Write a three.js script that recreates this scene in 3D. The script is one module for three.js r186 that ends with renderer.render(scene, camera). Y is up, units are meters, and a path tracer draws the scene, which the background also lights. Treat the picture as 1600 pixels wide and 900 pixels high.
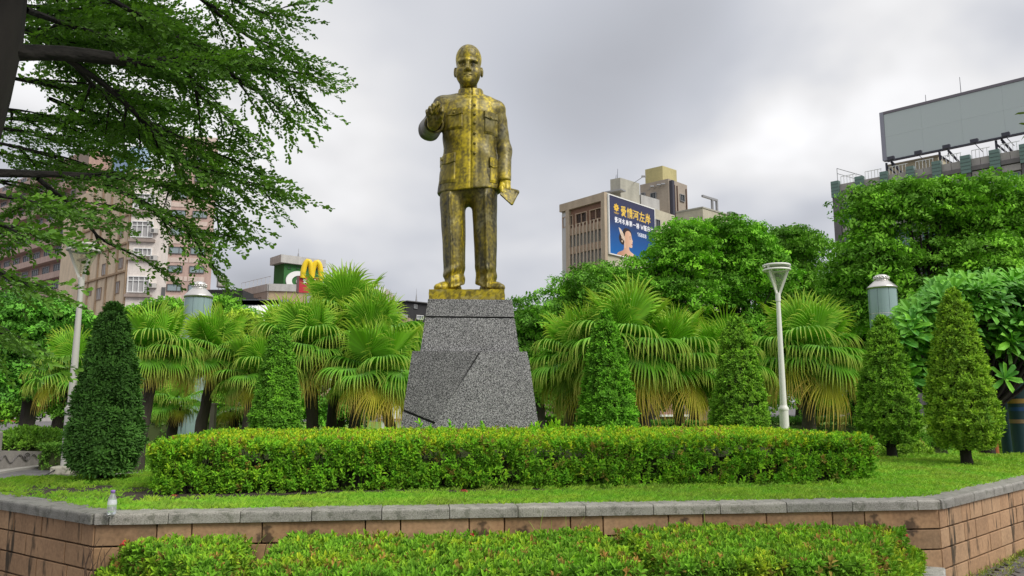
import * as THREE from 'three';
import { mergeGeometries, mergeVertices } from 'three/addons/utils/BufferGeometryUtils.js';
import { RoundedBoxGeometry } from 'three/addons/geometries/RoundedBoxGeometry.js';
import { ImprovedNoise } from 'three/addons/math/ImprovedNoise.js';

// ---------------------------------------------------------------- camera
const scene = new THREE.Scene();
const FOC = 1209, PITCH = 8.3 * Math.PI / 180, EYE = 1.6;          // focal length in photo pixels (1600 wide)
const camera = new THREE.PerspectiveCamera(2 * Math.atan(450 / FOC) * 180 / Math.PI, 16 / 9, 0.1, 3000);
camera.position.set(0, EYE, 0);
camera.rotation.set(PITCH, 0, 0);
const CP = Math.cos(PITCH), SP = Math.sin(PITCH);
const ray = (px, py) => { const dx = (px - 800) / FOC, dy = (450 - py) / FOC; return [dx, dy * CP + SP, CP - dy * SP]; };
const at = (px, py, d) => { const r = ray(px, py), t = d / r[2]; return new THREE.Vector3(r[0] * t, EYE + r[1] * t, -d); };
const onPlane = (px, py, h) => { const r = ray(px, py), t = (h - EYE) / r[1]; return new THREE.Vector3(r[0] * t, h, -r[2] * t); };
const pxPerM = (d) => FOC / d;

// ---------------------------------------------------------------- random and noise
function rng(seed) { let s = seed | 0; return () => { s = (s + 0x6d2b79f5) | 0; let t = Math.imul(s ^ (s >>> 15), 1 | s); t = (t + Math.imul(t ^ (t >>> 7), 61 | t)) ^ t; return ((t ^ (t >>> 14)) >>> 0) / 4294967296; }; }
const perlin = new ImprovedNoise();
const noise = (x, y, z = 0) => perlin.noise(x, y, z);
const fbm = (x, y, z = 0, o = 4) => { let s = 0, a = 0.5, f = 1; for (let i = 0; i < o; i++) { s += a * perlin.noise(x * f, y * f, z * f + i * 7.3); a *= 0.5; f *= 2.03; } return s; };
const clamp = (x, a = 0, b = 1) => Math.min(b, Math.max(a, x));
const sstep = (a, b, x) => { const t = clamp((x - a) / (b - a)); return t * t * (3 - 2 * t); };
const lerp = (a, b, t) => a + (b - a) * t;
const lerp3 = (a, b, t) => [lerp(a[0], b[0], t), lerp(a[1], b[1], t), lerp(a[2], b[2], t)];

// ---------------------------------------------------------------- sky, sun, exposure
const EXPOSURE = 2.0;
{
  const W = 1024, H = 512, data = new Float32Array(W * H * 4);
  const dirOf = (px, py) => { const r = ray(px, py), l = Math.hypot(...r); return [r[0] / l, r[1] / l, -r[2] / l]; };
  // the brighter and the darker banks of cloud, as directions with a radius in degrees
  const banks = [[1330, 95, 7, 0.36], [1180, 235, 5.5, 0.32], [1020, 330, 7, 0.1], [1560, 20, 7, 0.06], [1100, 20, 8, -0.3], [900, 150, 9, -0.2], [620, 30, 11, -0.16], [930, 220, 5, -0.1], [1480, 250, 6, 0.08], [180, 60, 12, 0.14], [860, 350, 7, 0.07], [560, 330, 9, 0.07], [450, 190, 9, 0.12]]
    .map(([x, y, r, a]) => [...dirOf(x, y), Math.cos(r * Math.PI / 180), a]);
  for (let j = 0; j < H; j++) {
    const up = ((j + 0.5) / H - 0.5) * Math.PI, y = Math.sin(up), cu = Math.cos(up);
    for (let i = 0; i < W; i++) {
      const th = ((i + 0.5) / W - 0.5) * 2 * Math.PI, x = Math.cos(th) * cu, z = Math.sin(th) * cu, o = (j * W + i) * 4;
      const yy = Math.max(y, 0), k = 1.0 / (yy + 0.34);
      const wx = 0.35 * fbm(x * k * 1.3, z * k * 1.3, 7.7, 3), n = fbm(x * k * 2.1 + 3.1 + wx, z * k * 2.1 + 1.7 - wx, 0.4, 6), w = fbm(x * k * 0.8 - 4 + wx, z * k * 0.8 + 9, 2.2, 3);
      let v = 0.60 * (1 + 0.85 * Math.pow(yy, 1.3)) * (1 + 0.58 * n + 0.44 * w);      // an overcast sky is brighter overhead
      let f = 0;
      for (const b of banks) { const c = x * b[0] + y * b[1] + z * b[2]; f += b[4] * Math.exp(-(1 - c) / (1 - b[3])) * (1 + 1.6 * n); }
      v *= 1 + f; v = Math.max(v, 0.3);
      const white = clamp((v - 0.62) / 0.25);
      v *= 0.96 / EXPOSURE;
      data[o] = v * lerp(0.955, 1.0, white); data[o + 1] = v * lerp(0.99, 1.0, white); data[o + 2] = v * lerp(1.09, 1.02, white); data[o + 3] = 1;
    }
  }
  const sky = new THREE.DataTexture(data, W, H, THREE.RGBAFormat, THREE.FloatType);
  sky.mapping = THREE.EquirectangularReflectionMapping; sky.magFilter = THREE.LinearFilter; sky.minFilter = THREE.LinearFilter; sky.needsUpdate = true;
  scene.background = sky; scene.environment = sky;
}
const sun = new THREE.DirectionalLight(new THREE.Color(1, 0.965, 0.9), 1.5);
sun.position.set(36, 46, 16); sun.target.position.set(0, 0, -12);
sun.castShadow = true; sun.shadow.radius = 60; sun.shadow.mapSize.set(2048, 2048);
Object.assign(sun.shadow.camera, { left: -60, right: 60, top: 60, bottom: -60, near: 1, far: 220 });
scene.add(sun, sun.target);

const renderer = new THREE.WebGLRenderer({ antialias: true });
renderer.toneMapping = THREE.LinearToneMapping; renderer.toneMappingExposure = EXPOSURE;
renderer.shadowMap.enabled = true;

// ---------------------------------------------------------------- naming helpers
const used = new Map();
function numbered(name) { const n = used.get(name) ?? 0; used.set(name, n + 1); return n ? `${name}_${String(n).padStart(3, '0')}` : name; }
function tag(o, label, category, group, kind) { if (label) o.userData.label = label; if (category) o.userData.category = category; if (group) o.userData.group = group; if (kind) o.userData.kind = kind; return o; }
function thing(name, label, category, pos = [0, 0, 0], turn = 0, group) { const o = new THREE.Group(); o.name = numbered(name); o.position.set(...(pos.isVector3 ? pos.toArray() : pos)); o.rotation.y = turn; scene.add(o); return tag(o, label, category, group); }
function part(name, geo, mat, parent, label) { const m = new THREE.Mesh(geo, mat); m.name = parent === scene ? numbered(name) : name; m.castShadow = m.receiveShadow = true; parent.add(m); if (label) m.userData.label = label; return m; }
function struct(name, geo, mat) { const m = part(name, geo, mat, scene); m.userData.kind = 'structure'; return m; }
function copyOf(src, pos, turn, label) { const c = src.clone(); c.name = numbered(src.name.replace(/_\d{3}$/, '')); c.position.set(...(pos.isVector3 ? pos.toArray() : pos)); c.rotation.y = turn; c.userData = { ...src.userData }; if (label) c.userData.label = label; scene.add(c); return c; }
const V = (x, y, z) => new THREE.Vector3(x, y, z);
const _m = new THREE.Matrix4(), _q = new THREE.Quaternion(), _s = new THREE.Vector3(), _p = new THREE.Vector3();
const rgb = (r, g, b) => new THREE.Color().setRGB(r, g, b);

// ---------------------------------------------------------------- geometry helpers
// uv in metres from the dominant axis of each face's normal
function metric(g, s = 1, shift = 0) {
  g = g.index ? g.toNonIndexed() : g;
  const p = g.attributes.position, n = g.attributes.normal, uv = new Float32Array(p.count * 2);
  for (let i = 0; i < p.count; i += 3) {
    const nx = Math.abs(n.getX(i) + n.getX(i + 1) + n.getX(i + 2)), ny = Math.abs(n.getY(i) + n.getY(i + 1) + n.getY(i + 2)), nz = Math.abs(n.getZ(i) + n.getZ(i + 1) + n.getZ(i + 2));
    for (let k = i; k < i + 3; k++) {
      const x = p.getX(k), y = p.getY(k), z = p.getZ(k);
      const [a, b] = ny >= nx && ny >= nz ? [x, z] : nx >= nz ? [z, y] : [x, y];
      uv[k * 2] = (a + shift) / s; uv[k * 2 + 1] = (b + shift * 0.37) / s;
    }
  }
  g.setAttribute('uv', new THREE.BufferAttribute(uv, 2));
  return g;
}
const clean = (g) => { const o = g.index ? g.toNonIndexed() : g; for (const k of Object.keys(o.attributes)) if (!['position', 'normal', 'uv'].includes(k)) o.deleteAttribute(k); return o; };
const merge = (list) => mergeGeometries(list.map(clean), false);
function box(w, h, d, x = 0, y = 0, z = 0) { const g = new THREE.BoxGeometry(w, h, d); g.translate(x, y, z); return metric(g); }
function rbox(w, h, d, r = 0.01, x = 0, y = 0, z = 0, seg = 2) { const g = new RoundedBoxGeometry(w, h, d, seg, Math.min(r, w / 2.1, h / 2.1, d / 2.1)); g.translate(x, y, z); return metric(g); }
// a tube through points with a radius at each
function limb(pts, radii, sides = 7, wob = 0, seed = 1) {
  const c = new THREE.CatmullRomCurve3(pts, false, 'centripetal'), n = Math.max(2, (pts.length - 1) * 3);
  const g = new THREE.TubeGeometry(c, n, 1, sides, false), p = g.attributes.position, nn = sides + 1;
  for (let i = 0; i <= n; i++) {
    const t = i / n, f = t * (radii.length - 1), k = Math.min(radii.length - 2, Math.floor(f)), r = radii.length === 1 ? radii[0] : lerp(radii[k], radii[k + 1], f - k), ctr = c.getPointAt(t);
    for (let j = 0; j < nn; j++) {
      const a = i * nn + j; _p.fromBufferAttribute(p, a).sub(ctr);
      const w = 1 + wob * noise((j % sides) * 1.7 + seed, i * 0.8, seed * 3.1);
      p.setXYZ(a, ctr.x + _p.x * r * w, ctr.y + _p.y * r * w, ctr.z + _p.z * r * w);
    }
  }
  g.computeVertexNormals();
  return clean(g);
}
const bar = (a, b, r, r2 = r, sides = 8) => { const d = new THREE.Vector3().subVectors(b, a), L = d.length(), g = new THREE.CylinderGeometry(r2, r, L, sides); g.translate(0, L / 2, 0); g.applyQuaternion(new THREE.Quaternion().setFromUnitVectors(V(0, 1, 0), d.normalize())); g.translate(a.x, a.y, a.z); return clean(g); };
function prism(poly, y0, y1) {       // poly: [[x, z], ...] in plan
  const s = new THREE.Shape(poly.map(([x, z]) => new THREE.Vector2(x, -z))), g = new THREE.ExtrudeGeometry(s, { depth: y1 - y0, bevelEnabled: false });
  g.rotateX(-Math.PI / 2); g.translate(0, y0, 0); return metric(g);
}

// ---------------------------------------------------------------- textures and materials
function canvasTex(w, h, draw, repeat) { const c = document.createElement('canvas'); c.width = w; c.height = h; draw(c.getContext('2d'), w, h); const t = new THREE.CanvasTexture(c); t.colorSpace = THREE.SRGBColorSpace; if (repeat) { t.wrapS = t.wrapT = THREE.RepeatWrapping; } return t; }
// fn(u, v) gives a linear colour triple or a number; u, v in 0..1
function dataTex(n, fn, m = n) {
  const d = new Uint8Array(n * m * 4), enc = (x) => { x = clamp(x); return 255 * (x <= 0.0031308 ? 12.92 * x : 1.055 * Math.pow(x, 1 / 2.4) - 0.055); };
  let isColor = false;
  for (let j = 0; j < m; j++) for (let i = 0; i < n; i++) {
    const c = fn((i + 0.5) / n, (j + 0.5) / m), o = (j * n + i) * 4;
    if (Array.isArray(c)) { isColor = true; d[o] = enc(c[0]); d[o + 1] = enc(c[1]); d[o + 2] = enc(c[2]); } else d[o] = d[o + 1] = d[o + 2] = 255 * clamp(c);
    d[o + 3] = 255;
  }
  const t = new THREE.DataTexture(d, n, m, THREE.RGBAFormat); t.wrapS = t.wrapT = THREE.RepeatWrapping; t.magFilter = THREE.LinearFilter; t.minFilter = THREE.LinearMipmapLinearFilter; t.generateMipmaps = true;
  if (isColor) t.colorSpace = THREE.SRGBColorSpace; t.needsUpdate = true; return t;
}
// noise that repeats over the unit square
const hash2 = (i, j, s) => { let h = Math.imul(i, 374761393) ^ Math.imul(j, 668265263) ^ Math.imul(s + 1, 1274126177); h = Math.imul(h ^ (h >>> 13), 1274126177); return ((h ^ (h >>> 16)) >>> 0) / 4294967296 * 6.2831853; };
function tileNoise(x, y, px, py, s) { const i = Math.floor(x), j = Math.floor(y), a = x - i, b = y - j, g = (k, l) => { const t = hash2(((i + k) % px + px) % px, ((j + l) % py + py) % py, s); return Math.cos(t) * (a - k) + Math.sin(t) * (b - l); }, fa = a * a * a * (a * (a * 6 - 15) + 10), fb = b * b * b * (b * (b * 6 - 15) + 10); return lerp(lerp(g(0, 0), g(1, 0), fa), lerp(g(0, 1), g(1, 1), fa), fb) * 1.4; }
// f cells across, f * stretch cells up
const tileFbm = (u, v, f, o = 4, s = 0, stretch = 1) => { let t = 0, a = 0.5, fx = Math.max(1, Math.round(f)), fy = Math.max(1, Math.round(f * stretch)); for (let i = 0; i < o; i++) { t += a * tileNoise(u * fx, v * fy, fx, fy, Math.round(s * 10) + i * 17); a *= 0.5; fx *= 2; fy *= 2; } return t; };
const std = (o) => new THREE.MeshStandardMaterial(o);
const plain = (r, g, b, rough = 0.7, metal = 0) => std({ color: rgb(r, g, b), roughness: rough, metalness: metal });
const grainMap = dataTex(256, (u, v) => 0.8 + 0.35 * tileFbm(u, v, 9, 5, 3));
const barkMap = dataTex(256, (u, v) => clamp(0.62 + 0.9 * tileFbm(u, v, 10, 5, 3, 0.4)));
const wallMap = dataTex(512, (u, v) => { const s = tileFbm(u, v, 10, 5, 11, 0.3), g = tileFbm(u, v, 40, 3, 5), k = clamp(0.9 + 0.24 * s + 0.14 * g, 0.3, 1.1); return [k * 0.93, k * 0.91, k * 0.87]; });
const render = (r, g, b, rough = 0.85) => { const m = std({ color: rgb(r * 0.85, g * 0.85, b * 0.85), roughness: rough, map: wallMap.clone() }); m.map.repeat.set(0.12, 0.12); return m; };
const glassDark = std({ color: rgb(0.03, 0.04, 0.045), roughness: 0.12, metalness: 0.0 });
const glassPale = std({ color: rgb(0.16, 0.2, 0.2), roughness: 0.1, metalness: 0.4 });
const M = {
  bark: std({ color: rgb(0.09, 0.07, 0.055), roughness: 0.95, map: grainMap, bumpMap: grainMap, bumpScale: 0.02 }),
  barkDark: std({ color: rgb(0.045, 0.036, 0.03), roughness: 0.95, map: grainMap, bumpMap: grainMap, bumpScale: 0.01 }),
  steel: plain(0.62, 0.6, 0.57, 0.32, 0.85),
  postPaint: plain(0.72, 0.71, 0.66, 0.5),
  white: plain(0.75, 0.75, 0.74, 0.55),
};
// ---------------------------------------------------------------- foliage helpers
const leafMat = (rough = 0.9, trans = 0.2) => new THREE.MeshPhysicalMaterial({ color: 0xffffff, roughness: rough, side: THREE.DoubleSide, transmission: trans, thickness: 0, specularIntensity: 0.6 });
const LEAF = leafMat(), LEAF_GLOSS = std({ color: 0xffffff, roughness: 0.42, side: THREE.DoubleSide });
// a leaf along +z, folded on its midrib, drooping at the tip
function leafGeo(L, W, fold = 0.25, droop = 0.15, wide = 0.5) {
  const f = W * fold, g = new THREE.BufferGeometry();
  const a = L * wide * 0.62, b = L * Math.min(0.86, wide * 1.5), h = W / 2, k = wide > 0.55 ? 1.12 : 0.86, d1 = -droop * L * 0.1, d2 = -droop * L * 0.5;
  g.setAttribute('position', new THREE.Float32BufferAttribute([0, 0, 0, -h * 0.86, f + d1, a, 0, d1, a, h * 0.86, f + d1, a, -h * k * 0.9, f * 0.9 + d2, b, 0, d2, b, h * k * 0.9, f * 0.9 + d2, b, 0, -droop * L, L], 3));
  g.setIndex([0, 1, 2, 0, 2, 3, 1, 4, 2, 2, 4, 5, 2, 5, 3, 3, 5, 6, 4, 7, 5, 5, 7, 6]);
  const o = g.toNonIndexed(); o.computeVertexNormals(); o.setAttribute('uv', new THREE.Float32BufferAttribute(new Float32Array(o.attributes.position.count * 2), 2)); return o;
}
function place(geo, pos, yaw, tilt, roll = 0, s = 1) { const g = geo.clone(); g.applyMatrix4(new THREE.Matrix4().compose(pos, new THREE.Quaternion().setFromEuler(new THREE.Euler(-tilt, yaw, roll, 'YXZ')), V(s, s, s))); return g; }
// a rosette / sprig of leaves growing along +y
function sprig(rand, n, H, L, W, spread = 0.9, opt = {}) {
  const out = [], lf = [leafGeo(L, W, opt.fold ?? 0.25, opt.droop ?? 0.18, opt.wide ?? 0.5), leafGeo(L * 0.85, W * 0.9, 0.15, 0.05, opt.wide ?? 0.5)];
  for (let i = 0; i < n; i++) { const t = (i + 0.5) / n; out.push(place(lf[i % 2], V((rand() - 0.5) * H * 0.15, t * H, (rand() - 0.5) * H * 0.15), i * 2.4 + rand() * 0.8, lerp(0.05, spread, t) + (rand() - 0.5) * 0.5, (rand() - 0.5) * 0.5, 0.75 + rand() * 0.5)); }
  return merge(out);
}
// a flat spray of leaves along +z in the xz plane
function spray(rand, n, len, L, W) {
  const out = [], lf = leafGeo(L, W, 0.2, 0.12, 0.6);
  for (let i = 0; i < n; i++) { const t = (i + 0.6) / n, side = i % 2 ? 1 : -1; out.push(place(lf, V(side * 0.01 + (rand() - 0.5) * 0.05 * len, (rand() - 0.5) * 0.06 * len - 0.12 * t * t * len, t * len), side * (0.5 + rand() * 0.8) * (1.15 - t), (rand() - 0.4) * 1.2, (rand() - 0.5) * 1.6, 0.6 + rand() * 0.7)); }
  return merge(out);
}
// copies of one or more geometries, {p, q, s, c}
function scatter(name, geos, mat, list, parent, kind) {
  const per = geos.map(() => []); list.forEach((e, i) => per[i % geos.length].push(e));
  geos.forEach((g, k) => {
    if (!per[k].length) return;
    const im = new THREE.InstancedMesh(g, mat, per[k].length); im.name = name; im.castShadow = im.receiveShadow = true;
    per[k].forEach((e, i) => { im.setMatrixAt(i, _m.compose(e.p, e.q, typeof e.s === 'number' ? _s.setScalar(e.s) : e.s)); im.setColorAt(i, e.c); });
    if (kind) im.userData.kind = kind; parent.add(im); if (parent === scene) im.name = numbered(name);
  });
}
const quatTo = (dir, roll) => new THREE.Quaternion().setFromUnitVectors(V(0, 1, 0), dir).multiply(new THREE.Quaternion().setFromAxisAngle(V(0, 1, 0), roll));
function tint(rand, a, b, t, v = 0.25) { const c = lerp3(a, b, clamp(t)), k = 1.5 * (1 - v + 2 * v * rand()); return rgb(Math.min(c[0] * k, 0.52), Math.min(c[1] * k, 0.62), c[2] * k * 0.8); }
// ================================================================ ground
const TOP = 0.74;                                                      // height of the raised lawn's coping
const paveMap = dataTex(512, (u, v) => {
  const n = tileFbm(u, v, 8, 5, 2), g = tileFbm(u, v, 60, 3, 8), x = u * 8, y = v * 16, row = Math.floor(y), jx = Math.abs(((x + (row % 2) * 0.5) % 1) - 0.5), jy = Math.abs((y % 1) - 0.5);
  const joint = Math.max(sstep(0.46, 0.5, jx), sstep(0.44, 0.5, jy)), k = clamp(0.75 + 0.5 * n + 0.3 * g) * (1 - 0.55 * joint);
  return [k * 0.98, k * 0.96, k];
});
const ground = struct('ground', metric(new THREE.PlaneGeometry(1600, 1600).rotateX(-Math.PI / 2), 1.6), std({ color: rgb(0.17, 0.165, 0.16), roughness: 0.8, map: paveMap }));
ground.position.set(0, 0, -300);

// the raised lawn in plan (x, z); the first edges are the walls that face the camera
const P2 = (px, py, h) => { const p = onPlane(px, py, h); return [p.x, p.z]; };
const cA = P2(150, 803, TOP), cB = P2(1465, 781, TOP);
const dirTo = (a, b) => { const l = Math.hypot(b[0] - a[0], b[1] - a[1]); return [(b[0] - a[0]) / l, (b[1] - a[1]) / l]; };
const dL = dirTo(cA, P2(0, 780, TOP)), dR = dirTo(cB, P2(1600, 750.5, TOP));
const cL = [cA[0] + dL[0] * 3.6, cA[1] + dL[1] * 3.6], cR = [cB[0] + dR[0] * 6.2, cB[1] + dR[1] * 6.2];
const PLAT = [cL, cA, cB, cR, [8.0, -12.6], [5.4, -12.5], [4.3, -15.2], [-3.4, -15.2], [-4.1, -9.75], [-5.6, -8.95]];
const inPoly = (poly, x, z) => { let c = false; for (let i = 0, j = poly.length - 1; i < poly.length; j = i++) { const [xi, zi] = poly[i], [xj, zj] = poly[j]; if ((zi > z) !== (zj > z) && x < (xj - xi) * (z - zi) / (zj - zi) + xi) c = !c; } return c; };
function inset(poly, d) {            // moves every edge of a clockwise-or-not convex-ish outline inward
  const n = poly.length, A = poly.reduce((s, p, i) => { const q = poly[(i + 1) % n]; return s + p[0] * q[1] - q[0] * p[1]; }, 0), sg = Math.sign(A);
  return poly.map((p, i) => {
    const a = poly[(i + n - 1) % n], b = poly[(i + 1) % n], u = dirTo(a, p), w = dirTo(p, b), n1 = [-u[1] * sg, u[0] * sg], n2 = [-w[1] * sg, w[0] * sg], k = 1 + n1[0] * n2[0] + n1[1] * n2[1];
    return [p[0] + d * (n1[0] + n2[0]) / k, p[1] + d * (n1[1] + n2[1]) / k];
  });
}
// lawn soil: a gently humped sheet inside the coping
const soilAmount = (x, z) => { // bare soil round the first clipped tree and under the hedge's left end
  const a = Math.hypot((x + 3.7) / 2.3, (z + 7.6) / 0.9), b = fbm(x * 1.7, z * 2.3, 3, 4) * 1.1;
  const c = Math.hypot((x - 6.05) / 0.75, (z + 10.25) / 0.22);
  return Math.max(sstep(1.25, 0.75, a + b), 0.9 * sstep(1.2, 0.6, c + b));
};
const lawnMap = dataTex(512, (u, v) => { const n = tileFbm(u, v, 12, 5, 1), g = tileFbm(u, v, 70, 3, 4), k = clamp(0.8 + 0.6 * n + 0.5 * g, 0.3, 1.4); return [0.15 * k, 0.28 * k, 0.02 * k]; });
const soilMap = dataTex(256, (u, v) => { const k = clamp(0.8 + 0.9 * tileFbm(u, v, 24, 5, 6), 0.25, 1.5); return [0.062 * k, 0.045 * k, 0.03 * k]; });
const lawnH = (x, z) => TOP - 0.025 + 0.03 * fbm(x * 0.9, z * 0.9, 7, 3);
{
  const inner = inset(PLAT, 0.15);
  const s = new THREE.Shape(inner.map(([x, z]) => new THREE.Vector2(x, -z)));
  // a fine grid clipped to the outline
  const pos = [], uv = [], col = [], st = 0.12;
  const push = (x, z) => { pos.push(x, lawnH(x, z), z); uv.push(x / 2.2, z / 2.2); };
  const tri = THREE.ShapeUtils.triangulateShape(inner.map(([x, z]) => new THREE.Vector2(x, z)), []);
  void s;
  for (const [a, b, c] of tri) {
    const A = inner[a], B = inner[b], C = inner[c], n = Math.ceil(Math.max(Math.hypot(A[0] - B[0], A[1] - B[1]), Math.hypot(C[0] - B[0], C[1] - B[1]), Math.hypot(A[0] - C[0], A[1] - C[1])) / st / 3);
    const P = (i, j) => [A[0] + (B[0] - A[0]) * i / n + (C[0] - A[0]) * j / n, A[1] + (B[1] - A[1]) * i / n + (C[1] - A[1]) * j / n];
    for (let i = 0; i < n; i++) for (let j = 0; j < n - i; j++) { push(...P(i, j)); push(...P(i + 1, j)); push(...P(i, j + 1)); if (i + j < n - 1) { push(...P(i + 1, j)); push(...P(i + 1, j + 1)); push(...P(i, j + 1)); } }
  }
  const g = new THREE.BufferGeometry(); g.setAttribute('position', new THREE.Float32BufferAttribute(pos, 3)); g.setAttribute('uv', new THREE.Float32BufferAttribute(uv, 2));
  // wind the triangles upward
  const p = g.attributes.position; for (let i = 0; i < p.count; i += 3) { const ax = p.getX(i + 1) - p.getX(i), az = p.getZ(i + 1) - p.getZ(i), bx = p.getX(i + 2) - p.getX(i), bz = p.getZ(i + 2) - p.getZ(i); if (az * bx - ax * bz < 0) { for (const at_ of [p, g.attributes.uv]) { const k = at_.itemSize, t = at_.array.slice((i + 1) * k, (i + 2) * k); at_.array.copyWithin((i + 1) * k, (i + 2) * k, (i + 3) * k); at_.array.set(t, (i + 2) * k); } } }
  g.computeVertexNormals();
  struct('lawn', g, std({ color: 0xffffff, roughness: 0.95, map: lawnMap }));
  // bare soil patch, a thin bed of earth lying on the lawn
  const bed = (cx, cz, rx, rz, name) => { const q = [], N = 40, rings = 8; const P = (k, a) => { const r = k / rings * (1 + 0.22 * fbm(Math.cos(a) * 1.5, Math.sin(a) * 1.5, cx, 3) * 2), x = cx + Math.cos(a) * rx * r, z = cz + Math.sin(a) * rz * r; return [x, lawnH(x, z) + 0.004 + 0.02 * (1 - k / rings) + 0.012 * fbm(x * 9, z * 9, 1, 3) * (k < rings ? 1 : 0), z]; };
    for (let k = 0; k < rings; k++) for (let i = 0; i < N; i++) { const a = i / N * 2 * Math.PI, b = (i + 1) / N * 2 * Math.PI; q.push(...P(k, a), ...P(k + 1, b), ...P(k + 1, a)); if (k) q.push(...P(k, a), ...P(k, b), ...P(k + 1, b)); }
    const h = new THREE.BufferGeometry(); h.setAttribute('position', new THREE.Float32BufferAttribute(q, 3)); h.setAttribute('uv', new THREE.Float32BufferAttribute(q.filter((_, i) => i % 3 !== 1), 2)); h.computeVertexNormals(); return struct(name, h, std({ color: 0xffffff, roughness: 1, map: soilMap, side: THREE.DoubleSide })); };
  bed(-3.95, -7.7, 1.8, 0.72, 'soil'); bed(6.05, -10.3, 0.7, 0.2, 'soil'); bed(0.2, -7.75, 3.7, 0.24, 'soil'); bed(4.4, -9.7, 0.25, 0.06, 'soil');
}
// ---------------------------------------------------------------- grass: tufts of blades
{
  const r = rng(11), lvs = [];
  const bladeTuft = (n, h, w) => { const out = []; for (let i = 0; i < n; i++) { const a = r() * 6.28, l = h * (0.5 + 0.8 * r()), b = 0.25 + r() * 0.6, x = (r() - 0.5) * h * 0.9, z = (r() - 0.5) * h * 0.9, cx = Math.cos(a), cz = Math.sin(a), q = [x - cz * w / 2, 0, z + cx * w / 2, x + cz * w / 2, 0, z - cx * w / 2, x + cx * l * b * 0.35 + cz * w * 0.35, l * 0.62, z + cz * l * b * 0.35 - cx * w * 0.35, x + cx * l * b, l * (1 - b * 0.25), z + cz * l * b];
      const g = new THREE.BufferGeometry(); g.setAttribute('position', new THREE.Float32BufferAttribute(q, 3)); g.setIndex([0, 1, 2, 0, 2, 3]); const o = g.toNonIndexed(); o.computeVertexNormals(); o.setAttribute('uv', new THREE.Float32BufferAttribute(new Float32Array(o.attributes.position.count * 2), 2)); out.push(o); } return merge(out); };
  const geo = bladeTuft(22, 0.055, 0.0036), inner = inset(PLAT, 0.17), list = [];
  for (let i = 0; i < 150000; i++) {
    const x = -6.4 + r() * 14.8, z = -5.7 - r() * 7.2; if (!inPoly(inner, x, z)) continue;
    const d = -z; if (r() > clamp(1.15 - (d - 7) * 0.16, 0.3, 1)) continue;
    const so = soilAmount(x, z), pn = fbm(x * 2.1, z * 2.6, 9, 4);
    if (r() < so * 0.93) continue;
    const under = x > -3.6 && x < 3.7 && z < -7.05 - (x + 3.2) * 0.157 && z > -11.4; if (under && r() < 0.9) continue;
    const y = lawnH(x, z);
    list.push({ p: V(x, y - 0.004, z), q: new THREE.Quaternion().setFromAxisAngle(V(0, 1, 0), r() * 6.28), s: (0.55 + 0.7 * r()) * (1 + 0.5 * pn) * lerp(1, 1.5, clamp((d - 8) / 5)), c: tint(r, lerp3([0.16, 0.42, 0.02], [0.29, 0.42, 0.035], clamp(0.25 + 1.3 * pn)), [0.2, 0.24, 0.05], 0.45 * r() + 0.9 * Math.max(0, fbm(x * 1.1, z * 1.6, 21, 4)), 0.25) });
  }
  const tufts = new THREE.Group(); void tufts; void lvs;
  scatter('grass', [geo], leafMat(0.9, 0.3), list, scene, 'stuff');
}

// the planted ground under the palms and trees behind the raised lawn
{
  const G = (px, d) => [at(px, 650, d).x, -d], poly = [G(128, 20.5), G(150, 16.8), G(330, 16.2), [-3.6, -15.6], [4.4, -15.6], [5.6, -12.9], [8.2, -13], [20, -13], [34, -60], [-32, -60], G(40, 24)];
  const g = prism(poly, -0.2, 0.03); struct('park_lawn', g, std({ color: 0xffffff, roughness: 0.95, map: lawnMap }));
  const r = rng(12), list = [], tuft = sprig(rng(13), 10, 0.07, 0.12, 0.014, 0.9, { droop: 0.4 });
  for (let i = 0; i < 26000; i++) { const x = -16 + r() * 32, z = -13 - r() * 17; if (!inPoly(poly, x, z)) continue; list.push({ p: V(x, 0.028, z), q: new THREE.Quaternion().setFromAxisAngle(V(0, 1, 0), r() * 6.28), s: 0.7 + 0.9 * r(), c: tint(r, [0.12, 0.3, 0.02], [0.22, 0.38, 0.03], r(), 0.3) }); }
  scatter('grass', [tuft], LEAF, list, scene, 'stuff');
}
// ================================================================ the retaining wall of cut stone with its granite coping
const stoneMap = dataTex(512, (u, v) => { const n = tileFbm(u, v, 7, 5, 21), g = tileFbm(u, v, 55, 3, 4), k = clamp(0.84 + 0.42 * n + 0.32 * g, 0.3, 1.25), w = clamp(0.5 + 1.4 * tileFbm(u, v, 4, 3, 9)), mo = 0.75 * sstep(0.16, 0.3, tileFbm(u, v, 5, 5, 71) + 0.12 * g), j = k * (1 - mo); return [j, j * lerp(0.93, 1.0, w), j * lerp(0.86, 0.98, w)]; });
const stainMap = dataTex(512, (u, v) => {                                  // black runs of mould down the face
  const c = tileFbm(u, v, 7, 4, 31, 0.14), f = tileFbm(u, v, 34, 3, 7, 0.2), g = tileFbm(u, v, 60, 3, 2), n = tileFbm(u, v, 7, 4, 14);
  const k = clamp(0.88 + 0.3 * n + 0.3 * g, 0.3, 1.2), s = sstep(0.09, 0.27, c + 0.35 * f + 0.18 * n);
  const m = lerp3([1, 0.96, 0.9], [0.15, 0.16, 0.145], s); return [m[0] * k, m[1] * k, m[2] * k];
});
const stoneBump = dataTex(256, (u, v) => 0.5 + 0.5 * tileFbm(u, v, 30, 4, 5));
const blockMats = [[0.43, 0.265, 0.145], [0.38, 0.235, 0.125], [0.46, 0.29, 0.165], [0.33, 0.21, 0.12]].map(([a, b, c]) => std({ color: rgb(a, b, c), roughness: 0.8, map: stoneMap, bumpMap: stoneBump, bumpScale: 0.004 }));
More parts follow.
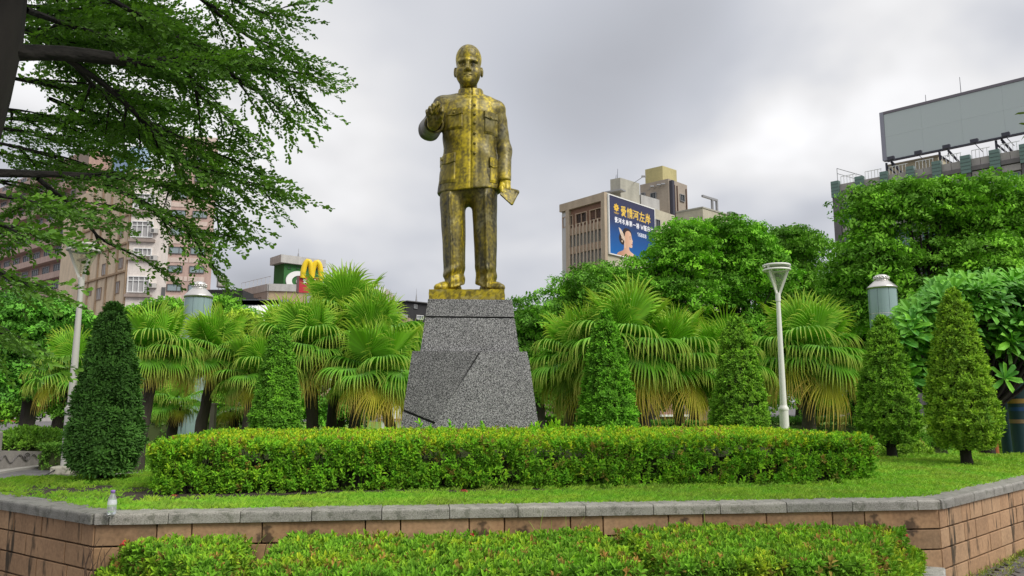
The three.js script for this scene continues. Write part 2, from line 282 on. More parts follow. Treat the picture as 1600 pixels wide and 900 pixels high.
const sideMats = [[0.44, 0.275, 0.16], [0.40, 0.25, 0.145], [0.46, 0.30, 0.18]].map(([a, b, c]) => std({ color: rgb(a, b, c), roughness: 0.8, map: stainMap, bumpMap: stoneBump, bumpScale: 0.003 }));
const leftMats = [[0.40, 0.25, 0.145], [0.36, 0.225, 0.13], [0.43, 0.275, 0.16]].map(([a, b, c]) => std({ color: rgb(a, b, c), roughness: 0.85, map: stainMap, bumpMap: stoneBump, bumpScale: 0.004 }));
const graniteMap = dataTex(512, (u, v) => { const n = tileFbm(u, v, 6, 4, 3), g = tileFbm(u, v, 90, 2, 17), k = clamp(0.8 + 0.4 * n + 0.75 * g, 0.25, 1.3), mo = sstep(0.08, 0.3, tileFbm(u, v, 11, 4, 44)); const c = lerp3([1, 0.985, 0.95], [0.5, 0.52, 0.44], mo * 0.7); return [c[0] * k, c[1] * k, c[2] * k]; });
const copingMats = [[0.36, 0.348, 0.315], [0.32, 0.31, 0.285], [0.4, 0.385, 0.345]].map(([a, b, c]) => std({ color: rgb(a, b, c), roughness: 0.55, map: graniteMap, bumpMap: stoneBump, bumpScale: 0.002 }));
const mortar = plain(0.075, 0.055, 0.042, 0.95);
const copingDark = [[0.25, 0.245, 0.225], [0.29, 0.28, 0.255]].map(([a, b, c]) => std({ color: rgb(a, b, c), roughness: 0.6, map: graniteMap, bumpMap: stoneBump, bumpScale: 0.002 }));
const ROWH = 0.172, COPH = 0.072;
const wall = thing('retaining_wall', 'low brown stone block wall with grey granite coping round the raised lawn', 'wall', [0, 0, 0]);
wall.name = 'retaining_wall';
{
  part('wall_core', prism(inset(PLAT, 0.045), -0.25, TOP - COPH - 0.005), mortar, wall);
  part('coping_bed', prism(inset(PLAT, 0.02), TOP - COPH - 0.004, TOP - 0.045), mortar, wall);
  const r = rng(5);
  // one straight run from a to b; joints: distances along it; face looks to the camera's side
  function run(a, b, mats, jointsOf, copJoints, copMats, uv0) {
    const L = Math.hypot(b[0] - a[0], b[1] - a[1]), ang = Math.atan2(-(b[1] - a[1]), b[0] - a[0]), W = new THREE.Group();
    W.position.set(a[0], 0, a[1]); W.rotation.y = ang; W.updateMatrix();
    const put = (name, g, m) => { const o = part(name, g, m, wall); o.applyMatrix4(W.matrix); return o; };
    for (let row = 0; row < 5; row++) {
      const y1 = TOP - COPH - 0.008 - row * ROWH, y0 = y1 - ROWH + 0.012, js = [0, ...jointsOf(row, L), L];
      for (let k = 0; k < js.length - 1; k++) {
        const w = js[k + 1] - js[k] - 0.009, cx = (js[k] + js[k + 1]) / 2, out = 0.004 * r();
        if (w < 0.03) continue;
        const g = rbox(w, y1 - y0, 0.09, 0.006, 0, 0, 0, 1);
        const uvA = g.attributes.uv, du = uv0 + cx, dv = y0 * 1.0; for (let i = 0; i < uvA.count; i++) uvA.setXY(i, (uvA.getX(i) + du) / 1.7, (uvA.getY(i) + dv) / 1.7);
        g.translate(cx, (y0 + y1) / 2, -0.041 + out);
        put('stone_block', g, mats[Math.floor(r() * mats.length)]);
      }
    }
    const cj = [0, ...copJoints(L), L];
    for (let k = 0; k < cj.length - 1; k++) {
      const w = cj[k + 1] - cj[k] - 0.016; if (w < 0.03) continue;
      const sh = new THREE.Shape(), dp = 0.22, R = 0.02, F = 0.03;     // profile: x = outward, y = up
      sh.moveTo(-dp, 0); sh.lineTo(F, 0); sh.lineTo(F, COPH - R); sh.quadraticCurveTo(F, COPH, F - R, COPH); sh.lineTo(-dp, COPH); sh.lineTo(-dp, 0);
      const g0 = new THREE.ExtrudeGeometry(sh, { depth: w, bevelEnabled: true, bevelSize: 0.006, bevelThickness: 0.006, bevelSegments: 2, curveSegments: 4 });
      g0.rotateY(-Math.PI / 2); g0.translate(w / 2, 0, 0); g0.scale(1, 1, 1);           // extrusion now runs along x, outward is +z... set below
      const g = metric(g0, 0.9, uv0 + k * 1.31);
      g.translate((cj[k] + cj[k + 1]) / 2, TOP - COPH + 0.0015 * (r() - 0.5) * 2, 0);
      put('coping_stone', g, copMats[Math.floor(r() * copMats.length)]);
    }
    return L;
  }
  // joints read off the photograph, as distances along the front
  const fr = dirTo(cA, cB), onFront = (px) => { const c = (px - 800) / FOC, zd = 1; void zd; const k0 = cA[0] * CP, y = TOP - EYE; void k0; void y; let lo = 0, hi = 8; for (let i = 0; i < 40; i++) { const m = (lo + hi) / 2, x = cA[0] + fr[0] * m, z = cA[1] + fr[1] * m, depth = -z * CP + (0.65 - EYE) * SP; (x / depth < c) ? lo = m : hi = m; } return lo; };
  const frontRow1 = [245.5, 300, 410, 571, 626, 733, 788, 891, 942, 1044, 1098, 1197, 1300, 1350].map(onFront);
  run(cA, cB, blockMats, (row, L) => { if (row === 0) return frontRow1; const o = []; let x = row % 2 ? 0.2 : 0.75; let big = row % 2; while (x < L - 0.2) { o.push(x); x += big ? 0.56 + r() * 0.1 : 0.28 + r() * 0.05; big = !big; } return o; }, () => [172, 264, 376, 487, 596, 702, 808.5, 914, 1019.5, 1123.5, 1227, 1329, 1431].map(onFront), copingMats, 0);
  const irregular = (min, max) => (row, L) => { const o = []; let x = 0.12 + r() * 0.22; while (x < L - 0.1) { o.push(x); x += min + r() * (max - min); } return o; };
  run(cB, cR, sideMats, irregular(0.22, 0.62), (L) => irregular(0.5, 0.62)(0, L), [...copingDark, copingMats[1]], 3.3);
  run(cL, cA, leftMats, irregular(0.45, 0.9), (L) => irregular(0.55, 0.7)(0, L), copingDark, 8.1);
  for (let i = 3; i < PLAT.length; i++) run(PLAT[i], PLAT[(i + 1) % PLAT.length], leftMats, irregular(0.8, 1.1), (L) => irregular(0.55, 0.7)(0, L), copingDark, i * 2.2);
}
// ---------------------------------------------------------------- planter in front: kerb and soil
const kF = dirTo(cA, cB), out2 = [-(-kF[1]) * -1, 0]; void out2;
const nF = [-kF[1] > 0 ? -kF[1] : kF[1], 0]; void nF;
const normalF = (() => { const n = [kF[1], -kF[0]]; return n[1] > 0 ? n : [-n[0], -n[1]]; })();     // toward the camera
const F = (u, w, y = 0) => V(cA[0] + kF[0] * u + normalF[0] * w, y, cA[1] + kF[1] * u + normalF[1] * w);
const FL = Math.hypot(cB[0] - cA[0], cB[1] - cA[1]), FYAW = Math.atan2(-kF[1], kF[0]);
{
  const pl = thing('planter_kerb', 'pale concrete kerb of the flower bed in front of the stone wall', 'kerb', F(0, 0));
  pl.rotation.y = FYAW;
  const km = std({ color: rgb(0.5, 0.5, 0.47), roughness: 0.7, map: graniteMap, bumpMap: stoneBump, bumpScale: 0.002 });
  // the right-hand run goes from the wall's corner toward the camera
  const r0 = V(FL - 0.12, 0, 0.03), r1 = V(FL - 1.35, 0, 1.75);
  const seg = (a, b, n) => { const d = new THREE.Vector3().subVectors(b, a), L = d.length(), yaw = Math.atan2(-d.z, d.x); for (let i = 0; i < n; i++) { const g = rbox(L / n - 0.006, 0.34, 0.2, 0.02, 0, 0.02, 0, 3); const o = part('kerb_stone', metric(g, 0.8, i), km, pl); o.position.set(a.x + d.x * (i + 0.5) / n, 0, a.z + d.z * (i + 0.5) / n); o.rotation.y = yaw; } };
  seg(r0, r1, 3); seg(r1, V(1.35, 0, 1.75), 8); seg(V(1.35, 0, 1.75), V(0.1, 0, 0.12), 3);
  const soil = prism([[F(0.2, 0.04).x, F(0.2, 0.04).z], [F(FL - 0.2, 0.04).x, F(FL - 0.2, 0.04).z], [F(FL - 1.4, 1.7).x, F(FL - 1.4, 1.7).z], [F(1.4, 1.7).x, F(1.4, 1.7).z]], -0.05, 0.13);
  struct('soil', soil, std({ color: 0xffffff, roughness: 1, map: soilMap }));
}

// ---------------------------------------------------------------- paving setts beside the right-hand wall, laid piece by piece where they show
{
  const r = rng(88), geos = [0, 1, 2].map((k) => { const g = rbox(0.208 - k * 0.006, 0.04, 0.104 - k * 0.003, 0.008, 0, 0, 0, 1); g.rotateY((k - 1) * 0.012); return g; }), mats = [[0.13, 0.125, 0.12], [0.16, 0.152, 0.145], [0.11, 0.108, 0.11], [0.145, 0.13, 0.12]].map(([a, b, c]) => std({ color: rgb(a, b, c), roughness: 0.75, map: graniteMap }));
  const outer = inset(PLAT, -0.03); let n = 0;
  for (let j = 0; j < 46; j++) for (let i = 0; i < 18; i++) {
    const x = 3.75 + (i + (j % 2) * 0.5) * 0.214, z = -5.1 - j * 0.111; if (inPoly(outer, x, z) || inPoly(outer, x - 0.11, z) || inPoly(outer, x, z - 0.06)) continue;
    const c = (800 + FOC * x / (-z * CP - EYE * SP)); if (c > 1680 || c < 1440 || n >= 300) continue;
    const o = part('paver', geos[Math.floor(r() * 3)], mats[Math.floor(r() * 4)], ground); o.position.set(x, -0.004 + 0.006 * r(), z + 300); o.rotation.set((r() - 0.5) * 0.012, (r() - 0.5) * 0.02, (r() - 0.5) * 0.012); n++;
  }
}
// ================================================================ pedestal of speckled granite slabs
const PD = 11.9, YAW = 0.095;                                            // distance of the statue; the monument is turned a little
const granite2 = dataTex(1024, (() => { const r = rng(77), n = 1024, f = new Float32Array(n * n); for (let k = 0; k < 60000; k++) { const x = r() * n, y = r() * n, a = 2 + r() * 5, b = 1.6 + r() * 3.4, v = r() < 0.54 ? -1 : 1, th = r() * 3; for (let j = -8; j <= 8; j++) for (let i = -8; i <= 8; i++) { const u = (i * Math.cos(th) + j * Math.sin(th)) / a, w = (j * Math.cos(th) - i * Math.sin(th)) / b; if (u * u + w * w < 1) f[((Math.floor(y + j) + n) % n) * n + (Math.floor(x + i) + n) % n] = v * (0.6 + 0.4 * r()); } } return (u, v) => { const s = f[Math.floor(v * n) * n + Math.floor(u * n)], k = clamp(1 + 0.35 * tileFbm(u, v, 6, 3, 2)); const c = s > 0 ? lerp3([0.3, 0.297, 0.295], [0.56, 0.55, 0.545], s) : lerp3([0.12, 0.12, 0.12], [0.012, 0.012, 0.013], -s); return [c[0] * k, c[1] * k, c[2] * k]; }; })());
granite2.repeat.set(1, 1);
const granMat = (k) => std({ color: rgb(k, k, k * 1.01), roughness: 0.5, map: granite2 });
const pc = at(731.5, 560, PD), PEDX = pc.x, PEDZ = -PD;
{
  const yOf = (py, d) => at(731, py, d).y, df = PD - 0.86;
  const g0 = TOP - 0.3, yTop = yOf(466, df + 0.12), yG1 = yOf(494.3, df + 0.1), yLedge = yOf(549, df + 0.03);
  const ped = thing('statue_pedestal', 'tapering speckled grey granite pedestal carrying the gilded statue, slabs jointed on the slant', 'pedestal', [PEDX, 0, PEDZ], YAW);
  // half widths at heights
  const half = (y) => lerp(0.975, 0.826, (y - yOf(679, df)) / (yLedge - yOf(679, df))), halfU = (y) => lerp(0.715, 0.617, (y - yLedge) / (yTop - yLedge));
  const slab = (name, outline, hw, thick, m, depthOf) => {                    // outline of (u, y) with u in -1..1 of the half width, as a slab on the front face
    void depthOf;
    const pts = outline.map(([u, y]) => [u * hw(y), y, hw(y)]);
    const tris = THREE.ShapeUtils.triangulateShape(pts.map(([x, y]) => new THREE.Vector2(x, y)), []), pos = [];
    const P = (i, back) => [pts[i][0], pts[i][1], pts[i][2] - (back ? thick : 0)];
    for (const [a, b, c] of tris) pos.push(...P(a), ...P(b), ...P(c));
    for (let i = 0; i < pts.length; i++) { const j = (i + 1) % pts.length; pos.push(...P(i), ...P(i, 1), ...P(j), ...P(j), ...P(i, 1), ...P(j, 1)); }
    const g = new THREE.BufferGeometry(); g.setAttribute('position', new THREE.Float32BufferAttribute(pos, 3)); g.computeVertexNormals();
    const o = part(name, metric(g, 1.0, ped.children.length * 0.77), m, ped); return o;
  };
  const frustum = (hw, y0, y1, sh) => { const a = hw(y0) - sh, b = hw(y1) - sh; const g = new THREE.CylinderGeometry(b * Math.SQRT2, a * Math.SQRT2, y1 - y0, 4, 1); g.rotateY(Math.PI / 4); g.translate(0, (y0 + y1) / 2, 0); const q = g.toNonIndexed(); q.computeVertexNormals(); return metric(q, 0.62); };
  const dark = plain(0.03, 0.03, 0.03, 0.9), mA = granMat(0.53), mB = granMat(0.78), mC = granMat(0.66), mD = granMat(0.7), mE = granMat(0.6);
  part('pedestal_core', frustum(half, g0, yLedge - 0.004, 0.03), dark, ped);
  part('pedestal_core', frustum(halfU, yLedge - 0.004, yTop - 0.006, 0.03), dark, ped);
  const e = 0.012;
  // lower course: slanted joint from the ledge down to the lower left
  const uTop = 0.17, uBot = -0.56, yB = yOf(679, df) - 0.45, yJ = yOf(641, df), lineU = (y) => lerp(uBot, uTop, (y - yOf(675, df)) / (yLedge - yOf(675, df)));
  const gp = 0.017;
  slab('granite_slab', [[lineU(yJ - 0.18) - gp, yJ - 0.165], [lineU(yLedge) - gp, yLedge], [-1, yLedge], [-1, yJ + gp]].reverse().reverse(), half, 0.06, mA);
  slab('granite_slab', [[-1, yJ - gp], [-1, yB], [lineU(yB) - gp, yB], [lineU(yJ - 0.18) - gp, yJ - 0.165 - 2 * gp]], half, 0.06, mC);
  slab('granite_slab', [[lineU(yLedge) + gp, yLedge], [lineU(yB) + gp, yB], [1, yB], [1, yLedge - 0.12], [0.985, yLedge]], half, 0.06, mB);
  slab('granite_slab', [[-1, yLedge + 0.004], [1, yLedge + 0.004], [1, yG1 - e], [-1, yG1 - e]], halfU, 0.06, mB);
  slab('granite_slab', [[-1, yG1 + e], [1, yG1 + e], [1, yTop], [-1, yTop]], halfU, 0.06, mD);
  // the other three faces, one slab per course
  for (let k = 1; k < 4; k++) for (const [hw, a, b] of [[half, yB, yLedge], [halfU, yLedge + 0.004, yG1 - e], [halfU, yG1 + e, yTop]]) { const q = k === 2 ? 1 : 0.9, o = slab('granite_slab', [[-q, a], [q, a], [q, b], [-q, b]], hw, 0.06, mE); o.rotation.y = k * Math.PI / 2; }
  part('top_slab', (() => { const g = box(2 * halfU(yTop) - 0.02, 0.03, 2 * halfU(yTop) - 0.02, 0, yTop - 0.016, 0); return g; })(), mD, ped);
  part('ledge_slab', (() => { const h = half(yLedge) - 0.02; return box(2 * h, 0.02, 2 * h, 0, yLedge - 0.012, 0); })(), mC, ped);
  globalThis.__pedTop = yTop;
}
// ================================================================ the gilded statue
{
  const yTop = globalThis.__pedTop, plinthH = at(731, 454.5, PD - 0.4).y - yTop;
  const SC = 4.03 / 1.78, D = PD, base = V(PEDX, yTop, PEDZ), foot = plinthH;
  const statue = thing('gilded_statue', 'standing gilded statue of a man in a buttoned tunic, one hand raised, weathered gold', 'statue', base, 0);
  // photo pixel at depth offset z (towards the camera, statue units of 1.78 m height) -> statue units
  const q = (px, py, z = 0) => { const p = at(px, py, D - z * SC); return V((p.x - base.x) / SC, (p.y - base.y - foot) / SC, z); };
  // ---- signed distances
  const len = Math.hypot, mx = Math.max, mn = Math.min;
  const smin = (a, b, k) => { const h = mx(k - Math.abs(a - b), 0) / k; return mn(a, b) - h * h * k * 0.25; };
  const smax = (a, b, k) => -smin(-a, -b, k);
  const cap = (x, y, z, a, b, ra, rb = ra) => { const dx = b.x - a.x, dy = b.y - a.y, dz = b.z - a.z, t = clamp(((x - a.x) * dx + (y - a.y) * dy + (z - a.z) * dz) / (dx * dx + dy * dy + dz * dz)); return len(x - a.x - dx * t, y - a.y - dy * t, z - a.z - dz * t) - lerp(ra, rb, t); };
  const ell = (x, y, z, c, rx, ry, rz) => { const u = (x - c.x) / rx, v = (y - c.y) / ry, w = (z - c.z) / rz, k = len(u, v, w); return (k - 1) * mn(rx, ry, rz) * (k < 1 ? 1 : 0.5 + 0.5 / k * 1); };
  const rboxd = (x, y, z, c, hx, hy, hz, r) => { const a = Math.abs(x - c.x) - hx + r, b = Math.abs(y - c.y) - hy + r, d = Math.abs(z - c.z) - hz + r; return len(mx(a, 0), mx(b, 0), mx(d, 0)) + mn(mx(a, b, d), 0) - r; };
  const table = (rows) => (y) => { let i = 0; while (i < rows.length - 2 && y > rows[i + 1][0]) i++; const a = rows[i], b = rows[i + 1], t = sstep(0, 1, clamp((y - a[0]) / (b[0] - a[0]))); return a.slice(1).map((v, k) => lerp(v, b[k + 1], lerp(clamp((y - a[0]) / (b[0] - a[0])), t, 0.4))); };
  // ---- naive surface nets
  function mesher(sdf, lo, hi, h, colorOf) {
    const nx = Math.ceil((hi[0] - lo[0]) / h) + 1, ny = Math.ceil((hi[1] - lo[1]) / h) + 1, nz = Math.ceil((hi[2] - lo[2]) / h) + 1, f = new Float32Array(nx * ny * nz), id = (i, j, k) => (k * ny + j) * nx + i;
    for (let k = 0; k < nz; k++) for (let j = 0; j < ny; j++) { let i = 0; while (i < nx) { const d = sdf(lo[0] + i * h, lo[1] + j * h, lo[2] + k * h); f[id(i, j, k)] = d; const skip = Math.min(nx - i - 1, Math.floor(Math.abs(d) * 0.45 / h) - 3); i++; for (let s = 0; s < skip; s++) f[id(i++, j, k)] = d; } }
    const vid = new Int32Array(nx * ny * nz).fill(-1), pos = [], idx = [];
    const corner = [[0, 0, 0], [1, 0, 0], [0, 1, 0], [1, 1, 0], [0, 0, 1], [1, 0, 1], [0, 1, 1], [1, 1, 1]], edges = [[0, 1], [2, 3], [4, 5], [6, 7], [0, 2], [1, 3], [4, 6], [5, 7], [0, 4], [1, 5], [2, 6], [3, 7]];
    for (let k = 0; k < nz - 1; k++) for (let j = 0; j < ny - 1; j++) for (let i = 0; i < nx - 1; i++) {
      let m = 0; const v = corner.map(([a, b, c], n) => { const d = f[id(i + a, j + b, k + c)]; if (d < 0) m |= 1 << n; return d; });
      if (m === 0 || m === 255) continue;
      let x = 0, y = 0, z = 0, c = 0;
      for (const [a, b] of edges) if ((v[a] < 0) !== (v[b] < 0)) { const t = v[a] / (v[a] - v[b]), A = corner[a], B = corner[b]; x += A[0] + (B[0] - A[0]) * t; y += A[1] + (B[1] - A[1]) * t; z += A[2] + (B[2] - A[2]) * t; c++; }
      vid[id(i, j, k)] = pos.length / 3; pos.push(lo[0] + (i + x / c) * h, lo[1] + (j + y / c) * h, lo[2] + (k + z / c) * h);
    }
    const quad = (a, b, c, d, flip) => { if (a < 0 || b < 0 || c < 0 || d < 0) return; flip ? idx.push(a, c, b, a, d, c) : idx.push(a, b, c, a, c, d); };
    for (let k = 1; k < nz - 1; k++) for (let j = 1; j < ny - 1; j++) for (let i = 1; i < nx - 1; i++) {
      const s = f[id(i, j, k)] < 0;
      if (s !== f[id(i + 1, j, k)] < 0) quad(vid[id(i, j - 1, k - 1)], vid[id(i, j, k - 1)], vid[id(i, j, k)], vid[id(i, j - 1, k)], !s);
      if (s !== f[id(i, j + 1, k)] < 0) quad(vid[id(i - 1, j, k - 1)], vid[id(i - 1, j, k)], vid[id(i, j, k)], vid[id(i, j, k - 1)], !s);
      if (s !== f[id(i, j, k + 1)] < 0) quad(vid[id(i - 1, j - 1, k)], vid[id(i, j - 1, k)], vid[id(i, j, k)], vid[id(i - 1, j, k)], !s);
    }
    const n = [], col = [], e = h * 0.6;
    for (let i = 0; i < pos.length; i += 3) {
      const [x, y, z] = [pos[i], pos[i + 1], pos[i + 2]]; let a = sdf(x + e, y, z) - sdf(x - e, y, z), b = sdf(x, y + e, z) - sdf(x, y - e, z), c = sdf(x, y, z + e) - sdf(x, y, z - e); const L = len(a, b, c) || 1; n.push(a / L, b / L, c / L);
      col.push(...colorOf(x, y, z));
    }
    const g = new THREE.BufferGeometry(); g.setAttribute('position', new THREE.Float32BufferAttribute(pos.map((v, i) => (v + (i % 3 === 1 ? foot / SC : 0)) * SC), 3)); g.setAttribute('normal', new THREE.Float32BufferAttribute(n, 3)); g.setAttribute('color', new THREE.Float32BufferAttribute(col, 3)); g.setIndex(idx); return g;
  }
  // ---- the worn gilding: gold where the paint holds, brown-black patina where it has gone
  const GOLD = [0.56, 0.43, 0.014], MID = [0.2, 0.158, 0.024], DARK = [0.055, 0.047, 0.022], PALE = [0.24, 0.22, 0.125];
  const patina = (bias, seed = 0) => (x, y, z) => {
    const a = fbm(x * 7 + seed, y * 1.8, z * 7, 4), b = fbm(x * 30, y * 7 + seed, z * 30, 4), c = fbm(x * 60, y * 55, z * 60 + seed, 3), bs = typeof bias === 'function' ? bias(x, y, z) : bias;
    const g = bs + 0.04 + a * 0.75 + b * 0.55 + c * 0.6;
    let k = lerp3(DARK, MID, sstep(-0.5, -0.05, g)); k = lerp3(k, GOLD, sstep(-0.05, 0.42, g));
    const p = sstep(0.12, 0.3, fbm(x * 9 + 5, y * 7, z * 9 + seed, 4) + 0.4 * c); k = lerp3(k, PALE, p * 0.5);
    const s = 0.85 + 0.5 * c; return [k[0] * s, k[1] * s, k[2] * s];
  };
  const gilt = std({ color: 0xffffff, vertexColors: true, roughness: 0.46, metalness: 0.22 });
  const giltFlat = (k, c = MID) => std({ color: rgb(c[0] * k, c[1] * k, c[2] * k), roughness: 0.45, metalness: 0.3 });

  // ---- landmarks
  const yHem = q(731, 296, 0.13).y;
  const shL = q(693, 166, 0.0), shR = q(775, 172, 0.0), elL = q(671, 203, 0.07), wrL = q(678, 193, 0.30), elR = q(786.5, 238, -0.02), wrR = q(787.5, 282, 0.06);
  const legs = [[q(707, 320), q(709.5, 400), q(710.5, 445)], [q(757, 320), q(758.5, 400), q(759.5, 445)]];
  const yAnk = q(731, 446).y;

  // ---- trousers
  const trousers = (x, y, z) => {
    let d = 9;
    for (let s = 0; s < 2; s++) {
      const [a, b, c] = legs[s], u = clamp((y - c.y) / (a.y - c.y)), cx = u > 0.5 ? lerp(b.x, a.x, (u - 0.5) * 2) : lerp(c.x, b.x, u * 2), sd = s ? 1 : -1;
      const hw = lerp(0.070, 0.089, u ** 1.2), hd = lerp(0.105, 0.125, u), cz = lerp(0.02, 0.0, u) + sd * 0.0;
      const lx = (x - cx), lz = (z - cz), fold = (0.0045 * Math.sin(y * 46 + lx * 26 * sd + 2.5 * noise(x * 9, y * 9, z * 9)) + 0.002 * Math.sin(y * 90 - lx * 40)) * sstep(0.24, 0.1, y) + 0.003 * noise(x * 12 + s, y * 7, z * 10);
      const e = Math.pow(Math.pow(Math.abs(lx) / hw, 2.5) + Math.pow(Math.abs(lz) / hd, 2.2), 1 / 2.3);
      let l = (e - 1) * mn(hw, hd) * 0.85 - fold;
      l -= 0.012 * Math.exp(-Math.pow((lx - sd * 0.012) / 0.014, 2)) * (lz > 0 ? 1 : 0) * sstep(yHem + 0.02, yHem - 0.06, y);             // pressed crease
      d = mn(d, smax(l, mx(0.052 - 0.018 * sd * lx / 0.08 - 0.02 * lz / 0.1 - y, y - 0.86), 0.004));
    }
    d = smin(d, smax(ell(x, y, z, V(0, 0.80, 0), 0.2, 0.18, 0.13), y - 0.88, 0.01), 0.03);
    return d;
  };
  // ---- tunic
  const prof = table([[yHem - 0.02, 0.222, 0.15, 0.004], [yHem + 0.03, 0.218, 0.148, 0.004], [0.9, 0.198, 0.142, 0.004], [1.03, 0.187, 0.135, 0.004], [1.16, 0.19, 0.148, 0], [1.27, 0.194, 0.152, 0], [1.345, 0.185, 0.135, -0.006], [1.4, 0.135, 0.105, -0.01], [1.445, 0.082, 0.085, -0.008], [1.52, 0.07, 0.08, -0.004]]);
  const yCol = q(731, 150, 0.08).y;
  const tunic = (x, y, z) => {
    const [hw, hd, cz] = prof(y), lz = z - cz, cx = 0.0;
    const e = Math.pow(Math.pow(Math.abs(x - cx) / hw, 2.35) + Math.pow(Math.abs(lz) / hd, 2.35), 1 / 2.35);
    let d = (e - 1) * mn(hw, hd) * 0.9;
    d -= 0.006 * noise(x * 8 + 3, y * 4, z * 8) + 0.004 * Math.sin(y * 26 + x * 14) * sstep(0.85, 1.0, y) * sstep(1.2, 1.05, y) * (z > 0 ? 1 : 0.5);
    d = smax(d, y - yCol - 0.004, 0.01);
    d = smin(d, cap(x, y, z, V(-0.07, 1.39, -0.01), shL, 0.062, 0.072), 0.035);
    d = smin(d, cap(x, y, z, V(0.07, 1.385, -0.01), shR, 0.062, 0.068), 0.035);
    // placket: an overlap to the viewer's right of the centre line
    const px = q(736, 200, 0.15).x; if (z > 0.05) d += 0.0065 * Math.exp(-Math.pow((x - px) / 0.006, 2)) * sstep(yCol, yCol - 0.03, y);
    if (z > 0) d -= 0.004 * sstep(px, px + 0.004, x) * sstep(px + 0.05, px + 0.03, x);
    // sleeves
    const wr = 0.003 * Math.sin(y * 55 + x * 20) * noise(x * 6, y * 5, z * 6 + 3) * 2 + 0.003 * noise(x * 14, y * 12, z * 14);
    const aR = smin(cap(x, y, z, shR, elR, 0.066, 0.057), cap(x, y, z, elR, wrR, 0.057, 0.05), 0.03) - wr * 0.8;
    const aL = smin(cap(x, y, z, shL, elL, 0.074, 0.072), cap(x, y, z, elL, wrL, 0.072, 0.066), 0.025) - wr;
    const fx = wrL.x - elL.x, fy = wrL.y - elL.y, fz = wrL.z - elL.z, fl = len(fx, fy, fz), tL = ((x - wrL.x) * fx + (y - wrL.y) * fy + (z - wrL.z) * fz) / fl;
    let aLc = smax(aL, tL - 0.012, 0.006);                                         // the open cuff
    aLc = smax(aLc, -(cap(x, y, z, V(elL.x + fx * 0.8, elL.y + fy * 0.8, elL.z + fz * 0.8), V(wrL.x + fx * 0.3, wrL.y + fy * 0.3, wrL.z + fz * 0.3), 0.052)), 0.004);
    const cy = wrR.y - 0.006, aRc = smax(aR, cy - y, 0.008);
    d = smin(d, aLc, 0.02); d = smin(d, aRc, 0.012);
    d = smax(d, yHem + 0.012 * Math.sin(x * 9) - y, 0.01);                              // hem
    d = smax(d, -(mx((Math.pow(Math.pow(Math.abs(x) / (hw - 0.02), 2.35) + Math.pow(Math.abs(lz) / (hd - 0.02), 2.35), 1 / 2.35) - 1) * 0.1, y - yHem - 0.03)), 0.006);
    return d;
  };
  // ---- head, neck and hands: one skin
  const hc = q(732, 104, 0.02), HY = (py) => q(732, py, 0.1).y - hc.y, topY = q(732, 72.5, 0).y - hc.y, chinY = HY(131.5);
  const headSDF = (X, Y, Z) => {
    const x = X - hc.x, y = Y - hc.y, z = Z - hc.z, ax = Math.abs(x), o = (a, b, c) => V(a, b, c);
    let d = ell(ax, y, z, o(0, topY - 0.105, -0.015), 0.092, 0.105, 0.113);
    d = smin(d, ell(ax, y, z, o(0, chinY + 0.095, 0.012), 0.077, 0.098, 0.084), 0.045);
    d = smin(d, ell(ax, y, z, o(0, chinY + 0.028, 0.062), 0.034, 0.028, 0.032), 0.04);                  // chin
    d = smin(d, ell(ax, y, z, o(0.058, HY(112), 0.05), 0.026, 0.036, 0.03), 0.035);                        // cheekbone
    d = smin(d, cap(ax, y, z, o(0.0, HY(95.2), 0.092), o(0.058, HY(94.6), 0.068), 0.0145, 0.012), 0.016);             // brow
    d = smax(d, -ell(ax, y, z, o(0.036, HY(100.5), 0.102), 0.027, 0.0165, 0.024), 0.02);                         // eye socket
    d = smin(d, ell(ax, y, z, o(0.036, HY(101.5), 0.0755), 0.0165, 0.0115, 0.0125), 0.006);                        // eyelids
    d = smax(d, -cap(ax, y, z, o(0.02, HY(102), 0.0905), o(0.05, HY(101.6), 0.083), 0.0018), 0.003);                   // eye slit
    d = smin(d, cap(ax, y, z, o(0, HY(98), 0.09), o(0, HY(109.5), 0.116), 0.010, 0.0155), 0.014);                  // nose
    d = smin(d, ell(ax, y, z, o(0.0155, HY(110.6), 0.1), 0.0105, 0.0095, 0.013), 0.008);
    d = smin(d, cap(ax, y, z, o(0, HY(116.8), 0.0985), o(0.024, HY(117.4), 0.0875), 0.0075, 0.004), 0.008);              // lips
    d = smin(d, cap(ax, y, z, o(0, HY(119.8), 0.0975), o(0.021, HY(119.2), 0.087), 0.0085, 0.004), 0.008);
    d = smax(d, -cap(ax, y, z, o(0, HY(118.2), 0.108), o(0.025, HY(118.7), 0.094), 0.0026), 0.004);
    let e = ell(ax, y, z, o(0.095, HY(105), -0.012), 0.011, 0.036, 0.022); e = smax(e, -ell(ax, y, z, o(0.112, HY(105), 0.004), 0.008, 0.026, 0.014), 0.006);
    d = smin(d, e, 0.01);
    // close-cropped hair stands a little proud of the brow line
    const hl = HY(86) + 0.008 * Math.cos(ax * 40) - sstep(0.062, 0.085, ax) * 0.07 + sstep(0.03, -0.04, z) * -0.06;
    d -= 0.0007 * sstep(hl - 0.012, hl + 0.012, y) * (0.8 + 0.5 * noise(X * 60, Y * 22, Z * 60));
    return d;
  };
  const neck = (x, y, z) => cap(x, y, z, V(hc.x, chinY + hc.y + 0.02, -0.01), V(0, 1.36, -0.01), 0.062, 0.066);
  // raised hand: a palm and five fingers, half curled, seen from the front
  const hk = (px, py, z) => q(px, py, z);
  const palmL = [hk(677.5, 196, 0.33), hk(677.5, 180, 0.385)];
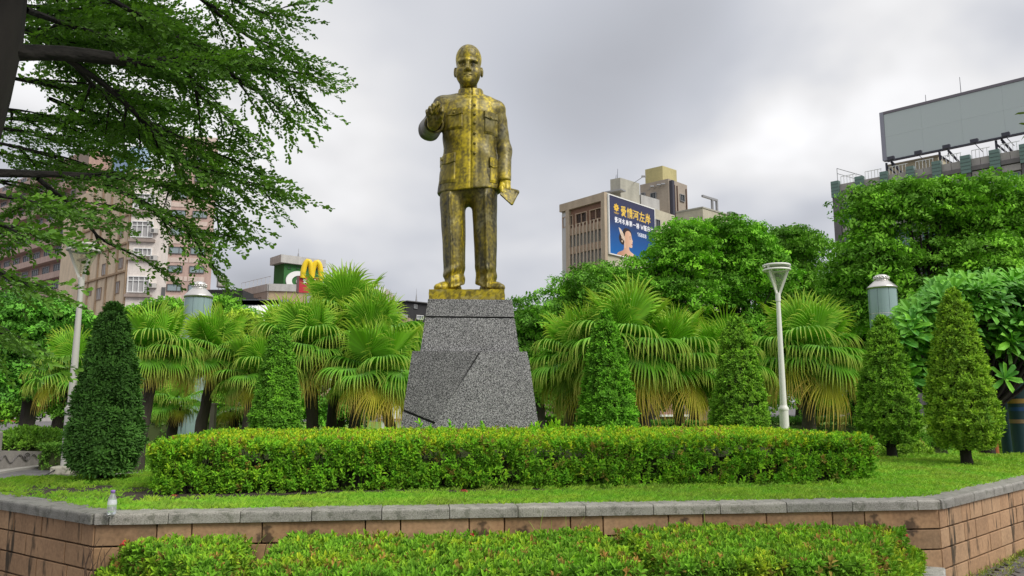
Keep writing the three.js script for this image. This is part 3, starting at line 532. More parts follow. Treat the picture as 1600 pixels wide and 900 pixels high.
  const fingersL = [                                   // knuckle, first joint, second joint, tip
    [hk(684, 174, 0.395), hk(685, 162.5, 0.41), hk(683, 160.5, 0.445), hk(680, 165.5, 0.452)],
    [hk(679, 175, 0.40), hk(678.5, 164, 0.43), hk(676.5, 164.5, 0.465), hk(676, 170.5, 0.462)],
    [hk(674, 177, 0.40), hk(672.5, 168.5, 0.435), hk(671.5, 170.5, 0.465), hk(673.5, 176, 0.458)],
    [hk(669.5, 180, 0.395), hk(667.8, 174, 0.425), hk(668, 176.5, 0.45), hk(670.5, 181, 0.445)],
  ];
  const thumbL = [hk(684.5, 190, 0.36), hk(688.5, 181.5, 0.40), hk(690.3, 174.5, 0.415), hk(691.3, 168.8, 0.415)];
  const handL = (x, y, z) => {
    let d = cap(x, y, z, wrL, palmL[0], 0.036, 0.036);
    d = smin(d, smin(cap(x, y, z, hk(682, 193, 0.345), hk(682, 176, 0.385), 0.026, 0.022), cap(x, y, z, hk(674, 194, 0.345), hk(671.5, 180, 0.385), 0.026, 0.022), 0.03), 0.02);
    for (const f of fingersL) d = smin(d, mn(cap(x, y, z, f[0], f[1], 0.0165, 0.0145), cap(x, y, z, f[1], f[2], 0.0145, 0.013), cap(x, y, z, f[2], f[3], 0.013, 0.011)), 0.004);
    d = smin(d, smin(cap(x, y, z, thumbL[0], thumbL[1], 0.023, 0.018), smin(cap(x, y, z, thumbL[1], thumbL[2], 0.018, 0.0155), cap(x, y, z, thumbL[2], thumbL[3], 0.0155, 0.011), 0.004), 0.006), 0.008);
    return d;
  };
  // hanging hand closed on the folded paper
  const palmR = [hk(789, 284, 0.06), hk(791, 296, 0.075)];
  const fingersR = [0, 1, 2, 3].map((i) => { const k = i * 2.6; return [hk(794 + k * 0.4 - 6, 295 + i * 0.3, 0.07 - i * 0.022), hk(795 + k * 0.9 - 6, 300.5 - i * 0.6, 0.115 - i * 0.02), hk(791 + k * 0.9 - 6, 304.5 - i * 0.8, 0.125 - i * 0.02), hk(788.5 + k * 0.8 - 5, 303 - i * 0.6, 0.105 - i * 0.02)]; });
  const thumbR = [hk(784.5, 288, 0.085), hk(783.4, 294, 0.115), hk(784.6, 300, 0.13), hk(786.2, 304, 0.13)];
  const handR = (x, y, z) => {
    let d = cap(x, y, z, V(wrR.x, wrR.y + 0.03, wrR.z), palmR[0], 0.036, 0.034);
    d = smin(d, cap(x, y, z, palmR[0], palmR[1], 0.036, 0.034), 0.02);
    for (const f of fingersR) d = smin(d, mn(cap(x, y, z, f[0], f[1], 0.0155, 0.014), cap(x, y, z, f[1], f[2], 0.014, 0.0125), cap(x, y, z, f[2], f[3], 0.0125, 0.0105)), 0.004);
    return smin(d, smin(cap(x, y, z, thumbR[0], thumbR[1], 0.019, 0.017), mn(cap(x, y, z, thumbR[1], thumbR[2], 0.017, 0.0145), cap(x, y, z, thumbR[2], thumbR[3], 0.0145, 0.011)), 0.006), 0.008);
  };
  // shoes splayed outward
  const shoe = (x, y, z, s) => {
    const [, , c] = legs[s], h = V(c.x - (s ? 0.0 : -0.0), 0, -0.035), t = s ? q(781, 452, 0.13) : q(686, 453, 0.13), Y = y * 1.25;
    const heel = V(h.x, 0.045, h.z), ball = V(lerp(h.x, t.x, 0.68), 0.042, lerp(h.z, t.z, 0.68)), toe = V(t.x, 0.036, t.z);
    let d = smin(cap(x, Y, z, heel, ball, 0.048, 0.052), cap(x, Y, z, ball, toe, 0.052, 0.036), 0.02);
    d = smin(d, cap(x, y, z, V(c.x, 0.12, -0.005), V(lerp(h.x, ball.x, 0.45), 0.05, lerp(h.z, ball.z, 0.45)), 0.056, 0.04), 0.04);
    d = smin(d, smax(smax(cap(x, Y, z, heel, ball, 0.056, 0.06), cap(x, 0, z, V(heel.x, 0, heel.z), V(t.x, 0, t.z), 0.057, 0.05), 0.004), y - 0.014, 0.003), 0.002);
    return smax(d, -y - 0.001, 0.004);
  };
  // body under the clothes, continuous from head to ankles
  const bodyCore = (x, y, z) => {
    let d = cap(x, y, z, V(0, 1.3, -0.005), V(0, 0.86, 0), 0.11, 0.105);
    d = smin(d, cap(x, y, z, V(-0.06, 1.33, -0.005), shL, 0.06, 0.05), 0.03); d = smin(d, cap(x, y, z, V(0.06, 1.33, -0.005), shR, 0.06, 0.05), 0.03);
    d = smin(d, cap(x, y, z, shL, elL, 0.045, 0.036), 0.01); d = smin(d, cap(x, y, z, elL, wrL, 0.036, 0.032), 0.01);
    d = smin(d, cap(x, y, z, shR, elR, 0.045, 0.036), 0.01); d = smin(d, cap(x, y, z, elR, wrR, 0.036, 0.03), 0.01);
    for (const [a, b, c] of legs) { d = smin(d, cap(x, y, z, V(a.x * 0.8, 0.86, 0), b, 0.075, 0.05), 0.03); d = smin(d, cap(x, y, z, b, V(c.x, 0.09, 0), 0.05, 0.036), 0.02); }
    return d;
  };
  const skin = (x, y, z) => { let d = smin(neck(x, y, z), bodyCore(x, y, z), 0.02); if (y > 1.4) d = smin(d, headSDF(x, y, z), 0.015); return d; };

  const goldAndSideLight = (x, y, z) => (z > 0 ? 0.22 - 2.2 * Math.abs(x - 0.01) + 0.25 * sstep(0.2, 0.26, x) : -0.1) - 0.2 * sstep(-0.14, -0.22, x);  // gold front centre; brighter sleeve and darker flank are light put into the colour
  const body = mesher(skin, [-0.36, 0.02, -0.2], [0.36, 1.42, 0.42], 0.012, patina(-0.2));
  const headG = mesher((x, y, z) => smin(neck(x, y, z), headSDF(x, y, z), 0.015), [hc.x - 0.135, 1.41, -0.16], [hc.x + 0.135, 1.83, 0.2], 0.004, patina((x, y, z) => (0.2 * sstep(HY(97), HY(94), y - hc.y) - 0.14 * sstep(HY(86), HY(78), y - hc.y) - 0.16) + 0.25 * Math.exp(-Math.pow((x - hc.x) / 0.02, 2)) * (z > 0.06 ? 1 : 0), 4));
  const box3 = (c, r) => [[c.x - r, c.y - r, c.z - r], [c.x + r, c.y + r, c.z + r]];
  const hL = mesher(handL, ...box3(hk(679, 180, 0.39), 0.15), 0.0035, patina(-0.12, 2)), hR = mesher(handR, ...box3(hk(790, 294, 0.07), 0.12), 0.0035, patina(0.15, 6));
  part('body', mergeGeometries([body, headG, hL, hR], false), gilt, statue);
  part('tunic', mesher(tunic, [-0.42, 0.68, -0.2], [0.42, 1.52, 0.44], 0.0075, patina(goldAndSideLight, 1)), gilt, statue);
  part('trousers', mesher(trousers, [-0.24, 0.0, -0.18], [0.24, 0.9, 0.18], 0.0075, patina((x, y, z) => -0.27 + (y < 0.16 ? 0.12 : 0) + 0.28 * Math.exp(-Math.pow((x + 0.1) / 0.035, 2)) * (z > 0 ? 1 : 0), 9)), gilt, statue);
  for (const s of [0, 1]) part('shoe', mesher((x, y, z) => shoe(x, y, z, s), [-0.34, -0.02, -0.12], [0.34, 0.2, 0.28], 0.006, patina(s ? -0.12 : 0.3, 3 + s)), gilt, statue);
  // stand-up collar: two flaps meeting at the throat
  const collar = (x, y, z) => { const yb = yCol - 0.012 - 0.02 * sstep(0.0, 0.1, z), yt = q(731, 135.5, 0.08).y + 0.004 - 0.012 * sstep(0.04, 0.09, z), u = clamp((y - yb) / (yt - yb)), rx = lerp(0.0885, 0.082, u), rz = lerp(0.094, 0.086, u); const e = len((x - 0.002) / rx, (z + 0.008) / rz); let d = (Math.abs(e - 1) - 0.085) * 0.085; d = smax(d, mx(yb - y, y - yt), 0.006); const px = q(736, 145, 0.09).x + 0.004; if (z > 0) d = smax(d, 0.0035 - Math.abs(x - px - (yt - y) * 0.06), 0.004); return d; };
  part('collar', mesher(collar, [-0.13, 1.38, -0.13], [0.13, 1.56, 0.13], 0.0045, patina(0.02, 7)), gilt, statue);
  // pockets with flaps, laid on the cloth
  const surfZ = (x, y) => { let z = 0.22; for (let i = 0; i < 60; i++) { const d = tunic(x, y, z); if (d < 0.0006) break; z -= Math.max(d * 0.7, 0.0008); if (z < 0.02) return 0.02; } return z; };
  function patch(px0, py0, px1, py1, th, wavy, col, inset_ = 0) {                      // a pocket panel that follows the tunic
    const a = q(px0, py0, 0.15), b = q(px1, py1, 0.15), nx = 12, ny = 10, pos = [], idx = [], cl = [], fn = patina(col, 5);
    const row = (k, th_) => { for (let j = 0; j <= ny; j++) for (let i = 0; i <= nx; i++) { const u = i / nx, v = j / ny, x = lerp(a.x, b.x, u), dy = wavy * v * (Math.abs(u - 0.5) < 0.5 ? -0.012 * Math.cos((u - 0.5) * Math.PI) ** 2 : 0), y = lerp(a.y, b.y, v) + dy, ed = mn(1, mn(u, 1 - u) * 14, mn(v, 1 - v) * 14), z = surfZ(clamp(x, -0.203, 0.203), y) + th_ * (0.35 + 0.65 * ed) - (th_ ? 0 : 0.012); pos.push(x * SC, y * SC + foot, z * SC); cl.push(...fn(x, y, z)); } return k; };
    row(0, th); row(1, 0); const N = (nx + 1) * (ny + 1), w = nx + 1;
    for (let j = 0; j < ny; j++) for (let i = 0; i < nx; i++) { const o = j * w + i; idx.push(o, o + w, o + 1, o + 1, o + w, o + w + 1); }
    const edge = (o, p) => idx.push(o, p, o + N, p, p + N, o + N);
    for (let i = 0; i < nx; i++) { edge(i, i + 1); edge(ny * w + i + 1, ny * w + i); } for (let j = 0; j < ny; j++) { edge((j + 1) * w, j * w); edge(j * w + nx, (j + 1) * w + nx); }
    const g = new THREE.BufferGeometry(); g.setAttribute('position', new THREE.Float32BufferAttribute(pos, 3)); g.setAttribute('color', new THREE.Float32BufferAttribute(cl, 3)); g.setIndex(idx); const o = g.toNonIndexed(); o.computeVertexNormals(); void inset_; return o;
  }
  const gilt2 = gilt.clone(); gilt2.side = THREE.DoubleSide;
  for (const [x0, y0, x1, y1, fl] of [[697, 169, 723, 200, 9.5], [757, 173, 777, 206, 9.5], [685.5, 238, 711, 284, 15], [765.5, 244, 776.5, 283, 14]]) {
    const pk = part('pocket', patch(x0, y0, x1, y1, 0.010, 0, -0.02), gilt2, statue); part('flap', patch(x0 - 0.6, y0 - 1, x1 + 0.6, y0 + fl, 0.019, 1, 0.0), gilt2, pk);
  }
  const btn = new THREE.SphereGeometry(0.0105 * SC, 12, 8); btn.scale(1, 1, 0.6);
  for (const py of [163.5, 178, 191.5, 207, 223, 238.5]) { const p = q(741.5, py, 0.155), b = part('button', btn, giltFlat(0.8), statue); b.position.set(p.x * SC, p.y * SC + foot, (surfZ(p.x, p.y) + 0.003) * SC); }
  for (const [px, py] of [[709, 176], [766.5, 182], [690, 246]]) { const p = q(px, py, 0.15), b = part('button', btn, giltFlat(0.8), statue); b.position.set(p.x * SC, p.y * SC + foot, (surfZ(p.x, p.y) + 0.018) * SC); }
  // the folded sheaf of paper in the lowered hand
  const sheaf = (x, y, z) => {
    const A = hk(783.5, 303, 0.13), B = hk(806, 299, 0.06), C = hk(799.5, 321.5, 0.14);
    const u = new THREE.Vector3().subVectors(B, A), w = new THREE.Vector3().subVectors(C, A), n = new THREE.Vector3().crossVectors(w, u).normalize(), dz = (x - A.x) * n.x + (y - A.y) * n.y + (z - A.z) * n.z;
    const tri2 = (P, Q, R) => { const e = [Q.x - P.x, Q.y - P.y], L = len(...e), s = ((x - P.x) * e[1] - (y - P.y) * e[0]) / L, r = ((R.x - P.x) * e[1] - (R.y - P.y) * e[0]) > 0 ? -1 : 1; return s * r; };
    let d = smax(smax(tri2(hk(781, 306, 0.1), hk(799, 322.5, 0.1), hk(800, 300, 0.1)), smax(tri2(hk(799, 322.5, 0.1), hk(808.5, 304, 0.1), hk(790, 300, 0.1)), tri2(hk(784, 294, 0.1), hk(808, 297, 0.1), hk(795, 310, 0.1)), 0.004), 0.004), smax(Math.abs(dz) - 0.014, tri2(hk(784, 294, 0.1), hk(781, 307, 0.1), hk(795, 305, 0.1)), 0.003), 0.004);
    d = smin(d, cap(x, y, z, hk(788, 294.5, 0.05), hk(808, 300, 0.075), 0.013, 0.016), 0.006);
    return smin(d, cap(x, y, z, hk(806.5, 303, 0.08), hk(800.5, 319, 0.13), 0.012, 0.007), 0.008);
  };
  part('paper_sheaf', mesher(sheaf, ...box3(hk(796, 308, 0.09), 0.13), 0.004, patina(-0.12, 8)), gilt, statue);
  // low gilded slab under the feet
  const pl = new RoundedBoxGeometry(1.165, plinthH, 1.1, 3, 0.02); pl.translate(0, plinthH / 2, 0);
  { const g = new THREE.BoxGeometry(1.12, plinthH, 1.1, 60, 8, 30), p = g.attributes.position, c = [], fn = patina(0.22, 12); for (let i = 0; i < p.count; i++) { const x = p.getX(i), y = p.getY(i), z = p.getZ(i), k = 0.008; p.setXYZ(i, x + k * noise(y * 20, z * 5, 1), y + (y > 0 ? k * noise(x * 9, z * 9, 4) : 0), z + k * noise(x * 8, y * 20, 2)); c.push(...fn(x / SC * 1.4, y / SC * 2.5, z / SC)); } g.translate(0, plinthH / 2 + 0.003, 0); g.setAttribute('color', new THREE.Float32BufferAttribute(c, 3)); g.computeVertexNormals(); part('plinth', g, gilt, statue); void pl; }
}
// ================================================================ clipped hedge round the pedestal
const hedgeYaw = -Math.atan2(onPlane(1350, 755, TOP).z - onPlane(240, 775, TOP).z, onPlane(1350, 755, TOP).x - onPlane(240, 775, TOP).x);
{
  const a = onPlane(229, 772, TOP), b = onPlane(1377, 752, TOP), L = a.distanceTo(b), H = 0.455, DEP = 3.1;
  const hd = thing('clipped_hedge', 'long low clipped green hedge in front of the statue pedestal', 'hedge', [a.x, TOP - 0.02, a.z], hedgeYaw);
  const r = rng(21), geo = sprig(r, 9, 0.055, 0.036, 0.017, 1.25, { fold: 0.3, droop: 0.25 });
  const list = [], bulge = (u, v) => 0.07 * fbm(u * 1.1, v * 3, 5, 3) + 0.03 * fbm(u * 4, v * 5, 1, 3);
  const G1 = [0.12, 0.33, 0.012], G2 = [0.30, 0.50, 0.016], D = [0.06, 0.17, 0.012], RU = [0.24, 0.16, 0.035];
  const hedgeTint = (ru, fresh = 0) => tint(r, ru ? RU : lerp3(G1, lerp3([0.24, 0.44, 0.015], [0.4, 0.5, 0.014], fresh), r()), D, r() * (0.6 - 0.4 * fresh), 0.3);  // top leaves come out yellower, with less dark mixed in than the sides
  const inset0 = 0.18;                                                    // rounding of the plan corners
  const add = (x, y, z, dir, big, c) => list.push({ p: V(x, y, z), q: quatTo(dir, r() * 6.28), s: big * (0.7 + 0.7 * r()), c });
  for (let i = 0; i < 9500; i++) {                                         // the face toward the camera, leafy bands with gaps to the dark inside
    const u = r() * L, v = r(), gap = fbm(u * 3.1, v * 2.2, 3, 3);
    if (gap < -0.06 && r() < 0.88) continue;
    
    const e = Math.min(u, L - u), out = bulge(u, v) - (e < inset0 ? (inset0 - e) ** 2 * 2.6 : 0) - 0.05 * (1 - v) * (0.5 + noise(u * 2, 3)) - (v > 0.88 ? (v - 0.88) * 0.55 : 0);
    
    const dir = V((r() - 0.5) * 1.5, 0.55 + r() * 0.9, 0.5 + r() * 0.7).normalize();
    const ru = r() < 0.05 + 0.2 * sstep(0.1, 0.3, fbm(u * 1.3, v, 13, 3)) * (v > 0.55 ? 1 : 0.2);
    add(u, v * H + 0.01, out - r() * r() * 0.24, dir, 1, hedgeTint(ru));
  }
  for (let i = 0; i < 13500; i++) {                                        // the flat clipped top
    const u = r() * L, w = Math.pow(r(), 1.2) * DEP, e = Math.min(u, L - u, w, DEP - w), y = H + 0.022 * fbm(u * 3, w * 3, 2, 3) - (e < 0.1 ? (0.1 - e) * 0.5 : 0) + (r() < 0.02 ? 0.03 * r() : 0);
    const ru = r() < 0.05 + 0.25 * sstep(0.05, 0.25, fbm(u * 1.4, w * 2, 15, 3));
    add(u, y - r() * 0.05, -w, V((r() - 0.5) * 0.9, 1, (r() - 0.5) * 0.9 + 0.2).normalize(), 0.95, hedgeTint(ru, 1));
  }
  for (const side of [0, 1]) for (let i = 0; i < 3200; i++) {              // the two ends
    const w = r() * DEP, v = r(), out = 0.07 * fbm(w * 2, v * 3, side * 9, 3) - (w < inset0 ? (inset0 - w) ** 2 * 2.6 : 0) - 0.1 * (1 - v) - (v > 0.85 ? (v - 0.85) * 0.6 : 0), x = side ? L + out - r() * 0.1 : -out + r() * 0.1;
    add(x, v * H + 0.01, -w, V((side ? 1 : -1) * (0.5 + r() * 0.7), 0.5 + r() * 0.9, (r() - 0.5) * 1.4).normalize(), 1, hedgeTint(false));
  }
  scatter('foliage', [geo], LEAF, list, hd);
  // woody inside: dark twigs and a rough core
  const tw = []; for (let i = 0; i < 420; i++) { const u = 0.08 + r() * (L - 0.16), w = 0.06 + r() * 0.3; tw.push(bar(V(u, 0, -w), V(u + (r() - 0.5) * 0.16, H * (0.6 + 0.35 * r()), -w + 0.05 * (r() - 0.3)), 0.005, 0.003, 4)); }
  part('twigs', merge(tw), M.barkDark, hd);
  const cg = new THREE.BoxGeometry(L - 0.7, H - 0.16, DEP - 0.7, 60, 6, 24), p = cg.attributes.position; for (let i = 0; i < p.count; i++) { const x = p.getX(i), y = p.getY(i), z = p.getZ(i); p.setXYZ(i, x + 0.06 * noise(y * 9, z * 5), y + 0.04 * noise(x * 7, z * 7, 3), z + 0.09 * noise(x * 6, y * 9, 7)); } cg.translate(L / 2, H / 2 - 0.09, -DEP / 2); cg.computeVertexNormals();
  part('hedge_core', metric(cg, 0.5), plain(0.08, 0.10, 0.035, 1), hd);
  // a few sprigs stand up above the cut in front of the pedestal
  const st = []; for (let i = 0; i < 26; i++) st.push({ p: V(L * (0.35 + 0.3 * r()), H + 0.02, -0.3 - r() * 2.2), q: quatTo(V((r() - 0.5) * 0.5, 1, (r() - 0.5) * 0.5).normalize(), r() * 6), s: 1.5 + r(), c: tint(r, G1, G2, r() * 0.5) }); scatter('sprigs', [geo], LEAF, st, hd);
}
// ---------------------------------------------------------------- red flower heads
const FLW = [0.62, 0.035, 0.03];
function flowerHead(r, R) { const out = []; for (let i = 0; i < 11; i++) { const a = i * 2.4, t = Math.sqrt(i / 11); const lf = leafGeo(R * 0.62, R * 0.42, 0.12, 0.2, 0.6); out.push(place(lf, V(Math.cos(a) * t * R * 0.75, R * 0.45 * (1 - t * t) + R * 0.3, Math.sin(a) * t * R * 0.75), a, 0.4 * (1 - t), 0), place(lf, V(Math.cos(a) * t * R * 0.75, R * 0.45 * (1 - t * t) + R * 0.3, Math.sin(a) * t * R * 0.75), a + 2.1, 0.4, 0)); } return merge(out); }
const petalMat = new THREE.MeshPhysicalMaterial({ color: rgb(...FLW), roughness: 0.75, side: THREE.DoubleSide, transmission: 0.25, thickness: 0 });
const petalPale = new THREE.MeshPhysicalMaterial({ color: rgb(0.5, 0.12, 0.08), roughness: 0.75, side: THREE.DoubleSide, transmission: 0.25, thickness: 0 });
const stemMat = plain(0.06, 0.1, 0.03, 0.8);
// ---------------------------------------------------------------- ixora bushes in the front bed
{
  const r = rng(31), geo = sprig(r, 10, 0.06, 0.046, 0.02, 1.3, { fold: 0.25, droop: 0.3 });
  const head = flowerHead(r, 0.021);
  const G1 = [0.14, 0.31, 0.016], G2 = [0.38, 0.47, 0.022], D = [0.045, 0.13, 0.012], RU = [0.30, 0.17, 0.05];
  const bush = (label, u0, u1, seed, flowers, heightAt, sl = [0, 0]) => {
    const lo = (w) => u0 + sl[0] * Math.max(0, w - 0.1), hi = (w) => u1 - sl[1] * Math.max(0, w - 0.1);
    const b = thing('ixora_bush', label, 'shrub', F((u0 + u1) / 2, 0.75, 0.12)); b.rotation.y = FYAW;
    const rr = rng(seed), list = [], W = u1 - u0, n = Math.floor(W * 5200);
    const top = (u, w) => { const e = Math.min(u - lo(w), hi(w) - u), ed = Math.min(e * 7, (w - 0.03) * 5, 1); return heightAt(u, w) * (0.45 + 0.55 * sstep(0, 0.6, ed)) + 0.02 * fbm(u * 3.2, w * 3.2, seed, 3) + 0.03 * fbm(u * 9, w * 9, seed, 2); };
    for (let i = 0; i < n; i++) {
      const w = 0.05 + Math.pow(rr(), 0.9) * 1.5, u = lerp(lo(w), hi(w), rr()), y = top(u, w), dep = Math.pow(rr(), 2) * 0.2;
      const g = fbm(u * 4, w * 4, seed + 2, 3); if (g < -0.14 && rr() < 0.8) continue;
      const ru = rr() < 0.05 + 0.3 * sstep(0.06, 0.3, fbm(u * 2.6, w * 2.6, seed + 5, 3));
      list.push({ p: V(u - (u0 + u1) / 2, y - dep, w - 0.75), q: quatTo(V((rr() - 0.5) * 1.3, 1, (rr() - 0.5) * 1.3 + 0.25).normalize(), rr() * 6.28), s: 0.7 + 0.6 * rr(), c: tint(rr, ru ? RU : lerp3(G1, G2, sstep(-0.2, 0.35, fbm(u * 3, w * 3, seed + 9, 3)) * rr() * 1.1), D, 0.5 * rr(), 0.3) });
    }
    for (const end of [0, 1]) for (let i = 0; i < 1100; i++) { const w = 0.08 + rr() * 1.4, v = rr(), u = end ? hi(w) : lo(w), y = top(u, w) * v; list.push({ p: V(u + (end ? 1 : -1) * (0.02 + 0.05 * Math.sin(v * 3)) - (u0 + u1) / 2 - (end ? 1 : -1) * rr() * 0.06, y, w - 0.75), q: quatTo(V((end ? 1 : -1) * (0.4 + rr()), 0.6 + rr(), (rr() - 0.5) * 1.2).normalize(), rr() * 6.28), s: 0.7 + 0.6 * rr(), c: tint(rr, lerp3(G1, G2, 0.6 * rr()), D, rr() * 0.5, 0.3) }); }
    for (let i = 0; i < W * 420; i++) { const u = u0 + rr() * W, v = rr(), y = top(u, 0.06) * v; list.push({ p: V(u - (u0 + u1) / 2, y, 0.06 - 0.75), q: quatTo(V((rr() - 0.5), 0.6 + rr(), -0.5 - rr()).normalize(), rr() * 6.28), s: 0.8, c: tint(rr, G1, D, rr(), 0.3) }); }
    scatter('foliage', [geo], LEAF, list, b);
    const tw = []; for (let i = 0; i < W * 55; i++) { const w = 0.1 + rr() * 1.3 - 0.75, u = lerp(lo(w + 0.75) + 0.05, hi(w + 0.75) - 0.05, rr()) - (u0 + u1) / 2, h = heightAt(u + (u0 + u1) / 2, w + 0.75) * (0.6 + 0.35 * rr()); tw.push(bar(V(u, 0, w), V(u + (rr() - 0.5) * 0.2, h, w + (rr() - 0.5) * 0.2), 0.005, 0.0025, 4)); }
    part('twigs', merge(tw), M.bark, b);
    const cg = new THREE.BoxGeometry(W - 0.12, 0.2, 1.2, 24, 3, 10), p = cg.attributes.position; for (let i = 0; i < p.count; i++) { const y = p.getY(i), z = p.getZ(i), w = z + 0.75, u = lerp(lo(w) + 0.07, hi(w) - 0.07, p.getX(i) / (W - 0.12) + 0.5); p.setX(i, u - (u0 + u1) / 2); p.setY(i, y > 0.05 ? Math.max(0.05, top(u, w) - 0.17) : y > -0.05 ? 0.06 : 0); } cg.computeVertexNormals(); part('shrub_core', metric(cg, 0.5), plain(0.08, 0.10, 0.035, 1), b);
    // place the flower heads by where the photograph shows them, on the bush's own top surface
    for (const [px, py, s, pale] of flowers) {
      let best = null; for (let w = 0.06; w < 1.7; w += 0.03) { for (let k = 0; k < 1; k++) { const dd = ray(px, py); let cand = null; for (let u = lo(w) + 0.04; u <= hi(w) - 0.04; u += 0.04) { const y = top(u, w) + 0.12, P = F(u, w, y), t = -P.z / dd[2], ex = Math.abs(P.x - dd[0] * t) + Math.abs(P.y - EYE - dd[1] * t); if (!cand || ex < cand.e) cand = { e: ex, u, w, y: y - 0.12 }; } if (cand && (!best || cand.e < best.e)) best = cand; } }
      const f = part('flower', head, pale ? petalPale : petalMat, b); f.position.set(best.u - (u0 + u1) / 2, best.y + 0.03, best.w - 0.75); f.rotation.set(0.35, px, 0.1); f.scale.setScalar(s * 1.45);
    }
    return { b, top };
  };
  const h0 = (u) => 0.385 + 0.02 * Math.sin(u * 1.7), uOf = (px) => { let lo = -1, hi = 9; for (let i = 0; i < 40; i++) { const m = (lo + hi) / 2, P = F(m, 0.1, 0.5); (800 + FOC * P.x / (-P.z * CP + (P.y - EYE) * SP) < px) ? lo = m : hi = m; } return lo; };
  bush('clipped flowering bush of the front bed below the water bottle', uOf(172), uOf(404), 41, [[190, 844, 1, 0], [231, 877, 0.9, 0], [262, 872, 0.9, 1], [548, 892, 0.1, 1]].slice(0, 3), (u) => h0(u) - 0.01, [0.78, 0]);
  bush('long clipped flowering bush in the middle of the front bed', uOf(438), uOf(938), 42, [[552, 891, 1.25, 0], [735, 841, 1.0, 0], [761, 839, 0.9, 0], [876, 853, 1.2, 0], [836, 857, 0.9, 0], [922, 847, 0.8, 1], [884, 886, 1.0, 0], [700, 880, 0.8, 1], [955, 868, 0.8, 1].map((v, i) => i ? v : 930)], (u) => h0(u) + 0.01);
  bush('clipped flowering bush of the front bed that ends at the pale kerb', uOf(947), uOf(1422), 43, [[1149, 832, 1.4, 0], [1051, 831, 0.9, 1], [1036, 835, 0.9, 1], [966, 869, 0.9, 1], [1107, 862, 0.9, 1], [1157, 872, 1.1, 1], [1298, 841, 1.0, 1], [1423, 842, 1.2, 0], [1290, 880, 1.2, 0], [1343, 877, 1.2, 0], [1313, 884, 1.1, 1]], (u) => h0(u) + 0.0, [0, 0.88]);
  // bare twigs in the first gap and beside the left bush
  for (const [u, label] of [[uOf(424), 'leafless brown twigs in the gap between two clipped bushes of the front bed'], [uOf(157), 'leafless brown twigs against the wall below the water bottle']]) {
    const t = thing('bare_twigs', label, 'twigs', F(u, 0.12, 0.1)); const g = []; for (let i = 0; i < 11; i++) { const x = (r() - 0.5) * 0.14, b = V(x, 0, (r() - 0.5) * 0.1), m = V(x + (r() - 0.5) * 0.15, 0.2 + r() * 0.12, (r() - 0.3) * 0.12), e = V(m.x + (r() - 0.3) * 0.18, m.y + 0.06 + r() * 0.15, m.z + 0.03); g.push(limb([b, m, e], [0.0055, 0.004, 0.002], 5)); } part('stem', merge(g), plain(0.1, 0.06, 0.04, 0.9), t);
  }
  // tall grass blades that stand out of the bed
  const blades = []; for (const [px, h, l] of [[400, 0.16, 0.1], [490, 0.2, -0.05], [583, 0.2, 0.02], [712, 0.16, 0], [838, 0.3, 0.04], [842, 0.22, -0.1], [859, 0.22, 0], [878, 0.27, -0.01], [886, 0.26, 0.1], [1005, 0.14, 0], [1072, 0.15, 0.02], [1083, 0.3, -0.02], [1213, 0.13, -0.02], [1226, 0.1, 0.03], [420, 0.17, 0.1], [593, 0.1, 0.05]]) {
    const u = uOf(px), w = 0.16 + r() * 0.25, b = F(u, w, 0.4), e = F(u + l, w + 0.03, 0.44 + h); blades.push(limb([b, b.clone().lerp(e, 0.6).add(V(-l * 0.15, 0.02, 0)), e], [0.0045, 0.0035, 0.001], 4)); }
  blades.forEach((g) => { const o = part('grass_blade', g, std({ color: rgb(0.32, 0.42, 0.06), roughness: 0.7 }), scene); tag(o, 'tall thin grass blade sticking up out of the flowering bushes by the wall', 'grass blade', 'tall grass blades in the front bed'); });
  // the two red flowers in the lawn strip
  const fl = (px, py, s, label) => { const p = onPlane(px, py, TOP), t = thing('red_flower', label, 'flower', [p.x, TOP - 0.02, p.z]); const hgt = 0.075 * s; part('stem', bar(V(0, 0, 0), V(0.004, hgt, 0), 0.003, 0.002, 5), stemMat, t); const f = part('flower_head', flowerHead(r, 0.03 * s), petalMat, t); f.position.y = hgt - 0.01; };
  fl(725, 781, 1.15, 'single bright red flower in the grass strip below the hedge'); fl(272, 784, 0.9, 'red flower half hidden at the hedge foot near the water bottle');
}
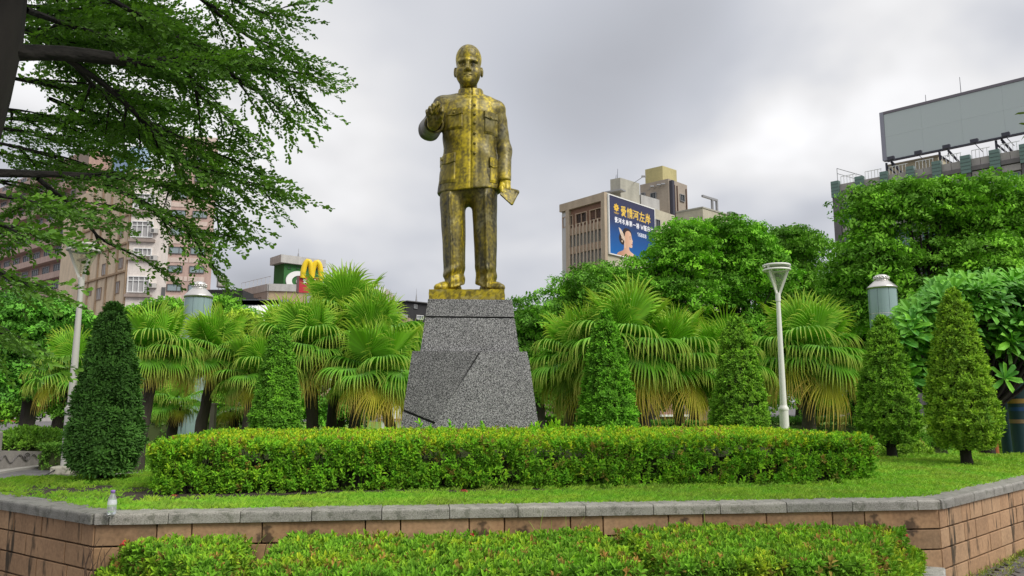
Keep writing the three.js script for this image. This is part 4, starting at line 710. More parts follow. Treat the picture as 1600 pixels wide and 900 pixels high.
// ================================================================ clipped conical trees
function coneTree(label, px, pyBase, pyTop, wPx, d, opt = {}) {
  const b = opt.base ?? at(px, pyBase, d), s = d / FOC, r = rng(px), topY = at(px, pyTop, d).y, H = topY - b.y, R = wPx * s / 2 * 0.82;
  const t = thing('conical_tree', label, 'clipped tree', b);
  const clear = opt.clear ?? 0.13, list = [], geo = opt.geo, N = opt.n ?? 5200, prof = opt.prof ?? ((v) => Math.pow(1 - v, 0.72) * (1 - Math.exp(-v * 16)) * 1.0 + 0.0);
  let mx = 0; for (let v = 0; v <= 1; v += 0.02) mx = Math.max(mx, prof(v));
  const cH = H * (1 - clear);
  for (let i = 0; i < N; i++) {
    let v = r(); if (r() > 0.25 + 0.75 * prof(v) / mx) { v = r(); }
    const a = r() * 6.283, lay = 0.05 * Math.sin(v * (opt.layers ?? 60) + 3 * noise(a, v * 4, px)), rad = R * (prof(v) / mx) * (1 + 0.3 * fbm(Math.cos(a) * 1.8 + px, v * 6, Math.sin(a) * 1.8, 4) + lay + (r() < 0.03 ? 0.12 * r() : 0)) - Math.pow(r(), 2) * 0.09;
    const gap = fbm(Math.cos(a) * 3 + px, v * 11, Math.sin(a) * 3, 3); if (gap < -0.12 && r() < 0.82) continue;
    const y = H * clear + v * cH, up = 0.5 + 0.6 * r() + (v > 0.93 ? 1 : 0);
    const leafTone = 0.35 + 0.65 * r() + 0.5 * fbm(Math.cos(a) * 2, v * 5 + 9, Math.sin(a) * 2, 3);  // random leaf tone with noise, mixed between the two greens
    list.push({ p: V(Math.cos(a) * rad, y - (opt.skirt ?? 0.06) * R * (v < 0.1 ? r() : 0), Math.sin(a) * rad), q: quatTo(V(Math.cos(a) * (0.6 + r() * 0.5), up, Math.sin(a) * (0.6 + r() * 0.5)).normalize(), r() * 6.28), s: (0.7 + 0.65 * r()) * (opt.leaf ?? 1), c: tint(r, opt.dark ?? [0.05, 0.15, 0.014], opt.light ?? [0.16, 0.33, 0.02], leafTone * (opt.young ?? 0.7), 0.25) });
  }
  scatter('foliage', [geo], opt.mat ?? LEAF, list, t);
  const cg = new THREE.SphereGeometry(1, 24, 24), p = cg.attributes.position; for (let i = 0; i < p.count; i++) { const v = (p.getY(i) + 1) / 2, k = R * (prof(v) / mx) * 0.72 * (1 + 0.2 * noise(p.getX(i) * 4, v * 9, p.getZ(i) * 4 + px)), h = Math.hypot(p.getX(i), p.getZ(i)) || 1; p.setXYZ(i, p.getX(i) / h * k, H * clear + cH * (0.03 + v * 0.92), p.getZ(i) / h * k); } cg.computeVertexNormals();
  part('crown_core', metric(cg, 0.4), plain(0.07, 0.10, 0.03, 1), t);
  part('trunk', limb([V(0.02, -0.03, 0), V(0, H * clear * 0.6, 0.01), V(-0.01, H * 0.4, 0)], [0.075 * R / 0.35, 0.05 * R / 0.35, 0.02], 8, 0.25, px), M.barkDark, t);
  const br = []; for (let i = 0; i < 10; i++) { const a = i * 0.7, y = H * clear * (0.7 + 0.6 * r()); br.push(limb([V(0, y * 0.8, 0), V(Math.cos(a) * R * 0.35, y + 0.03, Math.sin(a) * R * 0.35), V(Math.cos(a) * R * 0.6, y + 0.12, Math.sin(a) * R * 0.6)], [0.014, 0.01, 0.005], 5)); } part('branches', merge(br), M.barkDark, t);
  return t;
}
{
  const r = rng(71), small = sprig(r, 9, 0.055, 0.036, 0.016, 1.1, { fold: 0.2, droop: 0.1 }), narrow = sprig(r, 13, 0.06, 0.062, 0.015, 1.25, { fold: 0.15, droop: 0.25, wide: 0.6 });
  const full = (v) => Math.pow(1 - v, 0.55) * Math.min(1, 0.7 + v * 2.2);
  coneTree('dark clipped conical tree with narrow leaves on bare soil by the leaning palm trunk', 154, 750, 479, 116, 8.35, { geo: narrow, dark: [0.035, 0.10, 0.02], light: [0.10, 0.25, 0.04], young: 0.7, clear: 0.05, n: 4600, leaf: 1.0, base: onPlane(158, 750, TOP), prof: (v) => Math.pow(1 - v, 0.6) * Math.min(1, 0.66 + v * 2.2) });
  const bh = (px, d) => V(at(px, 600, d).x, TOP, -d);
  coneTree('clipped conical tree standing in front of the tall palm clump', 434, 680, 516, 78, 12.6, { geo: narrow, light: [0.15, 0.36, 0.018], young: 0.8, base: bh(434, 12.6), clear: 0.08, n: 4200, leaf: 0.95, prof: full });
  coneTree('clipped conical tree in front of the wide spreading palm group', 948, 670, 493, 98, 12.7, { geo: small, light: [0.15, 0.38, 0.018], young: 0.85, base: bh(948, 12.7), clear: 0.06, n: 5600, leaf: 1.25, prof: (v) => Math.pow(1 - v, 0.62) * Math.min(1, 0.75 + v * 1.8) });
  coneTree('clipped conical tree with loose gaps beside the white lamp post', 1153, 668, 503, 94, 12.8, { geo: small, light: [0.2, 0.38, 0.022], young: 0.8, base: bh(1153, 12.8), clear: 0.06, n: 4300, leaf: 1.25, prof: full, layers: 40 });
  coneTree('clipped conical tree on a bare trunk between the hedge end and the plumeria', 1380, 716, 497, 103, 11.6, { geo: small, light: [0.2, 0.38, 0.022], young: 0.8, base: onPlane(1393, 716, TOP), clear: 0.11, n: 5200, leaf: 1.2, prof: full });
  coneTree('tallest clipped conical tree with yellowish leaf tips, in front of the plumeria', 1508, 728, 455, 116, 10.3, { geo: small, light: [0.26, 0.42, 0.02], young: 0.8, base: onPlane(1510, 728, TOP), clear: 0.10, n: 7200, leaf: 1.1, layers: 95, prof: (v) => Math.pow(1 - v, 0.62) * Math.min(1, 0.62 + v * 2.6) });
}
// ================================================================ fan palms
// one fan leaf at a given elevation: an arching petiole, a pleated blade, finger tips that hang straight down
function fanLeaf(r, o) {
  const { el = 0.3, petiole = 0.6, R = 0.8, n = 44, span = 150, split = 0.52, pull = 0.5, cup = 0.18, sag = 0.3, base, tip } = o, pos = [], col = [], idx = [];
  const v = (p, c) => { pos.push(p.x, p.y, p.z); col.push(...c); return pos.length / 3 - 1; };
  const petC = lerp3(base, [0.2, 0.27, 0.04], 0.5), X = V(1, 0, 0);
  let prev = null, e = el + 0.12; const P = V(0, 0, 0), f = V(0, 0, 1);
  for (let i = 0; i <= 6; i++) {
    f.set(0, Math.sin(e), Math.cos(e)); const up = V(0, Math.cos(e), -Math.sin(e)), w = lerp(0.02, 0.009, i / 6);
    const a = [v(P.clone().addScaledVector(X, -w), petC), v(P.clone().addScaledVector(up, w * 0.8), petC), v(P.clone().addScaledVector(X, w), petC), v(P.clone().addScaledVector(up, -w), petC)];
    if (prev) for (let k = 0; k < 4; k++) { const b2 = (k + 1) % 4; idx.push(prev[k], a[k], prev[b2], prev[b2], a[k], a[b2]); } prev = a;
    if (i < 6) { P.addScaledVector(f, petiole / 6); e -= 0.045 * Math.cos(e); }
  }
  e -= sag; const F = V(0, Math.sin(e), Math.cos(e)), N = V(0, Math.cos(e), -Math.sin(e)), fn = (k) => (k / n - 0.5) * 2 * span * Math.PI / 180, free = 6;
  for (let k = 0; k < n; k++) {
    const am = (fn(k) + fn(k + 1)) / 2, half0 = (fn(k + 1) - fn(k)) / 2, len = R * (0.84 + 0.2 * Math.cos(am * 0.6) + 0.14 * (r() - 0.5)), sp = split * (0.9 + 0.2 * r()), ks = 0.85 + 0.3 * r(), cu = cup - 0.25 * (1 - Math.cos(am)) * 0.5;
    const d = F.clone().multiplyScalar(Math.cos(am)).addScaledVector(X, Math.sin(am)).addScaledVector(N, cu).normalize(), side = X.clone().multiplyScalar(Math.cos(am)).addScaledVector(F, -Math.sin(am)).normalize();
    const p = P.clone(), g = pull * (0.6 + 0.8 * r()); let last = null, tw = (r() - 0.5) * 0.5;
    const row = (half, c) => { const rd = new THREE.Vector3().crossVectors(d, side).normalize().multiplyScalar(half * -0.6), q = [v(p.clone().addScaledVector(side, -half).sub(rd), c), v(p.clone().add(rd), c), v(p.clone().addScaledVector(side, half).sub(rd), c)]; if (last) idx.push(last[0], last[1], q[0], q[0], last[1], q[1], last[1], last[2], q[1], q[1], last[2], q[2]); last = q; };
    const bc = base.map((x) => x * ks), wMax = half0 * sp * len * 1.02;
    p.addScaledVector(d, 0.03 * len); row(half0 * 0.03 * len, bc);
    for (let i = 1; i <= 2; i++) { p.addScaledVector(d, (sp - 0.03) * len / 2); d.y -= 0.04; d.normalize(); row(half0 * len * lerp(0.03, sp, i / 2), bc); }
    for (let i = 1; i <= free; i++) { const t = i / free; d.y -= g * (0.35 + 0.9 * t); d.addScaledVector(side, tw * 0.12); d.normalize(); p.addScaledVector(d, (1 - sp) * len / free * (o.drop ?? 1.3)); row(Math.max(0.0022, wMax * Math.pow(1 - t, 0.8) * 0.95), lerp3(bc, tip, sstep(0.15, 0.8, t) * (0.6 + 0.5 * r()))); }
  }
  const g = new THREE.BufferGeometry(); g.setAttribute('position', new THREE.Float32BufferAttribute(pos, 3)); g.setAttribute('color', new THREE.Float32BufferAttribute(col, 3)); g.setIndex(idx); const q = g.toNonIndexed(); q.computeVertexNormals(); return q;
}
const palmMat = new THREE.MeshPhysicalMaterial({ color: 0xffffff, vertexColors: true, roughness: 0.75, side: THREE.DoubleSide, transmission: 0.28, thickness: 0, specularIntensity: 0.7 });
const rp = rng(91), ELS = [1.35, 1.1, 0.85, 0.6, 0.35, 0.1, -0.15, -0.4, -0.65, -0.9, -1.15];
const LEAFSET = {};
const leafFor = (kind, el, k) => {
  let b = 0; ELS.forEach((x, i) => { if (Math.abs(x - el) < Math.abs(ELS[b] - el)) b = i; });
  const key = kind + b + '_' + k; if (LEAFSET[key]) return LEAFSET[key]; const E = ELS[b];
  const K = { fresh: { base: [0.22, 0.5, 0.016], tip: [0.42, 0.56, 0.04], pull: 0.16, cup: 0.35, sag: 0.05, split: 0.62, petiole: 0.55 }, green: { base: [0.16, 0.42, 0.018], tip: [0.5, 0.58, 0.1], pull: 0.62, cup: 0.15, sag: 0.3, split: 0.52 }, older: { base: [0.19, 0.32, 0.025], tip: [0.56, 0.52, 0.12], pull: 0.8, cup: 0.05, sag: 0.35, split: 0.42, span: 140 }, yellow: { base: [0.56, 0.54, 0.05], tip: [0.66, 0.5, 0.14], pull: 0.45, cup: 0, sag: 0.35, split: 0.34, span: 100, n: 30 }, brown: { base: [0.24, 0.155, 0.07], tip: [0.36, 0.26, 0.13], pull: 0.8, cup: -0.1, sag: 0.5, split: 0.32, span: 70, n: 24, petiole: 0.5 } }[kind];
  return LEAFSET[key] = fanLeaf(rp, { el: E, ...K });
};
const palmBark = std({ color: rgb(0.075, 0.062, 0.05), roughness: 0.95, map: grainMap, bumpMap: grainMap, bumpScale: 0.03 });
const fibre = std({ color: rgb(0.055, 0.036, 0.024), roughness: 1, map: grainMap });
function fanPalm(label, pxTrunk, pyBase, d, crownPx, crownPy, size, o = {}) {
  const b = o.ground ?? V(at(pxTrunk, 620, d).x, o.y0 ?? 0, -d), top = at(crownPx, crownPy, d + (o.lean ?? 0)), r = rng(pxTrunk * 7 + crownPx);
  const t = thing('fan_palm', label, 'palm tree', b), T = top.clone().sub(b);
  part('trunk', limb([V(0, -0.05, 0), V(T.x * 0.3, T.y * 0.4, T.z * 0.3), V(T.x * 0.8, T.y * 0.85, T.z * 0.8), T], [0.17, 0.13, 0.125, 0.11].map((k) => k * (o.thick ?? 1)), 10, 0.35, pxTrunk), palmBark, t);
  // ragged fibre and old leaf bases below the crown
  const fb = []; for (let i = 0; i < 70; i++) { const a = r() * 6.28, y = -0.1 - r() * (o.skirt ?? 0.5), rr = 0.10 + 0.06 * r(), p = V(T.x + Math.cos(a) * rr, T.y + y + 0.2, T.z + Math.sin(a) * rr); fb.push(bar(p, p.clone().add(V(Math.cos(a) * 0.08 * r(), -0.16 - 0.2 * r(), Math.sin(a) * 0.08 * r())), 0.012, 0.003, 4)); }
  part('leaf_bases', merge(fb), fibre, t);
  const N = Math.round((o.n ?? 30) * 0.9), put = (kind, az, el, sc) => { const f = part('frond', leafFor(kind, el, Math.floor(r() * 2)), palmMat, t); f.position.copy(T).add(V(Math.sin(az) * 0.08, 0.02 + 0.1 * Math.max(0, el), Math.cos(az) * 0.08)); f.rotation.set((r() - 0.5) * 0.2, az, (r() - 0.5) * 0.35, 'YXZ'); f.scale.setScalar(sc * size * (0.88 + 0.24 * r())); };
  for (let i = 0; i < N; i++) {
    const k = (i + 0.5) / N, el = 1.38 - 1.95 * Math.pow(k, 0.85) + (r() - 0.5) * 0.22, az = i * 2.39996 + (r() - 0.5) * 0.4, u = r();
    put(el > 0.72 ? 'fresh' : el > -0.25 ? 'green' : u < (o.yellow ?? 0.3) * 0.85 ? 'yellow' : 'older', az, el, el < -0.3 ? 0.92 : 1);
  }
  for (const [az, el, kind, s2] of o.extra ?? []) put({ b: 'brown', y: 'yellow', o: 'older', g: 'green' }[kind], az, el, s2 ?? 0.85);
  for (let i = 0; i < Math.round((o.dead ?? 5) * 0.6); i++) put('brown', r() * 6.28, -1.0 + (r() - 0.5) * 0.3, 0.62);
  return t;
}
{
  // the group on the far side of the path, left of the pedestal
  fanPalm('fan palm with a leaning dark trunk right behind the dark conical tree', 219, 740, 17, 244, 560, 0.78, { n: 36, yellow: 0.55, extra: [[0.2, -0.7, 'y'], [1.2, -0.55, 'y'], [-1.4, -0.9, 'y']], dead: 7 });
  fanPalm('fan palm in front of the glass column with yellowing lower leaves', 311, 740, 18.5, 336, 562, 0.82, { n: 36, yellow: 0.6, extra: [[0.3, -0.5, 'y'], [1.1, -0.65, 'y']], dead: 6 });
  fanPalm('lower fan palm with a brown skirt half behind the clipped conical tree', 383, 720, 18, 398, 592, 0.72, { n: 24, yellow: 0.5, dead: 9 });
  fanPalm('stoutest trunk of the tall palm clump, crown hidden among the others', 493, 715, 19, 484, 556, 1.02, { n: 34, yellow: 0.45, thick: 1.15, extra: [[0.1, -0.65, 'y', 1.1], [-0.3, -0.5, 'y', 1.05]] });
  fanPalm('tallest fan palm of the clump whose crown tops out before the green sign', 516, 715, 20.5, 536, 514, 1.12, { n: 46, yellow: 0.1, dead: 0, thick: 1.1 });
  fanPalm('fan palm leaning out of the clump toward the pedestal', 545, 715, 19.6, 584, 546, 1.06, { n: 38, yellow: 0.2, dead: 1 });
  fanPalm('fan palm with bright yellow drooping leaves beside the pedestal', 625, 715, 18, 588, 590, 0.95, { n: 24, yellow: 0.8, extra: [[0.2, -0.35, 'y', 1.1], [0.9, -0.45, 'y', 1.1], [1.3, -0.6, 'y', 1.05], [0.4, -0.7, 'y', 1], [1.5, -0.4, 'g', 1.1]], dead: 5 });
  fanPalm('fan palm on the outer side of the clump behind the conical tree', 452, 715, 20, 440, 558, 0.98, { n: 36, yellow: 0.3, dead: 2 });
  fanPalm('fan palm closest behind the pedestal with brown hanging leaves', 640, 715, 21, 630, 588, 0.95, { n: 26, yellow: 0.5, dead: 4 });
  fanPalm('small olive fan palm behind the lamp post and the dark conical tree', 120, 740, 19.5, 112, 590, 0.8, { n: 22, yellow: 0.4, extra: [[-1.0, -0.6, 'y', 0.8]], dead: 3 });
  fanPalm('short fan palm low in the shade between the two palm trunks', 270, 735, 21, 275, 636, 0.6, { n: 20, yellow: 0.6, dead: 4 });
  fanPalm('short shaded fan palm with tan leaves beside the second palm trunk', 365, 730, 22, 368, 642, 0.62, { n: 18, yellow: 0.6, dead: 4 });
  // the group behind the hedge on the other side of the pedestal
  fanPalm('middle palm of the wide group, bright young leaves on top', 1020, 715, 17.5, 978, 552, 1.12, { n: 42, yellow: 0.35, extra: [[0.45, -0.75, 'y', 1.1], [0.15, -0.8, 'y', 1.05], [0.75, -0.6, 'y', 1]], dead: 8 });
  fanPalm('outer palm of the wide group nearest the pedestal, tan hanging leaves', 880, 715, 18.5, 906, 572, 1.0, { n: 34, yellow: 0.45, extra: [[0.3, -0.9, 'y', 1], [-0.6, -0.9, 'o', 1], [-1.2, -0.8, 'o', 1]], dead: 6 });
  fanPalm('palm of the wide group with ochre leaves hanging over its trunk', 1068, 715, 18, 1048, 576, 1.0, { n: 32, yellow: 0.6, extra: [[0.7, -0.55, 'y', 1.1], [1.1, -0.7, 'y', 1.1], [0.2, -0.8, 'o', 1]], dead: 6 });
  fanPalm('fan palm hidden behind the loose conical tree', 1128, 715, 19, 1128, 580, 0.95, { n: 26, yellow: 0.4, dead: 3 });
  fanPalm('squat fan palm with a shaggy brown skirt behind the white lamp post', 1262, 715, 22.5, 1260, 562, 1.26, { n: 44, yellow: 0.4, skirt: 0.9, thick: 1.5, extra: [[0.5, -0.7, 'y', 1.15], [0.35, -0.9, 'y', 1.1], [-1.0, -0.3, 'y', 1.0], [1.2, -0.2, 'y', 0.95]], dead: 14 });
}
// ================================================================ broad-leaved trees in the park and street behind
const leafClump = (seed, n, R, L, W) => { const r = rng(seed), out = [], lf = leafGeo(L, W, 0.2, 0.2, 0.5); for (let i = 0; i < n; i++) { const a = r() * 6.283, q = Math.sqrt(r()) * R; out.push(place(lf, V(Math.cos(a) * q, (r() - 0.5) * R * 0.45 - q * q / R * 0.3, Math.sin(a) * q), a + (r() - 0.5) * 1.4, -0.1 - 0.5 * q / R + (r() - 0.5) * 0.6, (r() - 0.5) * 0.8, 0.7 + 0.6 * r())); } return merge(out); };
const CLUMP = leafClump(3, 34, 0.34, 0.118, 0.064), CLUMP_FINE = leafClump(4, 22, 0.34, 0.15, 0.07);
function broadTree(name, label, px, d, crown, o = {}) {              // crown: [px, py, half width px, half height px] ellipses in the picture at the tree's distance
  const b = V(at(px, 600, d).x, 0, -d), s = d / FOC, r = rng(px * 13 + d), t = thing(name, label, 'tree', b), list = [], limbs = [];
  const hub = V(0, o.fork ?? 2.6, 0), cDark = (o.dark ?? [0.03, 0.09, 0.012]).map((k) => k * 1.25), cLight = (o.light ?? [0.10, 0.245, 0.018]).map((k, i) => k * [1.9, 1.7, 1][i]);
  limbs.push(limb([V(0, -0.1, 0), V(0.1, hub.y * 0.5, 0.05), hub], [0.3, 0.22, 0.2].map((k) => k * (o.thick ?? 1)), 9, 0.2, px));
  for (const [cx, cy, hw, hh, dz = 0, dens = 1] of crown) {
    const c = at(cx, cy, d + dz).sub(b), A = Math.max(0.4, hw * s - (o.puff ?? 0.85) * 0.75), B = Math.max(0.3, hh * s - (o.puff ?? 0.85) * 0.2), C = Math.min(A, (o.depth ?? 3.2));
    // puffs: flattened tiers of foliage over the crown's volume
    const nP = Math.round((o.puffs ?? 1) * (9 + (A + 0.5) * (B + 0.4) * 3.4) * dens);
    for (let i = 0; i < nP; i++) {
      const u = r() * 2 - 1, a = r() * 6.283, q = Math.sqrt(1 - u * u), rr = 0.45 + 0.55 * Math.sqrt(r()), P = V(c.x + Math.cos(a) * q * A * rr, c.y + u * B * rr, c.z + Math.sin(a) * q * C * rr), pr = (o.puff ?? 0.85) * (0.4 + 0.85 * r());
      if (r() < 0.35) limbs.push(limb([hub.clone().lerp(c, 0.15), hub.clone().lerp(P, 0.55).add(V(0, 0.25, 0)), P.clone().add(V(0, -0.1, 0))], [0.07, 0.045, 0.015], 5));
      const nC = Math.round((o.per ?? 26) * pr * pr * 1.6), ton = r();
      for (let k = 0; k < nC; k++) {
        const a2 = r() * 6.283, q2 = Math.sqrt(r()), y2 = Math.sqrt(Math.max(0, 1 - q2 * q2)), low = r() < 0.25;
        list.push({ p: V(P.x + Math.cos(a2) * q2 * pr * 1.25, P.y + (low ? -0.4 : y2) * pr * 0.55 + (r() - 0.5) * 0.25, P.z + Math.sin(a2) * q2 * pr * 1.25), q: quatTo(V(Math.cos(a2) * q2 * 0.5 + (r() - 0.5) * 1.1, 0.9, Math.sin(a2) * q2 * 0.5 + (r() - 0.5) * 1.1).normalize(), r() * 6.28), s: (0.75 + 0.6 * r()) * (o.leaf ?? 1), c: tint(r, cDark, cLight, 0.15 + 0.5 * ton + 0.4 * r(), 0.25) });
      }
    }
    limbs.push(limb([hub, hub.clone().lerp(c, 0.5).add(V(0.2, 0.2, 0.1)), c], [0.16, 0.1, 0.03], 6, 0.2, cx));
  }
  part('trunk', merge(limbs), M.barkDark, t);
  scatter('crown', [o.fine ? CLUMP_FINE : CLUMP], LEAF, list, t);
  return t;
}
{
  // right of the pedestal, behind the palms
  broadTree('park_tree', 'small airy tree in the gap beside the pedestal, sky showing through its branches', 838, 30, [[836, 540, 36, 55], [818, 505, 20, 25, 0, 0.8], [850, 600, 40, 45]], { light: [0.07, 0.19, 0.02], per: 20 });
  broadTree('park_tree', 'tree reaching up in front of the beige office block with the blue advertisement', 905, 33, [[905, 470, 60, 48], [880, 520, 50, 60], [940, 450, 48, 40], [893, 580, 60, 50]], { light: [0.085, 0.225, 0.02] });
  broadTree('park_tree', 'tall layered tree covering the lower part of the blue advertisement', 1010, 34, [[1010, 448, 50, 46], [1062, 400, 58, 48], [965, 480, 55, 55], [1045, 480, 70, 60], [1010, 560, 90, 60]], { light: [0.09, 0.25, 0.018] });
  broadTree('park_tree', 'layered tree with bare grey limbs showing, between office block and lamp post', 1150, 35, [[1130, 385, 55, 38, 0, 0.8], [1165, 370, 40, 28, 0, 0.8], [1120, 450, 62, 55], [1185, 430, 60, 52], [1150, 530, 80, 60]], { light: [0.085, 0.235, 0.02] });
  broadTree('park_tree', 'lighter green tree above the glass column next to the huge tree', 1245, 37, [[1250, 385, 48, 34], [1220, 420, 45, 40], [1270, 450, 50, 55], [1220, 500, 60, 60]], { light: [0.08, 0.2, 0.022] });
  broadTree('park_tree', 'huge dense tree in front of the building with the blank billboard', 1460, 27, [[1435, 310, 66, 56], [1358, 360, 48, 62], [1515, 324, 72, 52], [1588, 338, 62, 60], [1400, 430, 85, 60], [1500, 420, 95, 60], [1345, 460, 40, 55], [1430, 500, 90, 50], [1570, 430, 60, 60]], { light: [0.085, 0.22, 0.018], depth: 3.6, thick: 1.4, fork: 3.2 });
  broadTree('park_tree', 'dark tree filling the gap under the huge one, behind the glass column', 1330, 31, [[1330, 520, 60, 60], [1400, 560, 70, 60], [1290, 590, 60, 60]], { light: [0.085, 0.22, 0.018] });
  broadTree('park_tree', 'dark low tree in the shade behind the wide palm group', 1080, 36, [[900, 610, 70, 40], [1010, 610, 80, 40], [1120, 600, 80, 45], [1200, 600, 60, 45]], { light: [0.085, 0.22, 0.018], per: 18 });
  // left side
  broadTree('park_tree', 'bright bushy tree behind the lamp post and the small far lamp', 45, 26, [[40, 540, 60, 55], [95, 560, 50, 50], [10, 500, 40, 40], [75, 500, 45, 32], [30, 595, 60, 40]], { light: [0.07, 0.215, 0.035], dark: [0.02, 0.07, 0.015] });
  broadTree('park_tree', 'darker tree low behind the small far lamp post', 95, 33, [[75, 620, 40, 34], [125, 610, 40, 50], [10, 640, 20, 20]], { light: [0.085, 0.22, 0.018], per: 20 });
  broadTree('park_tree', 'low round tree between the pink apartment block and the glass column', 240, 38, [[265, 492, 42, 24], [215, 505, 40, 25], [330, 490, 36, 28], [375, 510, 36, 26], [180, 520, 40, 30]], { light: [0.09, 0.24, 0.02], puffs: 1.2 });
  broadTree('park_tree', 'feathery yellow-green tree in front of the white metal roof', 385, 33, [[385, 508, 36, 20, 0, 0.7], [352, 520, 34, 26, 0, 0.8], [410, 530, 30, 24]], { light: [0.14, 0.24, 0.03], fine: true, per: 20, puff: 0.6 });
  broadTree('park_tree', 'shadowy tree filling the gaps between the palm trunks', 330, 34, [[250, 610, 70, 45], [350, 610, 80, 45], [440, 620, 70, 40]], { light: [0.085, 0.22, 0.018], per: 18 });
  broadTree('park_tree', 'green bush-like tree seen between the trunks of the tall palm clump', 530, 34, [[470, 640, 40, 26], [540, 640, 45, 26], [590, 620, 30, 30]], { light: [0.07, 0.22, 0.02], per: 20 });
}
// ---------------------------------------------------------------- plumeria with big whorled leaves
{
  const r = rng(201), d = 13.2, b = V(at(1530, 600, d).x, 0.0, -d), t = thing('plumeria_tree', 'spreading plumeria with large glossy whorled leaves and a dark hollow beneath', 'tree', b), s = d / FOC;
  const lf = leafGeo(0.27, 0.075, 0.2, 0.16, 0.6), make = (n) => { const out = []; for (let i = 0; i < n; i++) { const a = i * 2.399, k = i / n; out.push(place(lf, V(0, k * 0.03, 0), a, lerp(0.0, 1.1, k) + (r() - 0.5) * 0.3, (r() - 0.5) * 0.3, lerp(1.05, 0.65, k) * (0.85 + 0.3 * r()))); } return merge(out); };
  const whorl = make(13), list = [], limbs = [], hub = V(0, 1.3, 0);
  limbs.push(limb([V(0, -0.05, 0), V(0.05, 0.7, 0), hub], [0.13, 0.11, 0.11], 8, 0.2, 3));
  const outline = [[1398, 520], [1420, 478], [1470, 440], [1530, 428], [1600, 430], [1660, 440]];
  const edgeY = (px) => { for (let i = 0; i < outline.length - 1; i++) if (px <= outline[i + 1][0]) return lerp(outline[i][1], outline[i + 1][1], clamp((px - outline[i][0]) / (outline[i + 1][0] - outline[i][0]))); return 440; };
  for (let i = 0; i < 900; i++) {
    const px = 1400 + r() * 260, top = edgeY(px), dz = (r() - 0.5) * 2.6, dome = 38 * (dz / 1.3) ** 2 * 0.6, low = px < 1440 ? 600 : px > 1555 ? 600 : 590, v = Math.pow(r(), 1.9), py = top + dome + 6 + v * (low - top - dome);
    if (py > 560 && dz > -0.2 && px > 1440 && r() < (px > 1552 ? 0.5 : 0.9)) continue; if (py > 592) continue;           // the hollow
    const P = at(px, py, d - dz).sub(b), out = V((px - 1530) * s * 0.6, 0.9 - v * 0.9, dz * 0.7 + 0.25).normalize();
    list.push({ p: P, q: quatTo(out.add(V((r() - 0.5) * 0.5, 0.35, (r() - 0.5) * 0.5)).normalize(), r() * 6.28), s: 0.8 + 0.5 * r(), c: tint(r, [0.05, 0.2, 0.018], [0.13, 0.34, 0.018], r(), 0.2) });
    if (i % 14 === 0) limbs.push(limb([hub.clone().lerp(P, 0.1), hub.clone().lerp(P, 0.5).add(V(0, -0.12, 0)), P.clone().add(V(0, -0.02, 0))], [0.035, 0.028, 0.018], 6));
  }
  for (let i = 0; i < 260; i++) { const px = 1405 + r() * 240, py = 500 + r() * (px > 1540 ? 85 : 110), P = at(px, py, d + 0.6 + r()).sub(b); list.push({ p: P, q: quatTo(V((r() - 0.5), 0.8, r()).normalize(), r() * 6), s: 0.9 + 0.3 * r(), c: tint(r, [0.05, 0.2, 0.018], [0.13, 0.34, 0.018], r(), 0.2) }); }
  part('trunk', merge(limbs), M.barkDark, t);
  // the whorls nearest the viewer leaf by leaf, the rest together
  list.sort((a, b2) => (b2.p.z - b2.p.y * 0.25) - (a.p.z - a.p.y * 0.25));
  const near = list.splice(0, 23), leafM = [0, 1, 2, 3, 4].map((k) => { const m = leafMat(0.6, 0.25); m.color = tint(rng(k + 40), [0.05, 0.2, 0.018], [0.13, 0.34, 0.018], k / 4, 0.1); return m; });
  near.forEach((e, w) => { const W = new THREE.Matrix4().compose(e.p, e.q, V(e.s, e.s, e.s)); for (let i = 0; i < 13; i++) { const k = i / 13, o = part('leaf', lf, leafM[(w * 3 + i) % 5], t); o.applyMatrix4(W.clone().multiply(new THREE.Matrix4().compose(V(0, k * 0.03, 0), new THREE.Quaternion().setFromEuler(new THREE.Euler(-(lerp(0.0, 1.1, k) + (r() - 0.5) * 0.3), i * 2.399, (r() - 0.5) * 0.3, 'YXZ')), V(1, 1, 1).multiplyScalar(lerp(1.05, 0.65, k) * (0.85 + 0.3 * r()))))); } });
  scatter('leaves', [whorl], leafMat(0.6, 0.25), list, t, 'stuff');
  // a whorl whose leaves come into the picture's edge, on a twig close by
  const tw = thing('street_tree', 'near tree of which only a bright leafy twig shows before the blank billboard', 'tree', at(1606, 200, 5.2)), g = [], lf2 = leafGeo(0.095, 0.032, 0.15, 0.2, 0.5);
  part('stem', limb([V(1.5, 0.75, 0.5), V(0.7, 0.62, 0.2), V(0.12, 0.22, 0), V(0.03, 0, 0), V(0.02, -0.16, 0.02)], [0.04, 0.02, 0.008, 0.005, 0.003], 6), M.bark, tw); part('trunk', limb([V(1.75, -tw.position.y - 0.05, 0.62), V(1.65, -0.6, 0.55), V(1.5, 0.75, 0.5), V(1.55, 2.6, 0.6)], [0.17, 0.13, 0.11, 0.05], 10, 0.2, 4), M.bark, tw); { const cl = []; for (let i = 0; i < 420; i++) { const u = r() * 2 - 1, a = r() * 6.283, k = Math.sqrt(1 - u * u) * (0.5 + 0.5 * r()); cl.push({ p: V(2.0 + Math.cos(a) * k * 1.15, 2.1 + u * 1.1, 0.6 + Math.sin(a) * k * 1.15), q: quatTo(V(r() - 0.5, 0.8, r() - 0.5).normalize(), r() * 6), s: 0.6 + 0.4 * r(), c: tint(r, [0.06, 0.2, 0.02], [0.2, 0.36, 0.03], r(), 0.2) }); } scatter('crown', [CLUMP_FINE], LEAF, cl, tw); }
